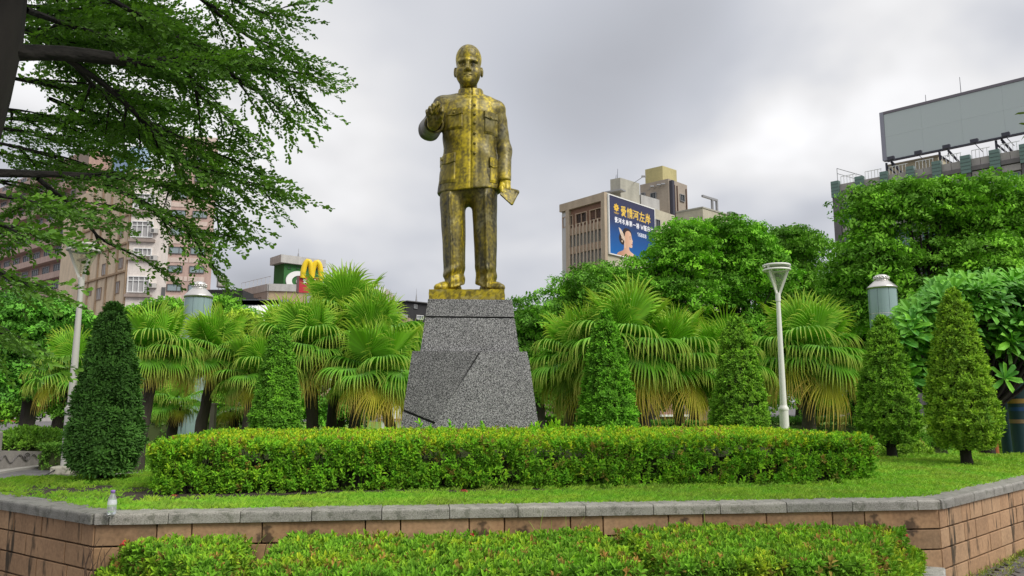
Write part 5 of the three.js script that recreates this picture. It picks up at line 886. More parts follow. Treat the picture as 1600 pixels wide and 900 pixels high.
  for (const [x, y, yaw, tl, sc] of [[0.0, 0.105, -1.5, 0.05, 1], [0.04, 0.16, -1.3, 0.3, 0.7], [0.0, 0.02, -1.4, 0.25, 0.8], [0.02, -0.03, -1.7, -0.5, 1], [0.01, -0.05, -1.3, -0.9, 1.1], [0.0, -0.09, -1.7, -1.2, 1.1], [0.03, -0.06, 1.3, -0.6, 1], [0.04, 0.08, 1.4, 0.2, 1], [0.02, -0.14, -0.6, -1.3, 1.0]]) part('leaf', place(lf2, V(0, 0, 0), yaw, tl, 0.3, sc), std({ color: rgb(0.2, 0.32, 0.03), roughness: 0.6, side: THREE.DoubleSide }), tw).position.set(x, y, 0.0);
  void g;
}
// ---------------------------------------------------------------- shrubs and ground cover
function shrub(name, label, cat, px, py, d, wPx, hPx, depth, o = {}) {
  const b = o.base ?? onPlane(px, py, o.h ?? 0), dd = -b.z, s = dd / FOC, A = wPx * s / 2, H = hPx * s, r = rng(px + py * 3), geo = sprig(rng(px), 8, 0.1, 0.085, 0.038, 1.2), list = []; void d;
  const t = thing(name, label, cat, b); const n = Math.round((o.dens ?? 260) * A * 2 * (depth + H));
  for (let i = 0; i < n; i++) { const a = r() * 6.283, u = Math.pow(r(), 0.5), f = (o.boxy ? 1 : Math.sqrt(Math.max(0, 1 - u * u * 0.92))), x = Math.cos(a) * u * A * (o.boxy ? 1.1 : 1), z = Math.sin(a) * u * depth / 2, y = H * f * (o.boxy && r() < 0.5 ? r() : 1) + 0.12 * H * fbm(x * 2.5, z * 2.5, px, 3) - r() * 0.06; list.push({ p: V(x, Math.max(0.02, y), z), q: quatTo(V((r() - 0.5) + x / A * 0.6, 1, (r() - 0.2)).normalize(), r() * 6.28), s: (0.7 + 0.6 * r()) * (o.leaf ?? 1), c: tint(r, o.dark ?? [0.05, 0.14, 0.015], o.light ?? [0.22, 0.36, 0.03], 0.25 + 0.75 * r(), 0.25) }); }
  scatter('foliage', [geo], LEAF, list, t);
  const cg = o.boxy ? new THREE.BoxGeometry(A * 1.7, H * 0.8, depth * 0.7, 8, 4, 4) : new THREE.SphereGeometry(1, 16, 10, 0, 6.3, 0, 1.57); if (!o.boxy) cg.scale(A * 0.86, H * 0.72, depth * 0.42); else cg.translate(0, H * 0.4, 0); part('shrub_core', metric(cg, 0.5), plain(0.08, 0.10, 0.035, 1), t); return t;
}
shrub('low_shrub', 'yellow-green ground shrub behind the bare-trunked conical tree', 'shrub', 1415, 716, 0, 66, 22, 1.0, { h: 0.35 });
shrub('low_shrub', 'bright low shrub between the two conical trees of the right lawn', 'shrub', 1452, 709, 0, 60, 26, 1.0, { h: 0.35, light: [0.15, 0.32, 0.03] });
shrub('low_shrub', 'bright ground shrub at the foot of the teal posts', 'shrub', 1585, 716, 0, 90, 26, 1.1, { h: 0.35, light: [0.3, 0.42, 0.03] });
shrub('low_shrub', 'darker leafy shrub just beneath the teal posts', 'shrub', 1556, 702, 0, 60, 30, 0.9, { h: 0.3, light: [0.1, 0.26, 0.02] });
shrub('low_shrub', 'brownish dry shrub next to the bare trunk of the conical tree', 'shrub', 1428, 712, 0, 26, 20, 0.5, { h: 0.4, light: [0.3, 0.22, 0.08], dark: [0.12, 0.09, 0.03] });
shrub('mounded_shrub', 'wide bright green mound of shrubs above the curved concrete bench wall', 'shrub', 48, 706, 0, 106, 31, 2.2, { h: 0.3, light: [0.17, 0.33, 0.03], dark: [0.06, 0.15, 0.02] });
shrub('box_hedge', 'small dark square hedge between the curved bench wall and the lamp base', 'hedge', 86, 733, 0, 38, 31, 0.7, { boxy: true, light: [0.1, 0.22, 0.025], dens: 500 });
shrub('box_hedge', 'dark distant hedge low behind the palms near the pedestal', 'hedge', 866, 690, 0, 70, 34, 1.0, { boxy: true, light: [0.085, 0.22, 0.018] });
shrub('box_hedge', 'long dark distant hedge low behind the wide palm group', 'hedge', 1040, 694, 0, 180, 30, 1.0, { boxy: true, light: [0.085, 0.22, 0.018] });
shrub('box_hedge', 'added dark hedge standing in for shade behind the squat shaggy palm and the white lamp post', 'hedge', 1280, 694, 0, 230, 36, 1.2, { boxy: true, light: [0.08, 0.2, 0.02] });  // added hedge, darkens the bright lawn gap under the palm
shrub('box_hedge', 'added dark hedge in place of shade behind the two palms and the concrete post', 'hedge', 330, 697, 0, 230, 40, 1.2, { boxy: true, light: [0.08, 0.2, 0.02] });  // also added: dark leaves replace the shade between these trunks
// ================================================================ the near tree whose tiered branches overhang the view
{
  const r = rng(301), tr = thing('overhanging_tree', 'near dark-trunked tree with tiered sprays of small leaves overhanging the view', 'tree', V(at(-20, 300, 5.2).x, 0, -5.2)), B = tr.position;
  const L = (x, y, d) => at(x, y, d).sub(B), wood = [], list = [];
  const twig = spray(r, 27, 0.40, 0.046, 0.028);
  const cD = [0.04, 0.11, 0.010], cL = [0.11, 0.25, 0.012];
  part('trunk', limb([V(-0.35, -0.05, 0), L(-75, 520, 5.2), L(-58, 260, 5.2), L(-14, 90, 5.15), L(6, -30, 5.1), L(24, -190, 5.1), V(0.75, 6.6, -0.1), V(0.8, 8.6, -0.3)], [0.24, 0.2, 0.17, 0.165, 0.16, 0.14, 0.1, 0.05], 12, 0.25, 5), std({ color: rgb(0.03, 0.026, 0.022), roughness: 1, map: barkMap, bumpMap: barkMap, bumpScale: 0.03 }), tr);
  const up = V(0, 1, 0);
  const addSpray = (p, dir, s, ton) => { const z = dir.clone().normalize(), x = new THREE.Vector3().crossVectors(up, z).normalize(), y = new THREE.Vector3().crossVectors(z, x); list.push({ p, q: new THREE.Quaternion().setFromRotationMatrix(new THREE.Matrix4().makeBasis(x, y, z)).multiply(new THREE.Quaternion().setFromAxisAngle(V(0, 0, 1), (r() - 0.5) * 1.7)), s, c: tint(r, cD, cL, ton, 0.25) }); };
  // a limb with side shoots lying in a roughly level tier, each carrying sprays
  const tier = (pts, r0, r1, o) => tierW(pts.map(([x, y, d]) => at(x > 220 ? 220 + (x - 220) * 0.84 : x, y, d)), r0, r1, o);
  function tierW(world, r0, r1, o = {}) {
    const P = world.map((a) => a.clone().sub(B)), c = new THREE.CatmullRomCurve3(P, false, 'centripetal'), len = c.getLength(), n = Math.round(len * ((o.dens ?? 9) * 0.6));
    wood.push(limb(P, [r0, lerp(r0, r1, 0.5), r1], 7, 0.12, world[0].x * 10));
    for (let i = 0; i < n; i++) {
      const t = lerp(o.from ?? 0.12, 1, (i + r()) / n), p = c.getPointAt(Math.min(t, 0.999)), d = c.getTangentAt(Math.min(t, 0.999)), side = i % 2 ? 1 : -1, tp = 1 - t;
      const sd = new THREE.Vector3().crossVectors(up, d).normalize().multiplyScalar(side), ln = (o.shoot ?? 0.75) * (0.35 + 0.65 * Math.pow(tp, 0.6)) * (0.6 + 0.7 * r()), dir = d.clone().multiplyScalar(0.75 + 0.5 * r()).add(sd.multiplyScalar(0.35 + 0.65 * r())).add(V(0, (o.fall ?? -0.12) + (r() - 0.5) * 0.45, 0)).normalize();
      const e = p.clone().addScaledVector(dir, ln).add(V(0, -0.05 * ln, 0)), m = p.clone().lerp(e, 0.5).add(V(0, 0.04 * ln, 0));
      wood.push(limb([p, m, e], [Math.max(0.005, 0.014 * (0.4 + tp)), 0.008, 0.003], 5));
      const ns = Math.max(2, Math.round(ln / 0.15 * (o.leafy ?? 2.3)));
      for (let k = 0; k < ns; k++) { const u = (k + 0.5 + 0.5 * (r() - 0.5)) / ns, q = p.clone().lerp(e, u), a = (k % 2 ? 1 : -1) * (0.25 + 0.8 * r()) * (1.1 - u * 0.6); addSpray(q, dir.clone().applyAxisAngle(up, a).add(V(0, (r() - 0.5) * 0.5 - 0.05, 0)), (0.55 + 0.5 * r()) * (o.size ?? 1), 0.15 + 0.75 * r() * (o.leafTone ?? 1)); }
    }
    for (let k = 0; k < 4; k++) addSpray(P[P.length - 1].clone(), c.getTangentAt(1).applyAxisAngle(up, (r() - 0.5) * 0.7), 0.8, 0.5 + 0.4 * r());
  }
  // main limbs, read off the photograph: pixel and distance
  tier([[15, 82, 5.2], [110, 84, 5.5], [240, 97, 6.0], [368, 93, 6.5]], 0.062, 0.036, { from: 0.35, shoot: 0.8, dens: 8 });
  tier([[366, 93, 6.5], [430, 100, 6.8], [490, 125, 7.0], [512, 146, 7.1]], 0.03, 0.006, { shoot: 0.6, dens: 13, from: 0 });
  tier([[360, 95, 6.5], [400, 125, 6.6], [450, 150, 6.8], [488, 178, 6.9]], 0.022, 0.005, { shoot: 0.5, dens: 13, from: 0.1 });
  tier([[318, -12, 6.2], [409, 51, 6.6], [465, 76, 6.9], [549, 113, 7.2]], 0.02, 0.004, { shoot: 0.55, dens: 13, from: 0 });
  tier([[300, -60, 6.0], [380, -8, 6.5], [450, 20, 6.9], [497, 8, 7.2]], 0.02, 0.004, { shoot: 0.45, dens: 11 });
  tier([[140, -20, 5.6], [230, 30, 6.0], [300, 62, 6.4], [380, 92, 6.9]], 0.024, 0.008, { shoot: 0.8, dens: 11 });
  tier([[40, 15, 5.2], [110, 40, 5.8], [180, 62, 6.4], [262, 92, 7.0]], 0.026, 0.01, { shoot: 0.8, dens: 10 });
  tier([[100, 88, 5.5], [181, 147, 6.0], [215, 181, 6.2], [290, 250, 6.6], [375, 275, 6.9], [463, 301, 7.2]], 0.026, 0.004, { shoot: 0.6, dens: 12, from: 0.2 });
  tier([[215, 181, 6.2], [290, 215, 6.6], [350, 235, 6.9], [420, 262, 7.2]], 0.014, 0.004, { shoot: 0.5, dens: 12 });
  tier([[110, 95, 5.6], [180, 170, 6.4], [235, 215, 6.9], [330, 240, 7.4]], 0.018, 0.005, { shoot: 0.7, dens: 11 });
  tier([[300, 100, 6.3], [330, 150, 6.5], [370, 175, 6.7], [398, 205, 6.9]], 0.016, 0.004, { shoot: 0.5, dens: 13, fall: -0.25 });
  tier([[-30, 270, 5.4], [60, 272, 5.8], [171, 276, 6.3], [285, 288, 6.8]], 0.036, 0.01, { shoot: 0.5, dens: 9, from: 0.3 });
  tier([[161, 286, 6.3], [235, 323, 6.6], [293, 358, 6.9], [372, 366, 7.3]], 0.015, 0.004, { shoot: 0.36, dens: 12 });
  tier([[235, 285, 6.5], [300, 300, 6.9], [350, 318, 7.1], [378, 345, 7.3]], 0.012, 0.004, { shoot: 0.5, dens: 12 });
  tier([[59, 279, 5.8], [122, 332, 6.2], [156, 372, 6.4], [205, 396, 6.7], [252, 418, 7.0]], 0.02, 0.004, { shoot: 0.2, dens: 7, fall: 0, from: 0.25 });
  tier([[285, 330, 6.8], [310, 365, 6.9], [330, 390, 7.0], [348, 412, 7.1]], 0.01, 0.003, { shoot: 0.3, dens: 14 });
  // the nearer low branches at the edge of the view
  tier([[-60, 330, 4.2], [0, 350, 4.6], [25, 358, 5.0], [55, 366, 5.4]], 0.03, 0.006, { shoot: 0.4, dens: 12, leafTone: 1 });
  tier([[-60, 400, 4.2], [-10, 420, 4.5], [15, 432, 4.8], [48, 446, 5.2]], 0.03, 0.006, { shoot: 0.35, dens: 12, leafTone: 1, fall: -0.2 });
  tier([[-40, 300, 4.6], [40, 312, 5.2], [60, 322, 5.6], [85, 328, 6.0]], 0.02, 0.005, { shoot: 0.4, dens: 11, leafTone: 0.8 });
  tier([[-70, 470, 4.0], [-20, 500, 4.3], [0, 520, 4.6]], 0.02, 0.006, { shoot: 0.3, dens: 12, leafTone: 1, fall: -0.35 });
  // tiers farther back that close the crown
  for (let i = 0; i < 15; i++) { const y = -60 + r() * 290, x0 = -40 + r() * 120, d0 = 5.8 + r() * 1.6, reach = 150 + r() * 170 - Math.max(0, y - 120) * 0.35, dr = 15 + r() * 60; tier([[x0, y, d0], [x0 + reach * 0.5, y + dr * 0.45, d0 + 0.7], [x0 + reach, y + dr, d0 + 1.4]], 0.018, 0.004, { shoot: 0.8, dens: 9.5, from: 0 }); }
  for (let i = 0; i < 4; i++) { const y = 190 + r() * 110, x0 = -60 + r() * 60, d0 = 5.6 + r() * 1.6; tier([[x0, y, d0], [x0 + 90, y + 20, d0 + 0.6], [x0 + 150 + r() * 60, y + 45, d0 + 1.2]], 0.014, 0.004, { shoot: 0.6, dens: 8, from: 0, leafTone: 0.8 }); }
  // the crown above the view: it shades the trunk, the low branches and the corner of the lawn
  for (let i = 0; i < 30; i++) { const az = i * 2.4 + r() * 0.6, h0 = 5.9 + 2.6 * r(), away = Math.max(0, -Math.sin(az)), right = Math.max(0, Math.cos(az)), len = (2.4 + 2.0 * r()) * (1 - 0.3 * right), s0 = V(0.7, h0 + 0.9 * away + 0.5 * right, -0.1), e0 = V(0.7 + Math.cos(az) * len, s0.y + 0.25 + 0.5 * r(), -0.1 + Math.sin(az) * len), m0 = s0.clone().lerp(e0, 0.5).add(V(0, 0.3, 0)); const W = (q) => { const w = q.clone().add(B); const dz = -w.z; void dz; return w; }; tierW([s0, m0, e0].map(W), 0.04, 0.008, { shoot: 1.1, dens: 7, from: 0.1, leafy: 1.3, size: 1.5 }); }
  part('branches', merge(wood), std({ color: rgb(0.03, 0.026, 0.022), roughness: 1, map: barkMap, bumpMap: barkMap, bumpScale: 0.03 }), tr);
  scatter('leaves', [twig], leafMat(0.85, 0.45), list, tr);
}
// ================================================================ buildings: facades given by their two ends, seen from outside
function facade(root, A, B) {
  const u = V(B.x - A.x, 0, B.z - A.z), Lh = u.length(); u.normalize(); const n = V(-u.z, 0, u.x), o = V(A.x, 0, A.z);
  const m = new THREE.Matrix4().makeBasis(u, V(0, 1, 0), n).setPosition(o.x - root.position.x, -root.position.y, o.z - root.position.z);
  return { u, n, o, L: Lh, m, root,
    uv(px, py, off = 0) { const r = ray(px, py), d = V(r[0], r[1], -r[2]), P0 = o.clone().addScaledVector(n, off), t = P0.clone().sub(V(0, EYE, 0)).dot(n) / d.dot(n), P = V(d.x * t, EYE + d.y * t, d.z * t); return [P.clone().sub(o).dot(u), P.y]; },
    at(uu, off = 0) { return o.clone().addScaledVector(u, uu).addScaledVector(n, off); } };
}
const fmesh = (f, name, geo, mat, label) => { const o = part(name, geo, mat, f.root, label); o.applyMatrix4(f.m); return o; };
const bx = (u0, u1, v0, v1, w0, w1) => box(Math.abs(u1 - u0), Math.abs(v1 - v0), Math.abs(w1 - w0), (u0 + u1) / 2, (v0 + v1) / 2, (w0 + w1) / 2);
const fbox = (f, name, u0, u1, v0, v1, w0, w1, mat, label) => fmesh(f, name, bx(u0, u1, v0, v1, w0, w1), mat, label);
function fwindow(f, u0, u1, v0, v1, o = {}) {
  const t = o.t ?? 0.1, d = o.d ?? 0.14, g = [bx(u0, u1, v1 - t, v1, 0.004, d), bx(u0, u1, v0, v0 + t, 0.004, d), bx(u0, u0 + t, v0 + t, v1 - t, 0.004, d), bx(u1 - t, u1, v0 + t, v1 - t, 0.004, d)];
  for (let i = 1; i < (o.cols ?? 2); i++) { const u = u0 + (u1 - u0) * (o.at?.[i - 1] ?? i / (o.cols ?? 2)); g.push(bx(u - t * 0.4, u + t * 0.4, v0 + t, v1 - t, 0.006, d * 0.8)); }
  for (const k of o.rows ?? []) g.push(bx(u0 + t, u1 - t, v0 + (v1 - v0) * k - t * 0.3, v0 + (v1 - v0) * k + t * 0.3, 0.008, d * 0.7));
  const w = fmesh(f, 'window', merge(g), o.frame ?? M.white);
  part('pane', bx(u0 + t, u1 - t, v0 + t, v1 - t, 0.01, 0.05), o.glass ?? glassDark, w);
  return w;
}
// a block with a corner toward the viewer: corner, left and right end of its roofline as pixels on the plane y = h
function block(root, name, c, l, r, h, h0, mat, facesOut) {
  const C = onPlane(c[0], c[1], h), Lp = onPlane(l[0], l[1], h), R = onPlane(r[0], r[1], h), K = Lp.clone().add(R).sub(C);
  const o = part(name, prism([[Lp.x, Lp.z], [C.x, C.z], [R.x, R.z], [K.x, K.z]], h0, h), mat, root); o.position.set(-root.position.x, -root.position.y, -root.position.z);
  if (facesOut) { facesOut.left = facade(root, Lp, C); facesOut.right = facade(root, C, R); }
  return { C, L: Lp, R, K };
}
const railing = (f, u0, u1, v, h, step, mat, w = -0.1) => { const g = [bx(u0, u1, v + h - 0.05, v + h, w - 0.025, w + 0.025)]; for (let u = u0; u <= u1 + 1e-6; u += step) g.push(bx(u - 0.02, u + 0.02, v, v + h - 0.05, w - 0.02, w + 0.02)); return fmesh(f, 'railing', merge(g), mat); };
const metalGrey = plain(0.3, 0.3, 0.31, 0.6, 0.3), ironDark = plain(0.05, 0.05, 0.07, 0.6, 0.2), frameDark = plain(0.1, 0.1, 0.1, 0.6), curtain = plain(0.34, 0.33, 0.33, 0.35);

// ---------------------------------------------------------------- beige office block with the blue advertisement
{
  const h = 20.9, c0 = onPlane(948, 301, h), root = thing('office_block', 'beige office block with thin vertical fins, roof boxes and a blue advertisement on its side', 'building', [c0.x, 0, c0.z]), fo = {};
  const beige = render(0.6, 0.49, 0.38), tan = render(0.58, 0.43, 0.33), pale = render(0.66, 0.62, 0.5), paleFin = render(0.74, 0.63, 0.52), rust = render(0.3, 0.165, 0.115);
  block(root, 'wall', [948, 301], [878, 321], [1054, 336.5], h, 0, pale, fo);
  const L = fo.left, R = fo.right;
  // curved white stair wall at the far left end, with its vertical lettering
  { const cw = part('curved_wall', new THREE.CylinderGeometry(1.5, 1.5, h - 0.9, 24, 1, false), render(0.66, 0.67, 0.7), root), p = L.at(0.75, -1.32); cw.position.set(p.x - root.position.x, (h - 0.9) / 2, p.z - root.position.z);
    const g = []; for (let k = 0; k < 17; k++) { if (k === 6) continue; const a = -0.72, y = h - 3.4 - k * 0.5, q = box(0.26, 0.3, 0.03); q.rotateY(a); q.translate(Math.sin(a) * 1.51, y - (h - 0.9) / 2, Math.cos(a) * 1.51); g.push(q); const s = box(0.1, 0.14, 0.04); s.rotateY(a); void s; }
    part('lettering', merge(g), plain(0.05, 0.1, 0.22, 0.6), cw); }
  // left facade: recessed top storey with three openings, two storeys of fins
  const U = (px, py) => L.uv(px, py)[0], Vv = (px, py) => L.uv(px, py)[1], e = L.L;
  const vTopBand = Vv(945, 314), vOpen0 = Vv(942, 343), vFin = Vv(938, 346);
  fbox(L, 'parapet_band', 0, e, vTopBand, h + 0.02, 0.003, 0.35, beige);
  fbox(L, 'corner_pier', e - 0.45, e, 0, vTopBand - 0.004, 0.003, 0.35, beige); fbox(L, 'corner_pier', 0.9, 1.35, 0, vTopBand - 0.004, 0.003, 0.35, beige);
  fbox(L, 'recessed_wall', 1.354, e - 0.454, Vv(938, 350), vTopBand - 0.004, 0.003, 0.05, rust);
  const w3 = [[880.5, 896.8], [901, 918.8], [923, 941.8]];
  for (const [a, b] of w3) { const u0 = U(a, 345), u1 = U(b, 335); fwindow(L, u0, u1, vOpen0 + 0.1, vTopBand - 0.55, { frame: tan, d: 0.2, t: 0.08, cols: 2 }); }
  const floors = [[vFin - 0.1, Vv(944, 371)], [Vv(944, 383.5), Vv(944, 400.5)], [Vv(944, 412), Vv(944, 429)]];
  let top = vFin + 0.02; const u0 = 1.36, u1 = e - 0.46, nW = 9;
  for (let k = 0; k < 5; k++) {
    const v1 = vFin - 0.75 - k * 1.86, v0 = v1 - 1.18;
    fbox(L, 'spandrel', u0, u1, v1, Math.min(top, v1 + 0.7), 0.004, 0.22, tan);
    for (let i = 0; i < nW; i++) { const a = u0 + (u1 - u0) * (i + 0.16) / nW, b = u0 + (u1 - u0) * (i + 0.86) / nW; fwindow(L, a, b, v0 + 0.02, v1 - 0.02, { frame: metalGrey, t: 0.04, d: 0.07, cols: 2, rows: [0.68], glass: i % 4 === 2 ? glassPale : glassDark }); }
    top = v0;
  }
  void floors;
  for (let i = 0; i <= nW; i++) { const a = u0 + (u1 - u0) * i / nW; fbox(L, 'fin', a - 0.045, a + 0.045, 2, vFin + 0.25, 0.225, 0.36, paleFin); }
  // right facade: the advertisement and the plain wall beyond it
  const a0 = R.uv(949, 350)[0], a1 = R.uv(1021.5, 350)[0], av1 = h - 0.1, av0 = R.uv(950, 397)[1];
  const ad = canvasTex(800, 640, (x, W, H) => {
    const g = x.createLinearGradient(0, 0, 0, H); g.addColorStop(0, '#2c2c4c'); g.addColorStop(0.4, '#27345f'); g.addColorStop(0.62, '#0f4a8c'); g.addColorStop(1, '#0a62ac'); x.fillStyle = g; x.fillRect(0, 0, W, H);
    const strokes = {
      ai: '1,1 8,0.4|2,2 3,3|4.6,1.8 5.2,2.8|7.6,1.6 6.6,3|0.8,5 0.8,3.8 9.2,3.8 8.6,5|2,5 1.6,6|3.2,4.8 3.6,6.2 6.4,6.2|5,4.6 5.6,5.4|7.2,4.8 8,5.8|4,6.6 1.6,9|3.4,7.2 7.4,7.2 2,10|3.4,7.8 8.8,10',
      qing: '1.6,0.4 1.6,10|0.4,2.4 0.4,4.4|2.6,2 3.2,3.4|4.4,1.2 9.6,1.2|7,0.2 7,4|4.8,2.6 9.2,2.6|4,4 10,4|5,5.2 5,10|5,5.2 9,5.2 9,9.6 8,9.4|5,6.8 9,6.8|5,8.2 9,8.2',
      he: '1,0.8 2,1.8|0.4,3.6 1.6,4.4|0.4,9 2.2,6|3.2,1.4 10,1.4|8.6,1.4 8.6,9.4 7.2,9|4.2,3.6 4.2,7|4.2,3.6 6.8,3.6 6.8,6.8 4.2,6.8',
      zuo: '0.6,2.4 9.6,2.4|4.4,0.2 3.4,5 0.6,9.6|4,5.6 9.2,5.6|6.6,5.6 6.6,9.2|3.2,9.4 10,9.4',
      an: '2,0.8 2,3 8,3 8,0.8|5,0 5,3|1.6,4.2 9.8,4.2|1.8,4.2 1.4,7 0.2,10|3.6,5.8 8.8,5.8|2.6,7.6 9.8,7.6|6.2,5.8 6.2,10',
      shui: '5,0.2 5,9.6 3.8,9|0.8,3 4,3 0.8,7.6|8.8,1.8 5.4,4.6|5.2,4 9.6,8.4',
      di: '2,0.2 0.8,2|1.6,1 4.4,1|6.2,0.2 5.2,2|5.8,1 9.4,1|1.4,3 8.6,3 8.6,4.8 1.6,4.8 1.4,6.6 9,6.6 8.6,9|5,3 5,10|4.8,6.8 1.2,9.4',
      yi: '0.6,5 9.6,5', pai: '0.4,2.4 4,2.4|2.2,0.4 2.2,9.4 1.2,9|0.4,6.4 4,5|6,0.4 6,7 4.8,9.8|8,0.4 8,10|4.4,2.4 6,2.4|4.4,4.4 6,4.4|4.2,6.6 6,6.6|8,2.4 9.8,2.4|8,4.4 9.8,4.4|8,6.6 10,6.6',
      W: '0.4,1 2.6,9 5,3 7.4,9 9.6,1', fan: '2.6,0.2 0.4,2.6|2.6,0.4 4.6,2.2|1,3 4.2,3 4.2,6 1,6 1,9.6 4.4,8|1,4.4 4.2,4.4|5.6,1.2 9.6,0.8|5.8,1.2 5.6,6 4.6,9.6|6,3.8 9.2,3.8 6,9.8|6.4,5.6 9.8,9.6',
      dian: '5,0.2 5.4,1|1.2,1.4 9.6,1.4|1.4,1.4 1.2,6 0.2,9.8|5.4,2.4 5.4,5.4|5.4,3.8 9,3.8|3,5.6 3,9.6|3,5.6 8.6,5.6 8.6,9.4 3,9.4',
      zhai: '5,0.2 5.2,1.2|0.8,3 0.8,1.6 9.4,1.6 9,3|7,3 3,4.2|1,6 9.4,5.4|5,3.8 5,9.4 9.4,9.4 9.6,7.6',
    };
    const draw = (name, px, py, w, hh, lw, color) => { x.strokeStyle = color; x.lineWidth = lw; x.lineCap = 'round'; x.lineJoin = 'round'; for (const s of strokes[name].split('|')) { x.beginPath(); s.split(' ').forEach((p, i) => { const [a, b] = p.split(',').map(Number); i ? x.lineTo(px + a / 10 * w, py + b / 10 * hh) : x.moveTo(px + a / 10 * w, py + b / 10 * hh); }); x.stroke(); } };
    ['ai', 'qing', 'he', 'zuo', 'an'].forEach((k, i) => draw(k, 195 + i * 108, 78, 92, 112, 13, '#e3bd4a'));
    x.fillStyle = '#e6b93a'; for (let i = 0; i < 8; i++) { x.save(); x.translate(118, 118); x.rotate(i * Math.PI / 4); x.beginPath(); x.ellipse(0, -26, 11, 19, 0, 0, 7); x.fill(); x.restore(); } x.fillRect(78, 172, 82, 5); x.fillRect(88, 183, 62, 4);
    ['ai', 'he', 'shui', 'an', 'di', 'yi', 'pai'].forEach((k, i) => draw(k, 88 + i * 62, 224, 50, 60, 9, '#e9e9ef')); ['W', 'fan', 'dian', 'zhai'].forEach((k, i) => draw(k, 540 + i * 60 - (i ? 2 : 0), 224, 50, 60, 9, '#e9e9ef'));
    x.fillStyle = '#dfe2ec'; x.font = 'bold 62px sans-serif'; x.fillText('16888', 470, 372);
    // a woman in profile, hair pinned up with a pale ornament
    x.fillStyle = '#2a1d1c'; x.beginPath(); x.ellipse(220, 440, 66, 74, 0.3, 0, 7); x.fill(); x.beginPath(); x.ellipse(296, 372, 76, 56, 0.1, 0, 7); x.fill();
    const skin = x.createLinearGradient(180, 0, 400, 0); skin.addColorStop(0, '#b98a72'); skin.addColorStop(0.6, '#d6aa90'); skin.addColorStop(1, '#e6c3aa'); x.fillStyle = skin;
    x.beginPath(); x.moveTo(262, 372); x.bezierCurveTo(290, 330, 356, 330, 366, 384); x.lineTo(372, 412); x.lineTo(392, 452); x.lineTo(380, 462); x.lineTo(386, 480); x.lineTo(378, 490); x.lineTo(382, 508); x.bezierCurveTo(380, 530, 350, 530, 326, 520); x.bezierCurveTo(318, 548, 330, 566, 372, 580); x.bezierCurveTo(420, 596, 440, 620, 444, 640); x.lineTo(110, 640); x.bezierCurveTo(130, 590, 220, 590, 232, 560); x.bezierCurveTo(240, 530, 232, 470, 262, 372); x.fill();
    x.fillStyle = '#8f3c38'; x.beginPath(); x.ellipse(376, 484, 12, 5, 0.1, 0, 7); x.fill(); x.strokeStyle = '#3a2620'; x.lineWidth = 5; x.beginPath(); x.moveTo(332, 408); x.lineTo(358, 402); x.stroke(); x.beginPath(); x.moveTo(336, 428); x.lineTo(360, 426); x.stroke();
    x.fillStyle = '#d9c6b4'; x.beginPath(); x.moveTo(150, 330); x.bezierCurveTo(190, 330, 250, 390, 262, 470); x.bezierCurveTo(220, 470, 180, 420, 150, 330); x.fill(); x.fillStyle = '#c7ad97'; for (let i = 0; i < 7; i++) { x.beginPath(); x.arc(206 + (i % 3) * 22, 398 + i * 13, 12, 0, 7); x.fill(); } x.fillStyle = '#efe6da'; for (let i = 0; i < 5; i++) { x.beginPath(); x.arc(252, 490 + i * 12, 5, 0, 7); x.fill(); }
  });
  const panel = fbox(R, 'advertisement', a0 + 0.12, a1 - 0.1, av0 + 0.1, av1 - 0.1, 0.05, 0.16, std({ color: 0xffffff, roughness: 0.55, map: ad }));
  { const p = panel.geometry.attributes, W = a1 - a0 - 0.22, Hh = av1 - av0 - 0.2; for (let i = 0; i < p.position.count; i++) p.uv.setXY(i, (p.position.getX(i) - a0 - 0.12) / W, (p.position.getY(i) - av0 - 0.1) / Hh); }
  const ef = M.white; for (const q of [[a0, a1, av1 - 0.1, av1], [a0, a1, av0, av0 + 0.1], [a0, a0 + 0.12, av0 + 0.1, av1 - 0.1], [a1 - 0.1, a1, av0 + 0.1, av1 - 0.1]]) fbox(R, 'advertisement_frame', ...q, 0.03, 0.19, ef);
  for (const px of [1023.5]) fwindow(R, R.uv(px, 345)[0], R.uv(1030, 345)[0], R.uv(1026, 359)[1], R.uv(1026, 343)[1], { frame: metalGrey, t: 0.05, cols: 2 });
  // roof structures
  const roofPale = render(0.52, 0.51, 0.45), roofGrey = render(0.46, 0.4, 0.34), yellow = render(0.62, 0.56, 0.28), f1 = {}, f2 = {}, f3 = {};
  block(root, 'roof_box', [969, 277.5], [953.5, 280.5], [999, 286.5], 23.35, h - 0.02, roofPale, f1);
  block(root, 'stair_tower', [1044, 279], [1000, 289], [1073.5, 289.5], 25.1, h - 0.02, roofGrey, f2);
  block(root, 'water_tank_house', [1035, 258.8], [1008, 265], [1057, 266], 27.0, 24.9, yellow, f3);
  fwindow(f2.left, f2.left.uv(1017, 310)[0], f2.left.uv(1026, 310)[0], f2.left.uv(1022, 313)[1], f2.left.uv(1022, 301)[1], { frame: metalGrey, t: 0.05 }); fwindow(f2.left, f2.left.uv(1002, 310)[0], f2.left.uv(1009, 310)[0], f2.left.uv(1005, 309)[1], f2.left.uv(1005, 301.5)[1], { frame: metalGrey, t: 0.05, cols: 4 });
  fwindow(f2.right, f2.right.uv(1062, 310)[0], f2.right.uv(1068.5, 310)[0], f2.right.uv(1065, 315)[1], f2.right.uv(1065, 304)[1], { frame: metalGrey, t: 0.05 });
  fbox(f2.right, 'duct', f2.right.uv(1046, 300)[0], f2.right.uv(1049, 300)[0], h, 24.9, 0.01, 0.4, ironDark); for (const px of [1053, 1057, 1071]) fbox(f2.right, 'drain_pipe', f2.right.uv(px, 300)[0], f2.right.uv(px + 0.8, 300)[0], h, 24.6, 0.01, 0.12, plain(0.12, 0.07, 0.05, 0.8));
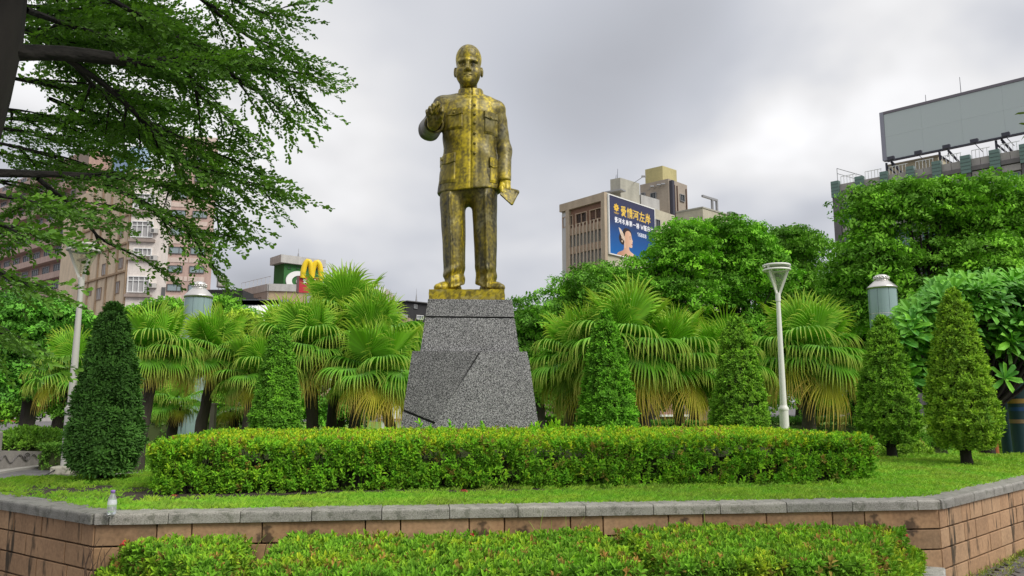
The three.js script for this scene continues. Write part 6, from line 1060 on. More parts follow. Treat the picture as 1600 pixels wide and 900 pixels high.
  fbox(f1.left, 'canopy', -0.5, f1.left.L + 0.6, 21.8, 21.95, 0.02, 0.9, metalGrey);
  fbox(f1.right, 'low_shed', f1.right.L + 0.15, f1.right.L + 3.2, h, 22.2, -1.5, 0.05, render(0.55, 0.55, 0.56));
  for (const [px, py, hh] of [[965.5, 266, 1.1], [963, 274, 0.5]]) { const p = onPlane(px, 278, 23.35); part('antenna', bar(V(p.x - c0.x, 23.3, p.z - c0.z - 0.4), V(p.x - c0.x + 0.05, 23.3 + hh, p.z - c0.z - 0.4), 0.03, 0.015), ironDark, root); void py; }
  for (const [px, l] of [[990, 1.5], [1012, 0.7], [1021, 0.8], [1029, 0.7]]) { const p = px < 1000 ? f1.right.at(f1.right.uv(px, 284)[0], 0) : f2.left.at(f2.left.uv(px, 292)[0], 0), y = px < 1000 ? 23.2 : 24.3; p.sub(root.position); part('floodlight', merge([bar(V(p.x, y, p.z), V(p.x + 0.5 * l, y + 0.25, p.z + l), 0.03, 0.03, 5), (() => { const g = box(0.4, 0.14, 0.25); g.translate(p.x + 0.5 * l, y + 0.25, p.z + l); return g; })()]), metalGrey, root); }
  // lower wing toward the trees
  const f4 = {}; block(root, 'wing', [1098, 325.2], [1056, 333], [1152, 341], 19.9, 0, pale, f4);
  fbox(f4.left, 'parapet_cap', 0, f4.left.L, 19.9, 20.05, -0.3, 0.06, roofPale); fbox(f4.right, 'parapet_cap', 0, f4.right.L, 19.9, 20.04, -0.3, 0.06, roofPale);
  for (const [a, b] of [[1124, 1134], [1136.5, 1146]]) fwindow(f4.right, f4.right.uv(a, 382)[0], f4.right.uv(b, 382)[0], f4.right.uv(a, 387)[1], f4.right.uv(a, 376.5)[1], { frame: metalGrey, t: 0.06, cols: 3, glass: glassPale });
  fmesh(f4.right, 'roof_pipe', merge([bx(0.6, 3.2, 21.2, 21.4, -0.5, -0.3), bx(3.0, 3.2, 20, 21.2, -0.5, -0.3), bx(2.2, 2.4, 20.2, 21.2, -0.5, -0.3), bx(5.2, 7, 20.1, 20.5, -0.6, -0.2)]), metalGrey);
}
// ---------------------------------------------------------------- building with the blank billboard
{
  const h = 22, P1 = onPlane(1302, 285.5, h), P2 = onPlane(1600, 227, h), P3 = P2.clone().addScaledVector(P2.clone().sub(P1).normalize(), 6);
  const root = thing('billboard_building', 'grey building with pale green corner strips carrying a huge blank billboard on its roof', 'building', [P1.x, 0, P1.z]);
  const f = facade(root, P1, P3), back = f.n.clone().multiplyScalar(-16), grey = render(0.36, 0.35, 0.35), panel = render(0.48, 0.455, 0.455), greenG = std({ color: rgb(0.12, 0.2, 0.175), roughness: 0.25 }), teal = std({ color: rgb(0.10, 0.2, 0.2), roughness: 0.1, metalness: 0.2 });
  const A = P1.clone(), B = P3.clone(), body = part('wall', prism([[A.x, A.z], [B.x, B.z], [B.x + back.x, B.z + back.z], [A.x + back.x, A.z + back.z]].map(([x, z]) => [x - P1.x, z - P1.z]), 0, h - 0.3), grey, root); void body;
  const pil = [[1301, 1313], [1338, 1351], [1377, 1388.5], [1418, 1430], [1458, 1472], [1502, 1518], [1547, 1563.5], [1594, 1611]].map(([a, b]) => [f.uv(a, 285 - (a - 1302) * 0.19)[0], f.uv(b, 285 - (a - 1302) * 0.19)[0]]);
  const pb = f.uv(1507, 266)[1];
  pil.forEach(([a, b]) => { const n = 5; const p = fbox(f, 'green_strip', a, b, pb - 0.4, h, 0.003, 0.5, greenG); for (let k = 1; k < n; k++) { const y = lerp(pb - 0.4, h, k / n); const o = part('joint', bx(a - 0.004, b + 0.004, y - 0.03, y + 0.03, 0.2, 0.515), plain(0.07, 0.11, 0.1, 0.6), p); void o; } fbox(f, 'pilaster', a + 0.05, b - 0.05, 0, pb - 0.404, 0.003, 0.4, render(0.18, 0.17, 0.19)); });
  for (let i = 0; i < pil.length - 1; i++) {
    const a = pil[i][1] + 0.01, b = pil[i + 1][0] - 0.01, m = (a + b) / 2;
    for (const [q0, q1] of [[a, m - 0.015], [m + 0.015, b]]) fbox(f, 'parapet_panel', q0, q1, pb + 0.15, h - 0.35, 0.003, 0.25, panel);
    fbox(f, 'cornice', a, b, pb - 0.25, pb + 0.12, 0.003, 0.42, render(0.2, 0.19, 0.2)); fbox(f, 'lintel', a, b, pb - 0.85, pb - 0.32, 0.003, 0.3, panel);
    for (let k = 0; k < 4; k++) { const v1 = pb - 0.95 - k * 3.3; fwindow(f, a + 0.1, b - 0.1, v1 - 2.2, v1, { frame: metalGrey, t: 0.08, cols: 3, rows: [0.72], glass: teal }); fbox(f, 'spandrel', a, b, v1 - 3.25, v1 - 2.25, 0.003, 0.2, panel); }
    railing(f, a, b, h - 0.35, 0.85, 0.28, M.white, -0.15);
  }
  fmesh(f, 'stair_rail', merge([bar(V(0.3, h, -0.3), V(0.3, h + 1.4, -0.3), 0.03), bar(V(0.3, h + 1.4, -0.3), V(2.6, h + 0.2, -0.3), 0.03), bar(V(0.3, h + 0.9, -0.3), V(2.0, h, -0.3), 0.025)]), metalGrey);
  // the billboard on its steel legs, a thing standing on the roof
  const off = -0.8, bl = f.uv(1381.5, 252, off), tl = f.uv(1372, 178.5, off), br = f.uv(1600, 205, off), tr = f.uv(1600, 118.8, off), v0 = (bl[1] + br[1]) / 2, v1 = (tl[1] + tr[1]) / 2, ul = (bl[0] + tl[0]) / 2, ur = br[0] + 5;
  const bb = thing('billboard', 'huge blank grey billboard on steel legs above the building roof', 'billboard', root.position.clone()), g = { ...f, root: bb };
  const nx = 5, pn = plain(0.47, 0.52, 0.53, 0.6);
  for (let i = 0; i < nx; i++) for (let j = 0; j < 2; j++) { const a = lerp(ul + 0.35, ur, i / nx), b = lerp(ul + 0.35, ur, (i + 1) / nx), c = lerp(v0, v1 - 0.25, j / 2), d = lerp(v0, v1 - 0.25, (j + 1) / 2); fbox(g, 'panel', a + 0.003, b - 0.003, c + 0.003, d - 0.003, off - 0.1, off, pn); }
  fbox(g, 'backing', ul + 0.36, ur, v0 + 0.02, v1 - 0.26, off - 0.5, off - 0.11, plain(0.12, 0.12, 0.13, 0.8)); fbox(g, 'side_edge', ul, ul + 0.34, v0, v1, off - 0.55, off + 0.05, plain(0.26, 0.26, 0.32, 0.6)); fbox(g, 'top_edge', ul + 0.345, ur, v1 - 0.24, v1, off - 0.55, off + 0.05, plain(0.16, 0.14, 0.17, 0.6)); fbox(g, 'gutter', ul + 0.345, ur, v0 - 0.14, v0 - 0.02, off - 0.3, off + 0.06, ironDark);
  for (const [pa, pbx] of [[1383, 1400], [1466, 1490], [1554, 1574], [1640, 1660]]) { const a = f.uv(pa, 245 - (pa - 1383) * 0.22, off)[0], b = f.uv(pbx, 245 - (pa - 1383) * 0.22, off)[0]; fmesh(g, 'steel_leg', merge([bar(V(a, h - 0.4, off - 0.2), V(a, v0 - 0.2, off - 0.2), 0.1, 0.1, 6), bar(V(b + 0.3, h - 0.4, off - 2.2), V(b - 0.5, v0 - 0.2, off - 0.2), 0.1, 0.1, 6), bar(V(a, v0 - 0.5, off - 0.2), V(b, h - 0.3, off - 1.4), 0.08, 0.08, 6), bar(V(b - 0.5, v0 - 0.4, off - 0.2), V(a + 0.6, h + 0.6, off - 0.3), 0.05, 0.05, 5)]), ironDark); }
  for (const px of [1393, 1435.5, 1479.5, 1523, 1572]) { const [u] = f.uv(px, 248 - (px - 1393) * 0.214, off + 1); fmesh(g, 'floodlight', merge([bar(V(u, v0 - 0.15, off), V(u, v0 - 0.5, off + 1.1), 0.04, 0.04, 5), bar(V(u + 0.3, v0 - 1.0, off), V(u, v0 - 0.45, off + 1.0), 0.03, 0.03, 5), bx(u - 0.28, u + 0.28, v0 - 0.4, v0 - 0.1, off + 0.95, off + 1.3)]), ironDark); }
  for (const px of [1445, 1501]) { const [u] = f.uv(px, 150, off); fmesh(g, 'lightning_rod', bar(V(u, v1, off - 0.2), V(u, v1 + (px === 1501 ? 1.5 : 0.7), off - 0.2), 0.03, 0.02, 5), ironDark); }
  const hut = thing('roof_hut', 'low cream rooftop hut under the billboard', 'hut', root.position.clone()), hf = { ...f, root: hut }, ha = f.uv(1386, 260, -5)[0], hb = f.uv(1466, 250, -5)[0]; fbox(hf, 'wall', ha, hb, h - 0.3, h + 2.0, -9, -5, render(0.55, 0.5, 0.36)); fbox(hf, 'roof', ha - 0.1, hb + 0.1, h + 2.0, h + 2.12, -9.1, -4.9, render(0.4, 0.36, 0.28));
}
// ---------------------------------------------------------------- cream, white and pink apartment block
{
  const A = at(196, 470, 125); A.y = 0; const B = at(258, 470, 126); B.y = 0; const Cc = at(327.5, 470, 127.5); Cc.y = 0;
  const root = thing('apartment_block', 'apartment block in cream, white and pink tile, half hidden by overhanging branches', 'building', [A.x, 0, A.z]);
  const dir = V(-0.731, 0, -0.682), S = A.clone().addScaledVector(dir, 34), cream = render(0.88, 0.72, 0.54), white = render(0.92, 0.85, 0.82), pink = render(0.64, 0.46, 0.41), pinkPale = render(0.8, 0.66, 0.6);
  const fS = facade(root, S, A), fW = facade(root, A, B), fP = facade(root, B, Cc), HT = 46, HW = 40;
  const rel = (P) => [P.x - A.x, P.z - A.z], bk = V(-0.4, 0, -1).multiplyScalar(26);
  part('wall', prism([rel(S), rel(A), rel(B), rel(B.clone().add(bk)), rel(S.clone().add(bk.clone().multiplyScalar(0.3)))], 0, HW), cream, root);
  fbox(fW, 'white_facade', 0.01, fW.L, 0, HW - 0.02, 0.001, 0.12, white);
  part('wall', prism([rel(B), rel(Cc), rel(Cc.clone().add(bk)), rel(B.clone().add(bk))], 0, HT), pink, root);
  const fWo = { ...fW, m: fW.m.clone().multiply(new THREE.Matrix4().makeTranslation(0, 0, 0.12)) };
  const FH = fP.uv(270, 444)[1] - fP.uv(270, 473.5)[1];
  // pink part: banded tiles and pairs of windows
  const cols = [[260.5, 283.5], [294, 317.5]].map(([a, b]) => [fP.uv(a, 450)[0], fP.uv(b, 450)[0]]), vS = fP.uv(283, 455.5)[1];
  for (let k = -4; k < 9; k++) {
    const v0 = vS + k * FH, v1 = v0 + FH * 0.38; if (v0 < 1 || v1 > HT - 1) continue;
    for (const [a, b] of cols) { fwindow(fP, a, b, v0, v1, { frame: frameDark, t: 0.12, d: 0.16, cols: 2, at: [0.68], glass: std({ color: rgb(0.3, 0.36, 0.37), roughness: 0.15, metalness: 0.5 }) }); fbox(fP, 'tile_band', a - 0.1, b + 0.1, v1 + 0.55, v1 + FH * 0.42, 0.004, 0.07, pinkPale); }
    fbox(fP, 'tile_band', cols[0][1] + 0.25, cols[1][0] - 0.25, v1 + 0.55, v1 + FH * 0.42, 0.004, 0.07, pinkPale);
  }
  fbox(fP, 'parapet_band', 0, fP.L, HT - 0.8, HT + 0.1, 0.004, 0.25, pinkPale);
  // white part: ledges, wide windows and air conditioners
  const w0 = fW.uv(199.5, 450)[0], w1 = fW.uv(234, 450)[0], vb = fW.uv(216, 457.5)[1], FW_ = fW.uv(216, 432)[1] - fW.uv(216, 475)[1];
  const rows = [[432, 457.5], [388, 400], [346, 371.5], [303, 327]];
  rows.forEach(([t, b], i) => { const v1 = fW.uv(216, t)[1], v0 = fW.uv(216, b)[1]; fwindow(fWo, w0 + (i === 1 ? 0.6 : 0), w1, v0, v1, { frame: M.white, t: 0.12, d: 0.3, cols: 4, rows: i === 1 ? [] : [0.72], glass: curtain }); fbox(fWo, 'ledge', w0 - 0.3, w1 + 0.4, v0 - 0.75, v0 - 0.3, 0.004, 0.5, render(0.4, 0.33, 0.3)); });
  void vb; void FW_;
  fbox(fWo, 'door_frame', fW.uv(253, 450)[0], fW.L - 0.02, fW.uv(255, 462)[1], fW.uv(255, 449)[1], 0.004, 0.1, frameDark);
  for (const [px, py] of [[240, 447], [242, 404], [243, 362]]) { const [u, v] = fW.uv(px, py), ac = fbox(fWo, 'air_conditioner', u - 0.55, u + 0.55, v - 0.38, v + 0.38, 0.02, 0.75, plain(0.5, 0.48, 0.45, 0.6)); part('grille', bx(u - 0.45, u - 0.02, v - 0.28, v + 0.28, 0.752, 0.77), frameDark, ac); }
  // cream side
  for (const [a, b, t, bt] of [[179, 187, 440, 459], [150, 158.5, 450, 469], [138, 143, 454, 462], [186, 193, 353, 372], [186, 193, 403, 420], [160, 168, 412, 430]]) { const [u0_] = fS.uv(a, (t + bt) / 2), [u1_] = fS.uv(b, (t + bt) / 2); fwindow(fS, u0_, u1_, fS.uv((a + b) / 2, bt)[1], fS.uv((a + b) / 2, t)[1], { frame: render(0.4, 0.3, 0.24), t: 0.12, cols: 3, glass: curtain }); }
  for (const py of [423, 380, 337]) { const v = fS.uv(195, py)[1]; fbox(fS, 'ledge', fS.uv(120, 440)[0], fS.L - 0.5, v - 0.3, v, 0.004, 0.35, render(0.48, 0.34, 0.22)); }
  for (let i = 0; i < 6; i++) { const u = lerp(fS.uv(125, 440)[0], fS.L - 0.4, i / 5); fbox(fS, 'pier', u - 0.25, u + 0.25, 0, HW - 1, 0.004, 0.22, render(0.54, 0.4, 0.27)); }
  fbox(fS, 'roof_sign_box', fS.L - 12, fS.L - 2, HW, HW + 4.5, -3, -0.5, plain(0.3, 0.42, 0.6, 0.6));
}
// ---------------------------------------------------------------- darker pink block with stepped balconies
{
  const A = at(121, 470, 150); A.y = 0; const root = thing('balcony_block', 'dusky pink apartment block with stepped balconies, behind the near branches', 'building', [A.x, 0, A.z]), dir = V(-0.78, 0, -0.62), S = A.clone().addScaledVector(dir, 60), f = facade(root, S, A), wallM = render(0.5, 0.34, 0.3), band = render(0.62, 0.45, 0.4);
  const rel = (P) => [P.x - A.x, P.z - A.z], bk = V(0.2, 0, -1).multiplyScalar(18), H = 52; part('wall', prism([rel(S), rel(A), rel(A.clone().add(bk)), rel(S.clone().add(bk))], 0, H), wallM, root);
  for (let k = 1; k < 13; k++) { const v = 4 + k * 3.7, e = f.L - (k > 10 ? (k - 10) * 6 : 0); fbox(f, 'balcony', 6, e - 1, v, v + 1.25, 0.01, 1.5, band); for (let i = 0; i < 9; i++) { const a = 8 + i * 5.6; if (a + 3.5 < e - 1) fwindow(f, a, a + 3.4, v + 1.3, v + 3.3, { t: 0.15, cols: 3, frame: metalGrey, glass: glassDark }); } }
  fbox(f, 'stair_wall', f.L - 0.9, f.L, 0, H - 1, 0.01, 1.9, render(0.17, 0.14, 0.13));
  const sg = fbox(f, 'vertical_sign', f.L - 0.8, f.L + 1.6, f.uv(121, 352)[1], f.uv(121, 328)[1], 2, 2.3, plain(0.6, 0.16, 0.25, 0.6)); void sg;
}
// ---------------------------------------------------------------- cream store building with the green sign tower
{
  const h = 22, fo = {}, c = onPlane(420.5, 444, h), root = thing('store_building', 'cream store building with white parapet and a green rooftop tower with a white logo', 'building', [c.x, 0, c.z]);
  const cream = render(0.6, 0.47, 0.31), white = render(0.62, 0.62, 0.62), greyC = render(0.46, 0.41, 0.37), green = render(0.045, 0.2, 0.05), greenD = render(0.03, 0.13, 0.045); void greenD;
  block(root, 'wall', [420.5, 444], [374, 454.5], [520, 446.5], h, 0, cream, fo);
  const L = fo.left, R = fo.right, pv = R.uv(425, 454.8)[1];
  for (const f of [L, R]) fbox(f, 'parapet', 0, f.L, pv, h + 0.05, 0.004, 0.3, white);
  fbox(L, 'side_wall', 0, L.L - 0.02, 0, pv - 0.01, 0.004, 0.2, greyC); railing(L, 0.2, L.L, h, 1.5, 1.6, white, -0.3);
  fwindow(L, L.uv(397, 470)[0], L.uv(409.5, 468)[0], L.uv(403, 472)[1], L.uv(403, 465.5)[1], { frame: frameDark, d: 0.25, cols: 1 });
  const ft = {}; block(root, 'sign_tower', [444.3, 411.5], [428.5, 415], [502, 418.5], h + 8.6, h - 3.5, green, ft);
  const tf = ft.right, tl = ft.left, vt = h + 8.6;
  fbox(tf, 'tower_roof', -1.2, tf.L + 0.6, vt + 0.01, vt + 1.7, -tl.L - 0.6, 0.9, white);
  for (const [a, b] of [[449, 455], [463, 468]]) fwindow(tf, tf.uv(a, 419)[0], tf.uv(b, 419)[0], tf.uv(a, 420.5)[1], tf.uv(a, 416.5)[1], { frame: green, t: 0.1, cols: 2 });
  // the white C-shaped logo
  const ctr = tf.uv(466, 440), Rw = tf.uv(466, 424)[1] - ctr[1], Rx = ctr[0] - tf.uv(446, 438)[0], sh = new THREE.Shape(), N = 30;
  for (let i = 0; i <= N; i++) { const a = lerp(0.95, 2 * Math.PI - 0.95, i / N), x = ctr[0] + Math.cos(a) * Rx, y = ctr[1] + Math.sin(a) * Rw; i ? sh.lineTo(x, y) : sh.moveTo(x, y); }
  for (let i = N; i >= 0; i--) { const a = lerp(1.1, 2 * Math.PI - 1.1, i / N); sh.lineTo(ctr[0] + 0.12 * Rx + Math.cos(a) * Rx * 0.66, ctr[1] + Math.sin(a) * Rw * 0.58); }
  const lg = new THREE.ExtrudeGeometry(sh, { depth: 0.25, bevelEnabled: false }); lg.translate(0, 0, 0.01); fmesh(tf, 'logo', metric(lg), M.white);
  const sh2 = new THREE.Shape(); sh2.absellipse(ctr[0] + Rx * 0.35, ctr[1] - Rw * 0.02, Rx * 0.55, Rw * 0.46, Math.PI * 0.5, Math.PI * 1.5, false); sh2.lineTo(ctr[0] + Rx * 0.35, ctr[1] + Rw * 0.3); const lg2 = new THREE.ExtrudeGeometry(sh2, { depth: 0.25, bevelEnabled: false }); lg2.translate(0, 0, 0.012); fmesh(tf, 'logo', metric(lg2), M.white);
  { const p = tf.at(tf.uv(475.5, 405)[0], -3).sub(root.position); part('mast', bar(V(p.x, vt + 1.6, p.z), V(p.x, vt + 3.1, p.z), 0.2, 0.14, 8), metalGrey, root); part('mast_tip', bar(V(p.x, vt + 3.1, p.z), V(p.x, vt + 4.2, p.z), 0.05, 0.04, 5), metalGrey, root); }
}
// ---------------------------------------------------------------- yellow arches sign
{
  const d = 100, A = at(467, 440, d), B = at(500, 440, d + 1), root = thing('arches_sign', 'yellow double-arch sign on a red board rising above the tall palm', 'sign', [A.x, 0, A.z]), f = facade(root, V(A.x, 0, A.z), V(B.x, 0, B.z));
  const yl = plain(0.78, 0.55, 0.01, 0.4), rd = plain(0.45, 0.02, 0.035, 0.45), P = (px, py) => { const [u, v] = f.uv(px, py); return V(u, v, 0.35); };
  const b0 = f.uv(467.5, 432), b1 = f.uv(496, 447); fbox(f, 'red_board', b0[0], b1[0], b1[1] - 1, b0[1], 0, 0.3, rd); fbox(f, 'board_side', b0[0] - 0.25, b0[0] - 0.01, b1[1] - 1, b0[1] + 0.05, -0.6, 0.32, plain(0.12, 0.06, 0.06, 0.6));
  const arch = (pts) => { const c = new THREE.CatmullRomCurve3(pts.map(([x, y]) => P(x, y))); const s = new THREE.Shape(); s.moveTo(-0.3, -0.42); s.lineTo(0.3, -0.42); s.lineTo(0.3, 0.42); s.lineTo(-0.3, 0.42); const g = new THREE.TubeGeometry(c, 28, 0.36, 8, false); return clean(g); };
  fmesh(f, 'arch', arch([[472.5, 435], [473.5, 424], [477, 412.5], [481, 408.5], [484.5, 413], [486, 424], [487, 435]]), yl); fmesh(f, 'arch', arch([[487, 435], [488, 424], [491.5, 413.5], [495, 410], [498.5, 414.5], [501, 428], [502, 441]]), yl);
  const g = [], glyph = ['1,1.5 9,1.5|5,0 5,5|3,2 1,4.6|7,2 9,4.6|1,5 9,5|5,5 2,10|3,6 7.6,6 4,10|4.4,7 9.4,10', '5,0 5,2|2.4,0.4 3,1.8|7.6,0.4 7,1.8|0.8,2.4 9.2,2.4|3,3.6 7,3.6 7,5.2 3,5.2 3,3.6|2,6.2 8,6.2 8,10 2,10 2,6.2|2,8 8,8|5,6.2 5,10', '2,0 3,2|7,0 8,2|4.6,0 5,2|0.8,3.8 0.8,2.8 9.2,2.8 9.2,3.8|2,5 8,5 7.6,9.8 6.4,9.6|5,3.6 4.4,6.6 1.4,10'];
  glyph.forEach((t, k) => { const x0 = 472.6 + k * 7.2, y0 = 436 + k * 0.4; for (const st of t.split('|')) { const q = st.split(' ').map((c) => c.split(',').map(Number)); for (let i = 0; i < q.length - 1; i++) g.push(bar(P(x0 + q[i][0] * 0.6, y0 + q[i][1] * 0.72), P(x0 + q[i + 1][0] * 0.6, y0 + q[i + 1][1] * 0.72), 0.055, 0.055, 4)); } }); fmesh(f, 'lettering', merge(g), M.white);
  const foot = f.uv(485, 447); fbox(f, 'post', foot[0] - 0.5, foot[0] + 0.5, 0, b1[1] - 1, -0.3, 0.2, metalGrey);
}
// ---------------------------------------------------------------- low roofs left of the store: black sheds, white metal roof, tanks
{
  const d = 62, A = at(322, 470, d), B = at(396.5, 470, d), root = thing('black_roof_shed', 'black corrugated rooftop shed beneath the steel water tank', 'shed', [A.x, 0, A.z]), f = facade(root, V(A.x, 0, A.z), V(B.x, 0, B.z)), blk = plain(0.022, 0.021, 0.022, 0.7), U = (px) => f.uv(px, 465)[0], Y = (py) => f.uv(360, py)[1];
  fbox(f, 'wall', U(322), U(366), 0, Y(452.5), -6, 0, blk); fbox(f, 'wall', U(345), U(396), Y(473), Y(460), 0.004, 2.5, blk); fbox(f, 'wall', U(322), U(398), 0, Y(473.1), 0.004, 2.4, plain(0.09, 0.09, 0.1, 0.7));
  const ribs = []; for (let i = 0; i < 34; i++) { const u = lerp(U(345), U(396), i / 33); ribs.push(bx(u - 0.02, u + 0.02, Y(473), Y(460.2), 2.502, 2.55)); } fmesh(f, 'ribs', merge(ribs), blk);
  fmesh(f, 'roof_duct', merge([bx(U(368), U(372), Y(460), Y(454.5), 0.5, 1.2), bx(U(370), U(375), Y(458), Y(456), 0.5, 1.2)]), metalGrey);
  const tank = (label, px, py0, py1, w, dd) => { const p = at(px, py1, dd), t = thing('water_tank', label, 'water tank', [p.x, p.y, p.z]), s = dd / FOC, Hh = (py1 - py0) * s, Rr = w * s / 2; const lg = []; for (let i = 0; i < 4; i++) { const a = i * Math.PI / 2 + 0.4; lg.push(bar(V(Math.cos(a) * Rr * 0.8, -0.4, Math.sin(a) * Rr * 0.8), V(Math.cos(a) * Rr * 0.8, Hh * 0.12, Math.sin(a) * Rr * 0.8), 0.03)); } part('stand', merge(lg), metalGrey, t); const pts = [[0, 0.1], [0.9, 0.1], [1, 0.16], [1, 0.3], [1.02, 0.31], [1.02, 0.33], [1, 0.34], [1, 0.6], [1.02, 0.61], [1.02, 0.63], [1, 0.64], [1, 0.88], [0.96, 0.92], [0.3, 1], [0, 1]].map(([x, y]) => new THREE.Vector2(x * Rr, y * Hh)); part('tank', clean(new THREE.LatheGeometry(pts, 24)), plain(0.62, 0.57, 0.5, 0.38, 0.6), t); part('ladder', merge([bar(V(-Rr * 0.5, 0.1, Rr * 0.92), V(-Rr * 0.5, Hh * 0.9, Rr * 0.92), 0.02), bar(V(Rr * 0.75, 0.1, Rr * 0.72), V(Rr * 0.75, Hh * 0.9, Rr * 0.72), 0.02)]), ironDark, t); return t; };
  tank('cylindrical steel water tank on the black rooftop shed', 346.2, 429.5, 451.5, 16.2, 63.5); tank('small cream water tank on a far roof behind the tall palm', 548.5, 438.5, 449, 9, 95);
  { const d2 = 95.5, A2 = at(528, 455, d2), B2 = at(603, 455, d2), fh = thing('far_house', 'pale far house carrying the small cream water tank', 'building', [A2.x, 0, A2.z]), ff = facade(fh, V(A2.x, 0, A2.z), V(B2.x, 0, B2.z)), y2 = ff.uv(560, 449.6)[1] - 0.05; fbox(ff, 'wall', 0, ff.L, 0, y2, -7, 0, render(0.6, 0.56, 0.5)); fbox(ff, 'parapet', 0, ff.L, y2 - 0.7, y2 - 0.02, 0.004, 0.2, M.white); for (const q of [0.12, 0.42, 0.72]) fwindow(ff, ff.L * q, ff.L * q + 1, y2 - 2.6, y2 - 1.3, { frame: metalGrey, t: 0.07 }); }
  const wr = thing('white_metal_roof', 'white sloping sheet-metal roof between feathery tree and store', 'roof', at(360, 490, 50)); const g = []; const a = at(352, 478, 54), b = at(440, 474, 54), c = at(452, 502, 46), e = at(352, 504, 46); const q = new THREE.BufferGeometry(); q.setAttribute('position', new THREE.Float32BufferAttribute([a, e, c, a, c, b].flatMap((p) => [p.x - wr.position.x, p.y - wr.position.y, p.z - wr.position.z]), 3)); q.computeVertexNormals(); const rf = metric(q); part('roof_sheet', rf, std({ color: rgb(0.7, 0.7, 0.7), roughness: 0.5, side: THREE.DoubleSide }), wr); for (let i = 0; i < 18; i++) { const t = (i + 0.5) / 18, p0 = a.clone().lerp(b, t).sub(wr.position), p1 = e.clone().lerp(c, t).sub(wr.position); g.push(bar(p0, p1, 0.03, 0.03, 4)); } part('seams', merge(g), M.white, wr); part('roof_wall', (() => { const w = Math.abs(c.x - e.x); return box(w, e.y - 0.05, 0.2, (e.x + c.x) / 2 - wr.position.x, (e.y - 0.05) / 2 - wr.position.y, e.z - wr.position.z - 0.2); })(), render(0.5, 0.48, 0.45), wr); part('ridge_vents', merge([0.45, 0.6, 0.75].map((t) => { const p = a.clone().lerp(b, t).sub(wr.position), k = box(3.2, 0.35, 1.2); k.translate(p.x, p.y + 0.05, p.z); return k; })), plain(0.2, 0.22, 0.25, 0.5, 0.3), wr);
}
// ---------------------------------------------------------------- dark grey block and cream house behind the pedestal's edge
{
  const h = 15, c = onPlane(634, 471, h), fo = {}, root = thing('dark_block', 'nearly black rooftop storey on a stained grey building beside the pedestal', 'building', [c.x, 0, c.z]), blk = render(0.035, 0.036, 0.042), gr = render(0.2, 0.18, 0.165);
  block(root, 'upper_wall', [634, 471], [618, 473.8], [690, 477], h, 11.2, blk, fo); const R = fo.right, L = fo.left;
  fbox(R, 'lower_wall', 0.3, R.L - 0.2, 0, 11.19, -6, -0.1, gr); fbox(L, 'roof_edge', 0, L.L, h, h + 0.1, -0.2, 0.4, frameDark); fbox(R, 'roof_edge', 0, R.L, h + 0.003, h + 0.12, -0.2, 0.4, frameDark);
  fwindow(R, R.uv(646, 479)[0], R.uv(651.3, 479)[0], R.uv(648, 482)[1], R.uv(648, 476)[1], { frame: metalGrey, t: 0.07, cols: 2, rows: [0.5], glass: glassPale }); fwindow(R, R.uv(650.5, 495)[0], R.uv(661, 495)[0], R.uv(655, 499.3)[1], R.uv(655, 492.6)[1], { frame: M.white, t: 0.07, cols: 3, glass: glassPale }); fwindow(L, L.uv(624, 488)[0], L.uv(632, 488)[0], L.uv(628, 492)[1], L.uv(628, 480)[1], { frame: frameDark, t: 0.07, cols: 1 });
  { const p = onPlane(649, 472, h).sub(root.position); part('mast', merge([bar(V(p.x, h, p.z - 1), V(p.x, h + 1.3, p.z - 1), 0.16, 0.03, 4), bar(V(p.x, h + 1.2, p.z - 1), V(p.x, h + 2, p.z - 1), 0.025, 0.02, 4)]), metalGrey, root); }
  const d = 78, A = at(598, 500, d), B = at(640, 500, d), c2 = thing('cream_house', 'cream house with a white parapet partly behind the tall palm clump', 'building', [A.x, 0, A.z]), f = facade(c2, V(A.x, 0, A.z), V(B.x, 0, B.z)), Y = (py) => f.uv(620, py)[1], U = (px) => f.uv(px, 500)[0];
  fbox(f, 'wall', U(590), U(639.5), 0, Y(496.5), -8, 0, render(0.55, 0.44, 0.33)); fbox(f, 'parapet', U(590), U(637), Y(497), Y(492.5), 0.004, 0.3, render(0.5, 0.5, 0.5)); fbox(f, 'roof_box', U(594), U(619), Y(496), Y(484.8), -6, -2, render(0.62, 0.62, 0.62)); fbox(f, 'roof_box', U(619.4), U(624), Y(492.5), Y(484.9), -4, -2, render(0.5, 0.5, 0.48)); fbox(f, 'ledge', U(590), U(639), Y(508), Y(506.5), 0.004, 0.25, render(0.42, 0.33, 0.25)); railing(f, U(590), U(616), Y(485), 1.1, 0.7, M.white, -3);
}
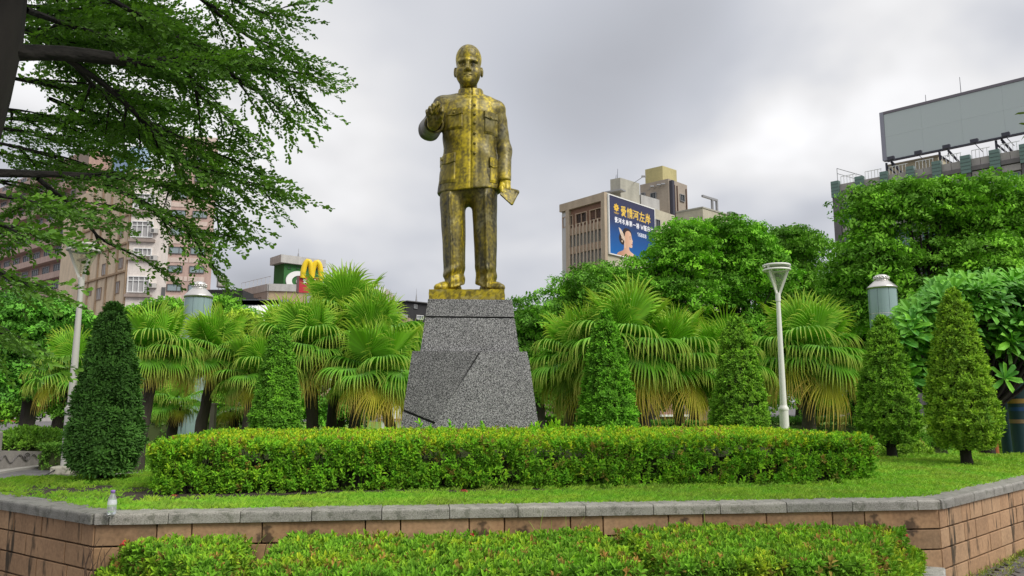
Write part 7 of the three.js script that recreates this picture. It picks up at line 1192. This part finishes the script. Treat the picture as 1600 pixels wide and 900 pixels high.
// ---------------------------------------------------------------- what shows low between the trunks: kiosk, shops
{
  const d = 30, A = at(594, 650, d), B = at(650, 650, d), k = thing('white_kiosk', 'white slatted kiosk on posts seen between palm trunk and pedestal', 'kiosk', [A.x, 0, A.z]), f = facade(k, V(A.x, 0, A.z), V(B.x, 0, B.z)), U = (px) => f.uv(px, 650)[0], Y = (py) => f.uv(620, py)[1];
  const gWall = []; void gWall; fbox(f, 'back_wall', U(596), U(650), Y(654), Y(626), -2, -0.06, plain(0.5, 0.5, 0.52, 0.7));
  for (let i = 0; i < 13; i++) { const u = lerp(U(602), U(648), i / 12); fbox(f, 'slat', u - 0.05, u + 0.05, Y(654), Y(627), -0.055, 0.05, M.white); }
  fbox(f, 'beam', U(596), U(650), Y(657), Y(654), -0.1, 0.08, plain(0.2, 0.13, 0.1, 0.7)); for (const px of [598, 600.5, 614, 623, 636]) fbox(f, 'post', U(px) - 0.03, U(px) + 0.04, 0, Y(657), -0.1, 0.02, px < 602 ? M.white : plain(0.4, 0.38, 0.36, 0.6)); fbox(f, 'low_wall', U(604), U(650), 0, Y(671), -0.3, -0.15, plain(0.5, 0.5, 0.48, 0.7));
}
{
  const d = 50, A = at(838, 650, d), B = at(1130, 650, d + 2), s = thing('shop_row', 'row of low shopfronts with white and red signboards glimpsed beneath the wide palms', 'shops', [A.x, 0, A.z]), f = facade(s, V(A.x, 0, A.z), V(B.x, 0, B.z)), U = (px) => f.uv(px, 650)[0], Y = (py) => f.uv(960, py)[1], q = (n, a, b, t, bt, w, m) => fbox(f, n, U(a), U(b), Math.max(0, Y(bt)), Y(t), 0.004, w, m);
  fbox(f, 'wall', 0, f.L, 0, 6.5, -6, 0, render(0.3, 0.22, 0.19)); const pinkW = render(0.42, 0.25, 0.22);
  q('signboard', 868, 880, 632, 640, 0.4, M.white); q('shop_window', 866, 878, 641, 652, 0.06, glassDark); q('pier', 877, 885, 640, 670, 0.3, pinkW); q('door', 884, 890, 650, 670, 0.1, M.white); q('signboard', 892, 920, 634, 642, 0.4, plain(0.5, 0.03, 0.04, 0.5)); q('signboard', 892, 918, 642.2, 649, 0.35, M.white); q('shopfront', 893, 902, 650, 672, 0.12, pinkW); q('counter', 850, 876, 652, 658, 0.5, render(0.4, 0.36, 0.33)); q('pier', 1001, 1006, 640, 672, 0.3, M.white); q('wall_panel', 1030, 1052, 632, 648, 0.2, pinkW); q('signboard', 1030, 1074, 648, 651, 0.5, M.white); q('poster', 1058, 1067, 652, 664, 0.1, plain(0.5, 0.5, 0.42, 0.6)); q('poster', 1058, 1062, 653, 658, 0.13, plain(0.6, 0.2, 0.1, 0.6)); q('poster', 1063, 1067, 654, 659, 0.13, plain(0.2, 0.5, 0.5, 0.6)); q('sign', 1082, 1088, 658, 664, 0.2, plain(0.55, 0.15, 0.06, 0.6)); q('shop_window', 1006, 1012, 645, 668, 0.06, glassDark); q('wall_panel', 940, 1000, 640, 672, 0.1, render(0.2, 0.18, 0.17)); q('shutter', 1070, 1080, 650, 668, 0.15, plain(0.4, 0.38, 0.4, 0.6));
}
{
  const d = 62, A = at(-40, 650, d), B = at(90, 650, d), s = thing('corner_shop', 'white two-storey shop with an orange and red banner behind the small far lamp', 'building', [A.x, 0, A.z]), f = facade(s, V(A.x, 0, A.z), V(B.x, 0, B.z)), U = (px) => f.uv(px, 650)[0], Y = (py) => f.uv(30, py)[1];
  fbox(f, 'wall', 0, f.L, 0, Y(595), -8, 0, render(0.62, 0.6, 0.6)); fwindow(f, U(15), U(27), Y(638), Y(621), { cols: 3, rows: [0.5], t: 0.08, glass: glassPale }); fwindow(f, U(29), U(36), Y(637), Y(621), { cols: 2, rows: [0.5], t: 0.08, glass: glassPale }); fwindow(f, U(45), U(60), Y(637), Y(621), { cols: 3, rows: [0.5], t: 0.08, glass: glassPale });
  fbox(f, 'banner', U(-10), U(23), Y(659), Y(643), 0.01, 0.25, plain(0.72, 0.24, 0.04, 0.5)); const rb = fbox(f, 'red_banner', U(23.2), U(36), Y(659), Y(643), 0.01, 0.25, plain(0.55, 0.05, 0.06, 0.5)); part('lettering', merge([0, 1].map((i) => bx(U(26), U(33), Y(649 + i * 5), Y(647 + i * 5), 0.252, 0.28))), M.white, rb); fbox(f, 'canopy', U(-10), U(78), Y(663), Y(660), 0.01, 1.2, M.white);
}
// ================================================================ lamp posts
function lampPost(label, px, d, hTop, o = {}) {
  const b = V(at(px, 700, d).x, 0, -d), t = thing('street_lamp', label, 'lamp post', b, o.turn ?? 0), h = hTop, k = o.k ?? 1, paint = o.paint ?? M.postPaint;
  const fork = h - 0.82 * k, R = 0.34 * k;
  part('base_pole', clean(new THREE.LatheGeometry([[0, 0], [0.15, 0], [0.15, 0.06], [0.118, 0.1], [0.115, 1.35], [0.128, 1.36], [0.128, 1.42], [0.095, 1.46], [0.09, 1.5]].map(([x, y]) => new THREE.Vector2(x * k, y * k)), 20)), paint, t);
  part('pole', (() => { const g = new THREE.CylinderGeometry(0.05 * k, 0.085 * k, fork - 1.48 * k, 16); g.translate(0, (fork + 1.48 * k) / 2, 0); return clean(g); })(), paint, t);
  part('collar', (() => { const g = new THREE.CylinderGeometry(0.066 * k, 0.066 * k, 0.22 * k, 16); g.translate(0, fork - 0.05 * k, 0); return clean(g); })(), paint, t);
  for (let i = 0; i < 3; i++) { const a = i * 2.0944 + 0.5, dir = V(Math.cos(a), 0, Math.sin(a)); const g = box(0.035 * k, 0.86 * k, 0.06 * k); g.translate(0, 0.43 * k, 0); g.rotateX(Math.atan2(R - 0.03, 0.8 * k)); const q = part('arm', g, paint, t); q.position.set(dir.x * 0.03, fork, dir.z * 0.03); q.rotation.y = Math.PI / 2 - a; }
  for (const y of [h - 0.02 * k, h - 0.14 * k]) { const g = new THREE.TorusGeometry(R, 0.024 * k, 8, 32); g.rotateX(Math.PI / 2); g.scale(1, 1.2, 1); g.translate(0, y, 0); part('ring', clean(g), paint, t); }
  part('reflector_plate', (() => { const g = new THREE.CylinderGeometry(R - 0.02, R - 0.02, 0.02, 32); g.translate(0, h - 0.06 * k, 0); return clean(g); })(), plain(0.36, 0.36, 0.34, 0.5), t);
  part('glass_cone', clean(new THREE.LatheGeometry([[0.07 * k, h - 0.68 * k], [R - 0.05 * k, h - 0.17 * k]].map(([x, y]) => new THREE.Vector2(x, y)), 28)), new THREE.MeshPhysicalMaterial({ color: rgb(0.86, 0.88, 0.78), roughness: 0.15, transmission: 0.9, thickness: 0, side: THREE.DoubleSide }), t);
  return t;
}
{
  lampPost('tall white lamp post with an open funnel-shaped head standing between two palms', 1227.5, 20.4, 5.2);
  const l = lampPost('tall grey lamp post with a funnel-shaped head on a concrete block', 106, 17.4, 5.12, { paint: plain(0.46, 0.45, 0.41, 0.55), k: 1.0 }); l.position.y = 0.02;
  lampPost('small far white lamp post above the shrub mound in front of the corner shop', 47, 37, 2.35, { k: 0.55 });
  const lb = thing('lamp_footing', 'rounded pale concrete footing block under the grey lamp post', 'footing', [l.position.x, 0, l.position.z]); part('block', rbox(0.46, 0.2, 0.5, 0.05, 0, 0.09, 0, 3), std({ color: rgb(0.5, 0.48, 0.4), roughness: 0.85, map: graniteMap }), lb);
  const cable = thing('black_cable', 'black cable running from the lamp footing into the lawn', 'cable', [l.position.x, 0, l.position.z]); part('cable', limb([V(-0.1, 0.12, 0.25), V(-0.2, 0.02, 0.45), V(-0.42, 0.012, 0.8), V(-0.55, 0.012, 1.0)], [0.014], 6), plain(0.02, 0.02, 0.02, 0.7), cable);
  const gp = V(at(571, 600, 18.5).x, 0, -18.5), pole = thing('grey_pole', 'thin plain grey pole among the trunks of the tall palm clump', 'pole', gp); part('pole', bar(V(0, 0, 0), V(0, 1.9, 0), 0.034, 0.03, 10), plain(0.42, 0.4, 0.37, 0.7), pole); part('cap', (() => { const g = new THREE.SphereGeometry(0.04, 10, 8); g.translate(0, 1.9, 0); return clean(g); })(), metalGrey, pole);
  const gp2 = V(at(605.5, 640, 19.5).x, 0, -19.5), pole2 = thing('grey_pole', 'short pale grey pole in front of the white kiosk', 'pole', gp2); part('pole', bar(V(0, 0, 0), V(0, 1.5, 0), 0.03, 0.03, 10), plain(0.42, 0.4, 0.36, 0.7), pole2); part('cap', (() => { const g = new THREE.SphereGeometry(0.036, 10, 8); g.translate(0, 1.5, 0); return clean(g); })(), metalGrey, pole2);
  for (const [px, w, label] of [[333, 8, 'square grey concrete post between the palm trunks'], [436, 5, 'slim grey concrete post beside the clipped conical tree']]) { const p = V(at(px, 650, 20).x, 0, -20), c = thing('concrete_post', label, 'post', p); part('post', rbox(w / 60, px < 400 ? 1.5 : 1.9, 0.14, 0.02, 0, px < 400 ? 0.75 : 0.95, 0), render(0.36, 0.32, 0.27), c); part('cap', rbox(w / 60 + 0.03, 0.05, 0.17, 0.01, 0, px < 400 ? 1.52 : 1.92, 0), render(0.36, 0.32, 0.27), c); }
}
// ---------------------------------------------------------------- tall glass columns with steel caps
function glassColumn(label, px, d, rPx, pyBody, pyTop) {
  const b = V(at(px, 600, d).x, 0, -d), s = d / FOC, R = rPx * s, t = thing('glass_column', label, 'column', b), y1 = at(px, pyBody, d).y, y2 = at(px, pyTop, d).y, H = y2 - y1;
  const gl = std({ color: rgb(0.27, 0.37, 0.37), roughness: 0.2, metalness: 0.1 });
  const n = 8; for (let i = 0; i < n; i++) { const g = new THREE.CylinderGeometry(R, R, y1 - 0.15, 6, 1, false, i * 2 * Math.PI / n + 0.012, 2 * Math.PI / n - 0.024); g.translate(0, (y1 + 0.15) / 2, 0); part('glass_panel', clean(g), gl, t); }
  part('inner_tube', (() => { const g = new THREE.CylinderGeometry(R * 0.96, R * 0.96, y1 - 0.1, 24); g.translate(0, (y1 - 0.1) / 2 + 0.05, 0); return clean(g); })(), std({ color: rgb(0.22, 0.33, 0.33), roughness: 0.5 }), t);
  for (const y of [y1 - 0.75, y1 - 1.9]) part('band', (() => { const g = new THREE.CylinderGeometry(R + 0.004, R + 0.004, 0.018, 32); g.translate(0, y, 0); return clean(g); })(), M.steel, t);
  part('cap', clean(new THREE.LatheGeometry([[0, 0], [1.07, 0], [1.07, 0.12], [1.02, 0.16], [0.98, 0.2], [0.66, 0.46], [0.5, 0.58], [0.47, 0.62], [0.5, 0.66], [0.51, 0.84], [0.4, 0.95], [0.2, 1.0], [0, 1.0]].map(([x, y]) => new THREE.Vector2(x * R, y1 + y * H)), 36)), M.steel, t);
  for (let ring = 0; ring < 2; ring++) for (let i = 0; i < 16; i++) { const a = (i + ring * 0.5) * Math.PI / 8, o = part('stud', new THREE.SphereGeometry(0.028 * R / 0.4, 6, 5), M.steel, t); o.position.set(Math.cos(a) * R * 0.51, y1 + H * (0.70 + ring * 0.1), Math.sin(a) * R * 0.51); }
  part('foot', (() => { const g = new THREE.CylinderGeometry(R * 1.12, R * 1.2, 0.2, 32); g.translate(0, 0.1, 0); return clean(g); })(), M.steel, t);
}
glassColumn('pale teal glass column with a steel cap rising behind the two palms', 302.5, 24, 20.5, 466, 440);
glassColumn('pale teal glass column with a steel cap between huge tree and plumeria', 1388.5, 23, 21, 452, 429);
// ---------------------------------------------------------------- curved bench wall with scroll ironwork, white bollard
{
  const t = thing('curved_bench_wall', 'low curved grey concrete wall with scrolled iron ornament beside the path', 'wall', [0, 0, 0]), conc = render(0.36, 0.34, 0.33); conc.map.repeat.set(0.6, 0.6);
  const pts = [[-40, 17], [10, 18.3], [40, 18.9], [66, 19.6]].map(([px, d]) => V(at(px, 700, d).x, 0, -d)), c = new THREE.CatmullRomCurve3(pts), N = 24, sec = [];
  const build = (y0, y1a, y1b, off, th) => { const pos = []; const P = (i, y, o) => { const p = c.getPointAt(i / N), d = c.getTangentAt(i / N), n = V(-d.z, 0, d.x); return [p.x + n.x * o, y, p.z + n.z * o]; }; for (let i = 0; i < N; i++) { const ya = lerp(y1a, y1b, i / N), yb = lerp(y1a, y1b, (i + 1) / N), q = (A, B, C, D) => pos.push(...A, ...B, ...C, ...A, ...C, ...D); q(P(i, y0, off), P(i + 1, y0, off), P(i + 1, yb, off), P(i, ya, off)); q(P(i, ya, off), P(i + 1, yb, off), P(i + 1, yb, off - th), P(i, ya, off - th)); q(P(i + 1, y0, off - th), P(i, y0, off - th), P(i, ya, off - th), P(i + 1, yb, off - th)); if (i === N - 1) q(P(N, y0, off), P(N, y0, off - th), P(N, yb, off - th), P(N, yb, off)); } const g = new THREE.BufferGeometry(); g.setAttribute('position', new THREE.Float32BufferAttribute(pos, 3)); g.computeVertexNormals(); return metric(g); };
  void sec; part('wall', build(-0.02, 0.56, 0.36, 0, 0.3), conc, t); part('step', build(-0.02, 0.05, 0.05, 0.35, 0.34), render(0.5, 0.49, 0.47), t);
  const on = (i, y) => { const p = c.getPointAt(clamp(i)), d = c.getTangentAt(clamp(i)), n = V(-d.z, 0, d.x); return p.clone().addScaledVector(n, 0.025).setY(y); };
  const sc = []; for (let i = 0; i <= 40; i++) sc.push(on(0.42 + 0.5 * i / 40, 0.26 + 0.1 * Math.sin(i * 0.42) * (1 - i / 90))); part('scroll', limb(sc, [0.012], 5), plain(0.13, 0.12, 0.12, 0.6), t);
  const sp = []; for (let i = 0; i <= 24; i++) { const a = i * 0.5, R = 0.1 * (1 - i / 28); sp.push(on(0.74 + R * Math.cos(a) * 0.5, 0.28 + R * Math.sin(a))); } part('scroll', limb(sp, [0.012], 5), plain(0.13, 0.12, 0.12, 0.6), t);
  part('end_pillar', rbox(0.5, 0.9, 0.5, 0.05, pts[1].x - 0.42, 0.45, pts[1].z + 0.12), conc, t);
  const b = V(at(101, 700, 19.3).x, 0, -19.3), bo = thing('white_bollard', 'white curved bollard beside the grey lamp post', 'bollard', b); part('post', limb([V(-0.06, 0, 0), V(-0.02, 0.3, 0), V(0.03, 0.6, 0), V(0.1, 0.8, 0)], [0.06, 0.05, 0.045, 0.03], 10), M.white, bo); part('foot', rbox(0.24, 0.05, 0.2, 0.02, -0.04, 0.03, 0), M.white, bo);
}
// ---------------------------------------------------------------- banded teal posts under the plumeria
{
  const teal = plain(0.016, 0.062, 0.07, 0.5), yl = plain(0.5, 0.3, 0.06, 0.6), bl = plain(0.02, 0.09, 0.25, 0.5), tan = plain(0.33, 0.22, 0.1, 0.6), org = plain(0.4, 0.11, 0.03, 0.7);
  const post = (label, px, d, wPx, pyTop, bands, m = teal, lean = 0) => { const b = V(at(px, 690, d).x, 0.0, -d), t = thing('banded_post', label, 'post', b), s = d / FOC, R = wPx * s / 2, h = at(px, pyTop, d).y; const g = new THREE.CylinderGeometry(R * 1.02, R, h, 18); g.translate(0, h / 2, 0); const p = part('post', clean(g), m, t); for (const [y0, y1, bm] of bands) { const a = at(px, y1, d).y, c = at(px, y0, d).y, q = new THREE.CylinderGeometry(R * 1.06, R * 1.06, c - a, 18); q.translate(0, (a + c) / 2, 0); part('band', clean(q), bm, p); } t.rotation.z = lean; return t; };
  post('teal post with one yellow and one blue band under the plumeria', 1580, 14.2, 19, 588, [[593, 600, yl], [612, 618, bl]], teal, 0.06);
  post('teal post with two yellow bands round a blue one at the picture edge', 1599, 13.6, 27, 585, [[623, 630, yl], [636, 642, bl], [655, 661, tan]], teal, 0.02);
  post('orange-brown slim post behind the tall conical tree', 1556, 15, 11, 585, [[604, 612, plain(0.1, 0.04, 0.02, 0.7)]], org, 0.05);
  const sl = struct('slab_edge', box(4.5, 0.12, 0.5), plain(0.36, 0.34, 0.3, 0.8)); sl.position.set(at(1560, 714, 12.9).x, 0.3, -12.75); sl.name = 'path_edge';
}
// ---------------------------------------------------------------- water bottle on the coping
{
  const p = onPlane(174, 804.5, TOP), t = thing('water_bottle', 'small clear plastic water bottle with a purple cap on the wall coping', 'bottle', [p.x, TOP, p.z + 0.0]);
  p.z; t.position.set(p.x, TOP + 0.001, p.z); t.scale.setScalar(1.12);
  const clearP = new THREE.MeshPhysicalMaterial({ color: rgb(0.93, 0.95, 0.97), roughness: 0.35, transmission: 0.85, thickness: 0, ior: 1.45, side: THREE.DoubleSide });
  part('bottle_body', clean(new THREE.LatheGeometry([[0, 0.002], [0.024, 0], [0.029, 0.005], [0.0295, 0.03], [0.028, 0.034], [0.0295, 0.038], [0.0295, 0.06], [0.028, 0.064], [0.029, 0.068], [0.0285, 0.085], [0.024, 0.11], [0.016, 0.132], [0.0125, 0.14], [0.0125, 0.147]].map(([x, y]) => new THREE.Vector2(x, y)), 24)), clearP, t);
  part('water', clean(new THREE.LatheGeometry([[0, 0.004], [0.026, 0.005], [0.027, 0.05], [0, 0.05]].map(([x, y]) => new THREE.Vector2(x, y)), 24)), new THREE.MeshPhysicalMaterial({ color: 0xffffff, roughness: 0.02, transmission: 1, thickness: 0.05, ior: 1.33 }), t);
  part('label_sleeve', clean(new THREE.LatheGeometry([[0.0299, 0.068], [0.0292, 0.085], [0.0262, 0.1]].map(([x, y]) => new THREE.Vector2(x, y)), 24)), new THREE.MeshPhysicalMaterial({ color: rgb(0.85, 0.86, 0.88), roughness: 0.4, transmission: 0.45, thickness: 0, side: THREE.DoubleSide }), t);
  part('cap', clean(new THREE.LatheGeometry([[0, 0.163], [0.0135, 0.163], [0.0145, 0.161], [0.0145, 0.145], [0, 0.145]].map(([x, y]) => new THREE.Vector2(x, y)), 20)), plain(0.36, 0.2, 0.62, 0.4), t);
}
// ---------------------------------------------------------------- small litter on the lawn and weeds at the wall's foot
{
  const r = rng(611), lm = std({ color: rgb(0.5, 0.36, 0.18), roughness: 0.9, side: THREE.DoubleSide }), list = [], lf = leafGeo(0.05, 0.026, 0.2, 0.3, 0.5), inner = inset(PLAT, 0.3);
  for (let i = 0; i < 900; i++) { const x = -5 + r() * 12, z = -6.3 - r() * 5; if (!inPoly(inner, x, z) || r() > 0.12 + soilAmount(x, z)) continue; list.push({ p: V(x, lawnH(x, z) + 0.018, z), q: new THREE.Quaternion().setFromEuler(new THREE.Euler((r() - 0.5) * 0.6, r() * 6.28, (r() - 0.5) * 0.6)), s: 0.6 + 0.8 * r(), c: tint(r, [0.5, 0.36, 0.18], [0.22, 0.13, 0.06], r(), 0.2) }); }
  void lm; scatter('fallen_leaves', [lf], std({ color: 0xffffff, roughness: 0.9, side: THREE.DoubleSide }), list, scene, 'stuff');
  const w = [], tuft = sprig(rng(5), 9, 0.05, 0.06, 0.014, 1.1); for (let i = 0; i < 420; i++) { const t = r() * 5.5, o = 0.02 + 0.35 * r() * r(); w.push({ p: V(cB[0] + dR[0] * (0.15 + t) + 0.66 * o, 0.002, cB[1] + dR[1] * (0.15 + t) + 0.75 * o), q: quatTo(V((r() - 0.5) * 0.6, 1, (r() - 0.5) * 0.6).normalize(), r() * 6.28), s: (0.4 + 0.7 * r()) * (0.5 + t * 0.16), c: tint(r, [0.12, 0.2, 0.03], [0.3, 0.3, 0.08], r(), 0.25) }); } scatter('weeds', [tuft], LEAF, w, scene, 'stuff');
}
renderer.render(scene, camera);
